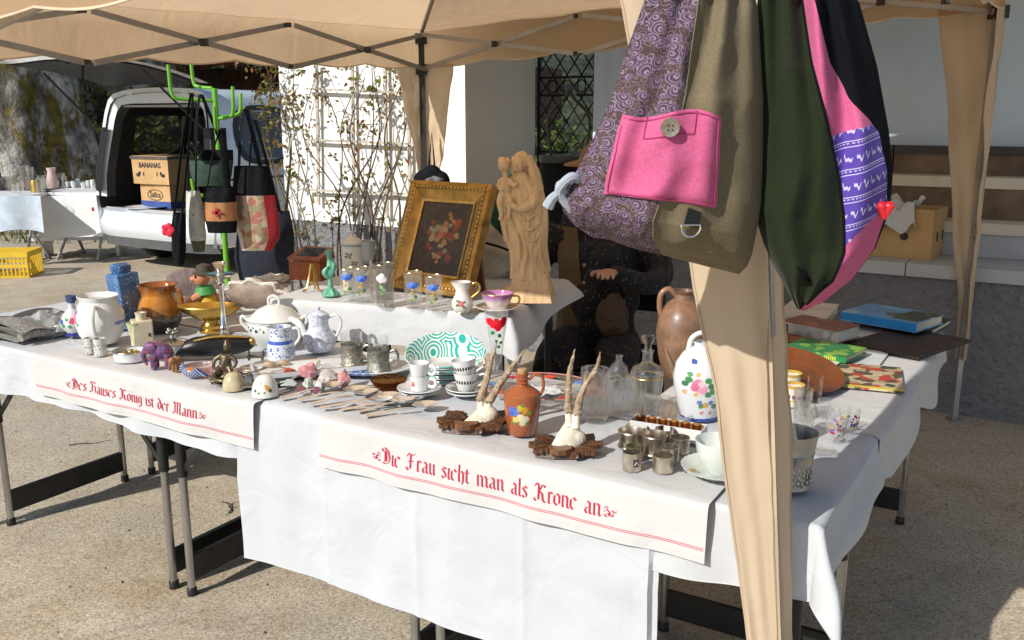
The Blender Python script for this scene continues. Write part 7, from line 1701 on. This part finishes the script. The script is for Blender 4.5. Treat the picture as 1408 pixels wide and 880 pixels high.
# ---------------- skull mounts
OAK = M('carved_oak', (.095, .038, .013), .4, var=.35, vs=26, bump=.4, bs=90, bd=.004, coat=.25, grime=.3); OAKL = M('carved_oak_light', (.16, .066, .02), .4, var=.3, vs=30, bump=.2, bs=60, coat=.25)
BONE = M('bone', (.70, .64, .52), .6, var=.12, vs=40, bump=.3, bs=70, bd=.004); ANT = M('antler', (.40, .31, .21), .6, c2=(.20, .135, .08), vs=50, bump=.6, bs=60, bd=.006)
def oak_leaf(mb, p0, ang, L, wd, z):
    M4 = Matrix.Translation(p0) @ Matrix.Rotation(ang, 4, 'Z') @ Matrix.Rotation(R(-6), 4, 'Y')
    def ed(a): return wd * (math.sin(math.pi * min(1, a * .93 + .07)) ** .55) * (1 + .16 * math.sin(a * 6.283 * 4.5))
    def f(a, b):
        q = 2 * b - 1; y = q * ed(a)
        rib = .0016 * math.cos(a * 56 - abs(q) * 7) * (abs(q) > .1) - .0022 * abs(q) ** 1.5
        return Vector((a * L, y, z + .0055 * math.sin(math.pi * min(1, a + .1)) + rib + .004))
    mb.grid(f, 30, 12, M=M4)
    for e in (0, 1): mb.grid(lambda a, b: f(a, e) - Vector((0, 0, .009 * b)), 30, 1, M=M4)
    mb.tube([M4 @ (f(k / 10, .5) + Vector((0, 0, .0006))) for k in range(11)], [.0022, .0008], 6)
def mount(label, x, y, rz, antlers):
    s = K(x, y, TZ); t = thing('antler_mount', label, 'trophy', PF(x, y, .05), rz, 'roe deer trophies on carved plaques'); u = s
    bm = MB().prism([(p[0] * u, p[1] * u) for p in ((-40, -18), (-14, -26), (16, -26), (40, -14), (44, 14), (16, 30), (-20, 28), (-42, 12))], 0, 8 * u, taper=.9); bm.build('plaque', OAK, t, smooth=0)
    for p, a, L, wd in (((-14, 4, 7), R(176), 36, 15), ((-10, 14, 7), R(140), 38, 13), ((10, 2, 7), R(8), 46, 16), ((8, 14, 7), R(38), 46, 14), ((12, -10, 7), R(-22), 36, 12), ((-12, -6, 7), R(204), 34, 11)):
        lm_ = MB(); oak_leaf(lm_, Vector(p) * u, a, L * u, wd * u, 0); lm_.build('oak_leaf', OAK, t)
    sh_ = MB().prism([(p[0] * u, p[1] * u) for p in ((-24, -8), (-6, -13), (12, -8), (12, -22), (2, -31), (-8, -34), (-20, -28))], 8 * u, 15 * u, taper=.93); sh_.build('shield', OAKL, t, smooth=0)
    for ax, ay in ((15, -30), (24, -20)):
        ac = MB().lathe([(0, -6 * u), (4 * u, -4 * u), (5.4 * u, 0), (5.8 * u, 4 * u), (4 * u, 6 * u), (2 * u, 5 * u), (0, 5 * u)], 14, M=Matrix.Translation((ax * u, ay * u, 8 * u)) @ Matrix.Rotation(R(78), 4, 'X')); ac.build('acorn', OAK, t)
    tp = (Vector(antlers[0][0]) + Vector(antlers[1][0])) / 2 - Vector((0, 0, 10)); sk = MB()
    bt_ = Vector((tp.x - 12, tp.y - 26, 13))
    def plate(a, b, o):
        c_ = tp.lerp(bt_, b); hw = lerp(9, 23, b ** .8); q = 2 * a - 1; up_ = Vector((0, -.62, .78))
        zz = -7 * abs(q) ** 2.2 * (.4 + b) + (2.5 * math.sin(a * 19) - 4 * (abs(q) < .25)) * (b > .93)
        return (c_ + Vector((q * hw, .15 * q * hw, 0)) + up_ * (zz * .8 + (0 if o else -7)) + Vector((0, -1.2, -.8)) * (2.2 * math.sin(a * 15) * (b > .97))) * u
    nn = 18; vs1 = [plate(i / nn, j / nn, 1) for j in range(nn + 1) for i in range(nn + 1)]; vs0 = [plate(i / nn, j / nn, 0) for j in range(nn + 1) for i in range(nn + 1)]; w1 = nn + 1; N1 = len(vs1)
    fs1 = [(j * w1 + i, j * w1 + i + 1, (j + 1) * w1 + i + 1, (j + 1) * w1 + i) for j in range(nn) for i in range(nn)]
    fs0 = [tuple(N1 + k for k in f[::-1]) for f in fs1]; per = [i for i in range(w1)] + [j * w1 + nn for j in range(1, w1)] + [nn * w1 + i for i in range(nn - 1, -1, -1)] + [j * w1 for j in range(nn - 1, 0, -1)]
    sk.add(vs1 + vs0, fs1 + fs0 + [(per[(k + 1) % len(per)], per[k], N1 + per[k], N1 + per[(k + 1) % len(per)]) for k in range(len(per))])
    sk.ball(Vector((tp.x + 5, tp.y - 2, 18)) * u, (15 * u, 13 * u, 13 * u), 14)
    for a in antlers: sk.tube([Vector((a[0][0] * .7 + tp.x * .3, a[0][1] - 5, a[0][2] - 20)) * u, Vector(a[0]) * u], [6.4 * u, 4.6 * u], 12)
    so_ = fuse(sk.build('skull', BONE, t), .0022, 2)
    for sx in (-1, 1): MB().ball((bt_.lerp(tp, .12) + Vector((sx * 19, 3, -5))) * u, (4 * u, 4 * u, 3.2 * u), 10).build('eye_socket', M('socket', (.12, .085, .055), .9), t)
    for a in antlers:
        o_ = MB(); pts = crom([Vector(p) * u for p in a], 7); o_.tube(crom(pts, 3), [6.2 * u, 4.6 * u, 3.8 * u, 1.0 * u], 14)
        for k in range(22): o_.ball(Vector(a[0]) * u + Vector((math.cos(k * .7), math.sin(k * .7), (k % 3) * .3)) * 5 * u, 1.7 * u, 6)
        if len(a) > 4: m_ = pts[len(pts) * 11 // 20]; o_.tube([m_, m_ + Vector((-2, 0, 8)) * u, m_ + Vector((-2, -1, 16)) * u], [3 * u, 2 * u, .8 * u], 8)
        for v_ in o_.v: v_ += Vector((noise.noise(v_ / u * .35), noise.noise(v_ / u * .35 + Vector((9, 0, 0))), 0)) * 1.3 * u
        o_.build('antler', ANT, t)
mount('antler mount left of the brown jug, its antlers leaning right', 648, 598, R(-4), [[(12, 12, 38), (20, 18, 66), (26, 24, 92), (34, 30, 116)], [(24, 10, 36), (40, 16, 62), (56, 20, 84), (74, 24, 110)]])
mount('antler mount right of the brown jug with straight upright antlers', 775, 633, R(-2), [[(6, 12, 56), (6, 14, 84), (7, 16, 112), (14, 18, 146)], [(18, 10, 54), (22, 12, 76), (30, 15, 96), (44, 18, 118), (50, 20, 142)]])
# ---------------- brown jug bottle
t, s = ware('brown_bottle_jug', 'brown glazed bottle jug with painted bouquet and cork', 'jug', 718, 600, [(0, 0), (19, 0), (20.5, 1.5), (24, 26), (26, 50), (24.5, 58), (17, 64), (9, 68), (8, 70), (9, 73), (7.4, 75), (8.8, 78), (7.4, 80), (8.6, 83), (8.6, 86), (6, 86), (5, 78), (0, 70)],
            SP('brown_glaze', (.32, .085, .028), spx(.0019, [(-13, 38, 5.5, (.06, .13, .5)), (-9, 35, 5, (.08, .18, .58)), (-14, 33, 4, (.05, .1, .4)), (-3, 41, 5, (.45, .38, .04)), (4, 38, 5, (.50, .30, .03)), (9, 34, 4, (.2, .27, .05)), (-2, 28, 6, (.62, .58, .38)), (-9, 25, 4.4, (.55, .5, .1)), (4, 26, 5, (.6, .56, .40)), (9, 41, 3.2, (.45, .12, .03)), (0, 20, 4, (.55, .52, .35)), (-12, 19, 3, (.1, .2, .04)), (7, 20, 3, (.1, .22, .05)), (0, 46, 3, (.12, .22, .05))]), .15, .005, 160, coat=.6))
MB().tube(crom(px3(s, (9, 0, 76), (18, 0, 84), (27, 0, 80), (29, 0, 66), (25, 0, 54)), 7), 2.8 * s, 9, flat=.8).build('handle', SP('brown_glaze_handle', (.34, .09, .03), [], .15, coat=.5), t)
MB().lathe([(0, 85 * s), (6.5 * s, 85 * s), (7 * s, 91 * s), (6 * s, 92 * s), (0, 92 * s)], 18).build('cork', M('cork', (.50, .30, .16), .85, bump=.5, bs=150), t)
# ---------------- painted glass platter, glass group
s = K(740, 545, TZ); t = thing('glass_platter', 'large clear glass platter painted with red and blue flowers', 'platter', PF(742, 560, .10), R(-12))
MB().lathe([(0, .004), (.10, .004), (.15, .020), (.165, .030), (.163, .034), (.145, .026), (.10, .010), (0, .010)], 56, ex=1.0, ey=.82, fn=lambda r, a, z: r * (1 + (.02 * math.cos(a * 12) if r > .14 else 0))).build('platter', GLASS, t)
for i, cc in enumerate(((.70, .06, .03), (.10, .2, .62), (.68, .05, .04), (.62, .2, .05), (.1, .22, .6), (.7, .07, .04), (.65, .05, .05), (.12, .3, .6))):
    a = -2.5 + i * .8; c0 = Vector((.140 * math.cos(a), .115 * math.sin(a), .0285)); fl = MB()
    for k in range(7): fl.ball(c0 + Vector((.011 * math.cos(k * .9), .009 * math.sin(k * .9), .0)), (.009, .007, .0016), 8)
    fl.build('painted_flower', M('enamel%d' % i, cc, .4), t); lf_ = MB()
    for k in (-1, 1): lf_.ball(c0 + Vector((k * .022, .004 * k, -.002)), (.010, .005, .0014), 8)
    lf_.build('painted_leaf', M('enamel_leaf', (.05, .22, .07), .4), t)
ring_ = MB().tube([(.165 * math.cos(a), .135 * math.sin(a), .033) for a in [6.283 * k / 60 for k in range(60)]], .0016, 6, True).build('pink_rim', M('pink_enamel', (.62, .22, .24), .3), t)
o = MB().grid(lambda a, b: (lerp(-.06, .06, a), lerp(-.04, .05, b), .016 + .012 * noise.noise(Vector((a * 6, b * 6, 2)))), 14, 12).build('napkin', LIN, loc=t.location, rz=R(15)); tag(o, 'folded white napkin lying in the painted glass platter', 'napkin')
mir = thing('mirror_tray', 'clear glass tray under the decanter and jug', 'tray', PF(872, 578, .10), ROW)
MB().box((0, 0, .005), (.34, .20, .006)).build('plate', GLASS, mir, smooth=0)
for y in (-.1, .1): MB().box((0, y, .011), (.35, .006, .014)).build('edge', CUT, mir)
for x in (-.173, .173): MB().box((x, 0, .011), (.006, .193, .014)).build('edge', CUT, mir)
t, s = ware('beer_mug', 'tall heavy glass mug behind the upright antlers', 'mug', 817, 580, [(0, 0), (19, 0), (20, 2), (20, 70), (19, 72), (17, 70), (16.5, 8), (0, 7)], CUT, 18, fn=lambda r, a, z: r * (1 + .03 * math.cos(a * 9)))
MB().tube(crom(px3(s, (18, 0, 58), (34, 0, 58), (38, 0, 36), (32, 0, 16), (18, 0, 16)), 6), 3.4 * s, 8).build('handle', CUT, t)
s = K(853, 560, TZ); t = thing('cut_glass_jar', 'square cut glass jar between mug and decanter', 'jar', PF(852, 565, .03, TZ + .009), R(20))
MB().box((0, 0, 22 * s), (34 * s, 34 * s, 44 * s)).build('jar', CUT, t, smooth=0); MB().box((0, 0, 24 * s), (28 * s, 28 * s, 42.5 * s)).build('hollow', GLASS, t, smooth=0)
t, s = ware('small_flask', 'small round shouldered glass bottle behind the square jar', 'bottle', 850, 540, [(0, 0), (14, 0), (15, 3), (15, 22), (12, 34), (5, 42), (4, 46), (5.5, 50), (4, 50), (2.6, 42), (11, 32), (13, 4), (0, 3)], GLASS, one=True)
t, s = ware('decanter', 'glass decanter with faceted stopper and gilt line', 'decanter', 888, 566, [(0, 0), (16, 0), (18, 3), (22, 40), (23, 52), (19, 60), (8, 66), (7, 72), (7, 80), (9, 83), (8, 84), (5.5, 80), (5, 68), (17, 58), (20, 50), (15, 6), (0, 5)], thin_glass('decanter_glass', (.985, .985, .975), body=.03), z=TZ + .009)
MB().lathe([(r * s, z * s) for r, z in [(0, 78), (4.6, 80), (5, 86), (4, 89), (8, 96), (10, 102), (9, 104), (0, 105)]], 10).build('stopper', CUT, t); ring(t, 22.6 * s, 47 * s, .8 * s, GOLDB, 'gilt_line')
for i, (x, y) in enumerate([(872, 574), (893, 577), (878, 560)]):
    ware('liqueur_glass', ['ribbed liqueur glass in front of the decanter, left', 'ribbed liqueur glass in front of the decanter, right', 'ribbed liqueur glass half behind the other two'][i], 'glass', x, y, [(0, 0), (7.5, 0), (8, 2), (9.5, 24), (8.8, 24), (7, 4), (0, 3)], CUT, 14, z=TZ + .009, fn=lambda r, a, z: r * (1 + .03 * math.cos(a * 7)), one=True, group='liqueur glasses before the decanter')
# brown stoneware jug, horn, floral water pot
t, s = ware('stoneware_jug', 'big brown stoneware jug with a loop handle behind the floral pot', 'jug', 936, 522, [(0, 0), (24, 0), (26, 3), (33, 30), (37, 62), (34, 86), (24, 102), (14, 110), (13, 116), (16, 121), (13, 121), (11, 114), (30, 84), (24, 8), (0, 6)], SP('stoneware', (.20, .105, .06), [], .4, under=lambda nt, co, col: ramp(nt, tex(nt, co, 16, 5, .7), [(.3, (.11, .055, .032)), (.55, (.21, .115, .068)), (.75, (.30, .18, .11))])))
MB().tube(crom(px3(s, (-11, 0, 114), (-22, -2, 123), (-32, -2, 116), (-33, 0, 98), (-30, 0, 86)), 7), 4 * s, 10).build('handle', SP('stoneware_handle', (.27, .14, .085), [], .4), t)
s = K(930, 540, TZ); o = MB().tube(crom(px3(s, (0, 0, 2), (-4, 0, 22), (-14, 0, 44), (-22, 0, 66)), 7), [6 * s, 6 * s, 4 * s, 1.5 * s], 12).build('horn', M('horn', (.24, .16, .09), .4, var=.4, vs=30), loc=PF(935, 545, .01)); tag(o, 'curved brown horn standing by the floral pot', 'horn')
fs_ = .00192
t, s = ware('floral_water_pot', 'white pottery jug painted with a big pink rose', 'jug', 960, 579, [(0, 0), (25, 0), (26.5, 3), (30, 18), (36, 42), (37.5, 60), (34, 78), (25, 92), (14, 100), (10, 102), (12, 108), (9, 108), (7, 100), (30, 76), (24, 8), (0, 6)],
            SP('floral_pot_glaze', (.68, .70, .72), spx(fs_, [(-10, 56, 9, (.62, .2, .32)), (-4, 50, 8, (.70, .32, .42)), (-14, 52, 6, (.58, .16, .3)), (-5, 57, 5, (.76, .5, .56)), (-22, 62, 5, (.06, .22, .08)), (-26, 56, 4.4, (.05, .18, .09)), (-20, 70, 4, (.08, .3, .1)), (4, 62, 5, (.06, .25, .08)), (8, 54, 5, (.05, .2, .08)), (10, 46, 5, (.07, .26, .08)), (4, 42, 5, (.06, .22, .08)), (-26, 44, 3.5, (.65, .4, .2)), (-12, 42, 3.6, (.65, .4, .15)), (-10, 70, 3.4, (.65, .38, .15)), (-14, 86, 4, (.05, .08, .3)), (-6, 30, 4, (.15, .2, .5)), (2, 26, 5, (.62, .35, .12)), (9, 30, 4, (.14, .18, .5)), (-4, 24, 4, (.1, .25, .1)), (14, 24, 4, (.1, .25, .1)), (-2, 14, 3, (.6, .25, .2)), (10, 14, 3, (.6, .25, .2))]), .12, .004, 130, bands=((0, 5 * fs_, (.03, .07, .36)),)))
MB().tube(crom(px3(s, (-18, 0, 96), (-14, 0, 112), (0, 0, 120), (16, 0, 112), (20, 0, 94)), 7), 3.6 * s, 10).build('handle', POR, t)
MB().tube(crom(px3(s, (24, -4, 86), (36, -6, 96), (42, -6, 104)), 5), [7 * s, 4.4 * s], 10).build('spout', POR, t)
# carton of small glasses
q = PF(905, 612, .02); bxg = thing('glass_carton', 'low white carton holding amber liqueur glasses', 'box', P(912, 604, TZ) + E2 * .03, ROW + R(4))
wc, dc, hc = .185, .055, .036; WCD = M('white_card', (.68, .68, .66), .7)
for cc, dd in (((0, -dc / 2, hc / 2), (wc, .0025, hc)), ((0, dc / 2, hc / 2), (wc, .0025, hc)), ((-wc / 2, 0, hc / 2), (.0025, dc - .004, hc)), ((wc / 2, 0, hc / 2), (.0025, dc - .004, hc))): MB().box(cc, dd).build('side', WCD, bxg, smooth=0)
MB().box((0, 0, .003), (wc - .006, dc - .006, .003)).build('bottom', WCD, bxg, smooth=0)
BM = Matrix.Translation(bxg.location) @ Matrix.Rotation(bxg.rotation_euler[2], 4, 'Z')
AMB = thick_glass('amber_glass', (.80, .58, .38), .4, 120)
for i in range(6):
    o = MB().lathe([(0, 0), (.010, 0), (.0125, .034), (.0115, .036), (.009, .006), (0, .005)], 16).build('amber_glass', AMB, loc=BM @ Vector((-.073 + i * .0292, .002, .006))); tag(o, ['leftmost', 'second', 'third', 'fourth', 'fifth', 'rightmost'][i] + ' amber glass in the white carton', 'glass', 'amber glasses in the carton')
# napkin rings
RINGS = [(867, 619, 16, 24, 'waisted', 'waisted silver napkin ring at the left of the cluster'), (875, 605, 15, 16, 'plain', 'brassy napkin ring at the back left'), (899, 628, 16.5, 28, 'waisted', 'tall double rimmed napkin ring in the middle'), (913, 612, 13, 20, 'plain', 'dark napkin ring half hidden at the back'),
         (934, 625, 14, 21, 'plain', 'plain napkin ring nearest the white carton'), (872, 633, 12.5, 17, 'plain', 'greenish napkin ring behind the crested one'), (868, 650, 13.5, 26, 'crest', 'faceted napkin ring with an enamel crest'), (920, 637, 13.5, 20, 'plain', 'thin napkin ring left of the plain rear one'), (911, 652, 14.5, 23, 'plain', 'smooth napkin ring nearest the camera')]
RSIL = [M('ring_silver%d' % i, c, .33, 1.0, var=.2, vs=45) for i, c in enumerate(((.62, .55, .46), (.62, .48, .24), (.58, .50, .42), (.45, .36, .28), (.62, .55, .44), (.56, .54, .36), (.66, .62, .52), (.66, .62, .55), (.66, .59, .47)))]
for i, (x, y, r_, h_, kd, lab) in enumerate(RINGS):
    s = K(x, y, TZ); rr_ = r_ * s * 1.1; hh = h_ * s
    t = thing('napkin_ring', lab, 'napkin ring', PF(x, y, rr_ * .85), R(i * 40), 'silver napkin rings')
    wv = (lambda z: .10 * (2 * z / hh - 1) ** 2) if kd == 'waisted' else (lambda z: 0)
    pr_ = [(rr_ * (.90 + wv(hh * k / 8)), hh * k / 8) for k in range(9)]; pr_ += [(p[0] - .0016, p[1]) for p in pr_[::-1]] + [pr_[0]]
    MB().lathe(pr_, 8 if kd == 'crest' else 32).build('band', RSIL[i], t, smooth=30)
    if kd == 'waisted':
        for z in (.06, .94): ring(t, rr_ * .995, hh * z, .0014, RSIL[i], 'bead')
    if kd == 'crest':
        t.rotation_euler[2] = R(22); MB().box((0, -rr_ * .86, hh * .5), (.014, .002, .018)).build('enamel_shield', M('crest_enamel', (.10, .045, .06), .3), t)
        for sx in (-1, 1): MB().bar((0, -rr_ * .86 - .0014, hh * .58), (sx * .005, -rr_ * .86 - .0014, hh * .40), .001, .002, (0, 1, 0)).build('chevron', POR, t)
# big pale cup and saucer, pewter beaker
PALE = SP('pale_green_china', (.64, .69, .65), [], .1)
s = K(985, 665, TZ); q = PF(987, 671, .075); t = thing('breakfast_cup', 'large pale green breakfast cup on a fluted saucer', 'cup', q)
MB().lathe([(r * s, z * s) for r, z in [(0, 0), (26, 0), (34, 5), (52, 13), (53, 15), (50, 14), (30, 5), (0, 4)]], 60, fn=lambda r, a, z: r * (1 + .012 * math.cos(a * 30))).build('saucer', PALE, t)
MB().lathe([(r * s, z * s) for r, z in [(0, 5), (16, 5), (18, 8), (25, 16), (32, 34), (35, 52), (34, 52.5), (30, 34), (22, 16), (0, 9)]], 40).build('cup', PALE, t)
MB().tube(crom(px3(s, (33, 6, 46), (48, 8, 46), (48, 8, 26), (28, 6, 20)), 6), 3 * s, 8).build('handle', PALE, t); fl = MB()
for k in range(5): fl.ball(Vector((-39 + 3 * math.cos(k * 1.3), -9 + 3 * math.sin(k * 1.3), 11.4)) * s, (2.4 * s, 2.4 * s, .6 * s), 8)
fl.build('gilt_sprig', M('sprig_gilt', (.35, .25, .03), .4), t)
t, s = ware('pewter_beaker', 'pewter beaker with a raised frieze right of the canvas pole', 'beaker', 1084, 676, [(0, 0), (27, 0), (28, 2), (27, 6), (29, 34), (31, 50), (32, 52), (31, 54), (35, 80), (34, 80), (30, 52), (26, 8), (0, 6)], M('beaker_pewter', (.40, .40, .385), .34, .95, var=.15, vs=18), 44)
fr_ = MB(); rnd = random.Random(3)
for k in range(26):
    a = 6.283 * k / 26
    for j in range(3): fr_.ball((28.8 * s * math.cos(a + rnd.uniform(-.05, .05)), 28.8 * s * math.sin(a), (14 + j * 9 + rnd.uniform(-2, 2)) * s), (2.2 * s, 2.2 * s, 4.6 * s), 7)
fr_.build('frieze', M('beaker_pewter', (.40, .40, .385), .34, .95), t)
# glasses at the right
for x, y, r_, h_, lab in [(1119, 553, 11, 36, 'thick bottomed shot glass beside the wooden plate'), (1102, 576, 13, 40, 'cut glass tumbler just right of the canvas pole'), (1104, 600, 15, 42, 'upturned clear goblet behind the pewter beaker')]:
    ware('clear_tumbler', lab, 'glass', x, y, [(0, 0), (r_ * .86, 0), (r_ * .92, 3), (r_, h_), (r_ * .9, h_), (r_ * .78, 8), (0, 7)], CUT, 20, one=True, group='clear glasses by the pewter beaker')
t, s = ware('glass_coaster', 'ringed glass coaster beside the pewter beaker', 'coaster', 1130, 626, [(0, 0), (17, 0), (19, 3), (18, 4), (15, 2.4), (12, 3.6), (9, 2.4), (6, 3.6), (3, 2.4), (0, 2.4)], GLASS, one=True)
rnd = random.Random(12)
for j, (x, y, lab) in enumerate([(1148, 607, 'dotted glass nearest the table end, front left of three'), (1166, 595, 'dotted glass at the right of the three'), (1153, 592, 'dotted glass half hidden behind the other two')]):
    s = K(x, y, TZ); sp_ = [(rnd.uniform(-13, 13) * s, rnd.uniform(6, 26) * s, rnd.uniform(1.1, 1.9) * s, rnd.choice([(.45, .02, .06), (.2, .05, .35), (.62, .40, .05), (.08, .1, .3), (.5, .1, .1)])) for k in range(20)]
    t, s = ware('dotted_glass', lab, 'glass', x, y, [(0, 0), (7, 0), (8, 3), (13, 12), (14, 32), (13.3, 32), (12, 13), (6, 5), (0, 4)], tumbler_mat('dotted_glass%d' % j, s, sp_), group='glasses with coloured dots', part='tumbler')
for j, (x, y, lab) in enumerate([(1090, 560, 'cream pot with purple and gold band in front of the wooden plate'), (1086, 544, 'cream pot with gold band closest to the wooden plate')]):
    s = K(x, y, TZ)
    t, s = ware('candle_pot', lab, 'pot', x, y, [(0, 0), (13, 0), (14, 2), (13, 14), (15, 30), (14, 30), (12, 15), (0, 4)], SP('candle_pot%d' % j, (.68, .62, .50), [], .25, under=dots(11 * s, 18 * s, 12, (.16, .03, .20)), bands=((26 * s, 31 * s, (.50, .32, .06)), (8 * s, 10 * s, (.5, .32, .06)))), group='cream banded pots', part='pot')
# wooden plate propped on a low stack
WPL = M('turned_wood', (.16, .042, .010), .3, var=.25, vs=7, bump=.15, bs=20, coat=.5)
t = thing('wooden_plate', 'large reddish turned wooden plate propped at a slant', 'plate', PF(1092, 541, .10) + Vector((0, 0, .004)), R(10), rx=R(13), ry=R(3))
MB().lathe([(0, .006), (.085, .006), (.09, .010), (.14, .020), (.148, .026), (.146, .030), (.136, .026), (.090, .014), (.084, .012), (0, .012)], 64, c=(0, .02, .012)).build('plate', WPL, t)
MB().lathe([(.083, .0122), (.086, .0145), (.089, .0150), (.091, .0142)], 64, c=(0, .02, .012)).build('turned_ring', M('turned_wood_dark', (.2, .05, .012), .3), t)
# books
PAGE = M('book_pages', (.66, .61, .50), .9, var=.06, vs=60)
def book(name, label, corners, th, cov, spine, z=TZ, cat='book'):
    """corners: near-left, near-right, far-right as seen, on level z"""
    a, b, c_ = (P(x, y, z) for x, y in corners); d1 = b - a; w_ = d1.length; ang = math.atan2(d1.y, d1.x); n_ = Vector((-math.sin(ang), math.cos(ang), 0)); dd = max(.02, (c_ - b).dot(n_))
    t = thing(name, label, cat, (a + b) / 2 + n_ * dd / 2, ang)
    MB().box((-.001, 0, th / 2), (w_ - .010, dd - .008, th - .005)).build('pages', PAGE, t, smooth=0)
    MB().box((0, 0, th - .0015), (w_, dd, .003)).build('front_cover', cov, t, smooth=0); MB().box((0, 0, .0015), (w_, dd, .003)).build('back_cover', cov, t, smooth=0)
    MB().box((0, -dd / 2 + .0015, th / 2), (w_, .003, th - .0062)).build('spine', spine, t, smooth=0)
    return t, w_, dd
SKYB = print_mat('blue_cover_print', (.10, .30, .60), [(.3, .45, .6), (.12, .34, .62), (.05, .10, .06), (.2, .4, .65)], 11, .35, .5)
BLUES = M('blue_spine', (.02, .25, .62), .4); DKCOV = M('black_cover', (.022, .022, .024), .5)
book('black_book', 'black book lying beneath the thick blue one', [(1170, 446), (1281, 462), (1292, 444)], .022, DKCOV, DKCOV)
t, w_, dd = book('blue_book', 'thick bright blue book with a mountain lake cover', [(1156, 440), (1259, 458), (1270, 441)], .036, SKYB, BLUES, TZ + .0222)
MB().box((w_ * .30, .004, .0362), (w_ * .36, dd * .8, .0008)).build('forest_picture', print_mat('forest_print', (.02, .045, .02), [(.03, .07, .03), (.01, .025, .012), (.16, .15, .1)], 24, .4, .4), t)
book('album', 'flat dark brown album at the far right of the table', [(1161, 474), (1263, 495), (1284, 461)], .010, M('brown_leatherette', (.035, .02, .014), .55, bump=.2, bs=200), M('brown_leatherette', (.035, .02, .014), .55))
GRC = print_mat('green_cover_print', (.025, .20, .06), [(.02, .16, .05), (.16, .35, .04), (.02, .2, .06), (.25, .40, .06)], 30, .4, .6)
book('white_booklet', 'white booklet under the green book', [(1070, 500), (1140, 512), (1152, 497)], .012, WCD, WCD)
t, w_, dd = book('green_book', 'green paperback with a yellow ornament cover', [(1074, 484), (1163, 500), (1174, 483)], .020, GRC, M('green_spine', (.01, .22, .07), .4), TZ + .0122)
for k in range(6): MB().box((w_ * .18 + k * .007, -dd / 2 - .0006, .010), (.004, .001, .012)).build('spine_letter', M('yellow_ink', (.6, .55, .05), .5), t, smooth=0)
PHOTO = print_mat('grey_photo_print', (.36, .35, .34), [(.5, .5, .5), (.2, .22, .25), (.42, .4, .38), (.55, .54, .52)], 22, .4, .5); RBR = print_mat('red_brown_print', (.26, .075, .03), [(.34, .12, .05), (.18, .05, .03), (.4, .25, .16)], 14, .4, .45)
book('lower_paperback', 'reddish paperback under the illustrated thick one', [(1060, 467), (1136, 477), (1144, 462)], .018, RBR, RBR)
t, w_, dd = book('thick_paperback', 'thick paperback with a rust cover and grey pictured spine', [(1072, 457), (1152, 473), (1162, 460)], .046, RBR, PHOTO, TZ + .0182)
MB().box((-w_ * .42, -dd / 2 - .0008, .02), (w_ * .13, .0012, .03)).build('spine_label', DKCOV, t, smooth=0)
for k in range(3): MB().box((-w_ * .42, -dd / 2 - .0018, .012 + k * .007), (w_ * .09, .0008, .003)).build('label_lettering', PAGE, t, smooth=0)
book('cream_book', 'cream hardback behind the thick paperback', [(1066, 442), (1136, 449), (1146, 428)], .032, M('cream_cover', (.60, .54, .45), .8), M('cream_cover', (.60, .54, .45), .8), TZ)
YEL = M('yellow_card', (.66, .56, .07), .5)
CARV = print_mat('carved_relief_print', (.16, .11, .07), [(.50, .40, .25), (.45, .05, .03), (.10, .07, .05), (.55, .46, .30), (.05, .06, .04), (.4, .3, .16)], 34, .35, .9)
t, w_, dd = book('yellow_booklet', 'yellow edged booklet with a colourful carved altar picture', [(1140, 531), (1243, 541), (1254, 509)], .006, CARV, YEL)
MB().box((0, -dd / 2 + .010, .0064), (w_, .020, .0007)).build('yellow_strip', YEL, t, smooth=0)
o = MB().grid(lambda a, b: W(lerp(.10, .42, a), lerp(1.02, 1.62, b), TZ - .002 + .004 * noise.noise(Vector((a * 5, b * 5, 8))) + .003), 20, 24).build('folded_cloth', LIN); tag(o, 'second folded white cloth under the books on the side table', 'tablecloth')

# ---------------- small extras
def necklace(label, x, y, seed, c, z=TZ + .004, n=34, big=.05):
    rnd = random.Random(seed); mb = MB(); q = PF(x, y, 0, z)
    for i in range(n):
        a = 6.283 * i / n; r_ = big * (1 + .25 * math.sin(a * 3 + seed)); mb.ball((r_ * math.cos(a), r_ * .6 * math.sin(a), .004), .0042, 6)
    o = mb.build('bead_necklace', M('beads%d' % seed, c, .2, coat=.4), loc=q); tag(o, label, 'necklace', 'bead necklaces near the wooden box')
necklace('dark red bead necklace beside the geode', 398, 404, 3, (.16, .03, .03)); necklace('pale bead necklace below the brass easel', 388, 416, 5, (.5, .42, .32)); necklace('brown bead necklace left of the wooden box', 374, 398, 8, (.18, .09, .05))
sg2 = thing('sugar_tongs', 'bent silver sugar tongs lying beyond the spoons', 'tongs', PF(520, 533, 0), R(15))
MB().tube(crom([(-.05, .012, .004), (.04, .010, .006), (.055, 0, .007), (.04, -.010, .006), (-.05, -.012, .004)], 6), .003, 8).build('bow', SPN, sg2)
for y in (-.012, .012): MB().ball((-.055, y, .004), (.010, .006, .003), 8).build('claw', SPN, sg2)
for i, (x, y, r_, h_, lab) in enumerate([(836, 569, 8, 22, 'small clear glass right of the heavy mug'), (905, 572, 8, 20, 'small clear glass at the right end of the glass tray'), (862, 552, 9, 26, 'small clear glass behind the square jar'), (1132, 575, 9, 26, 'small clear glass between the shot glass and the dotted ones')]):
    ware('small_glass', lab, 'glass', x, y, [(0, 0), (r_ * .8, 0), (r_ * .85, 2), (r_, h_), (r_ * .9, h_), (r_ * .72, 4), (0, 3)], GLASS, 18, one=True, group='small clear glasses among the glassware')
ware('glass_bowl', 'shallow clear glass bowl at the left end of the raised cloth', 'bowl', 512, 405, [(0, 0), (8, 0), (9, 2), (18, 10), (17, 10.5), (8, 3), (0, 3)], GLASS, 24, z=BZ, one=True)
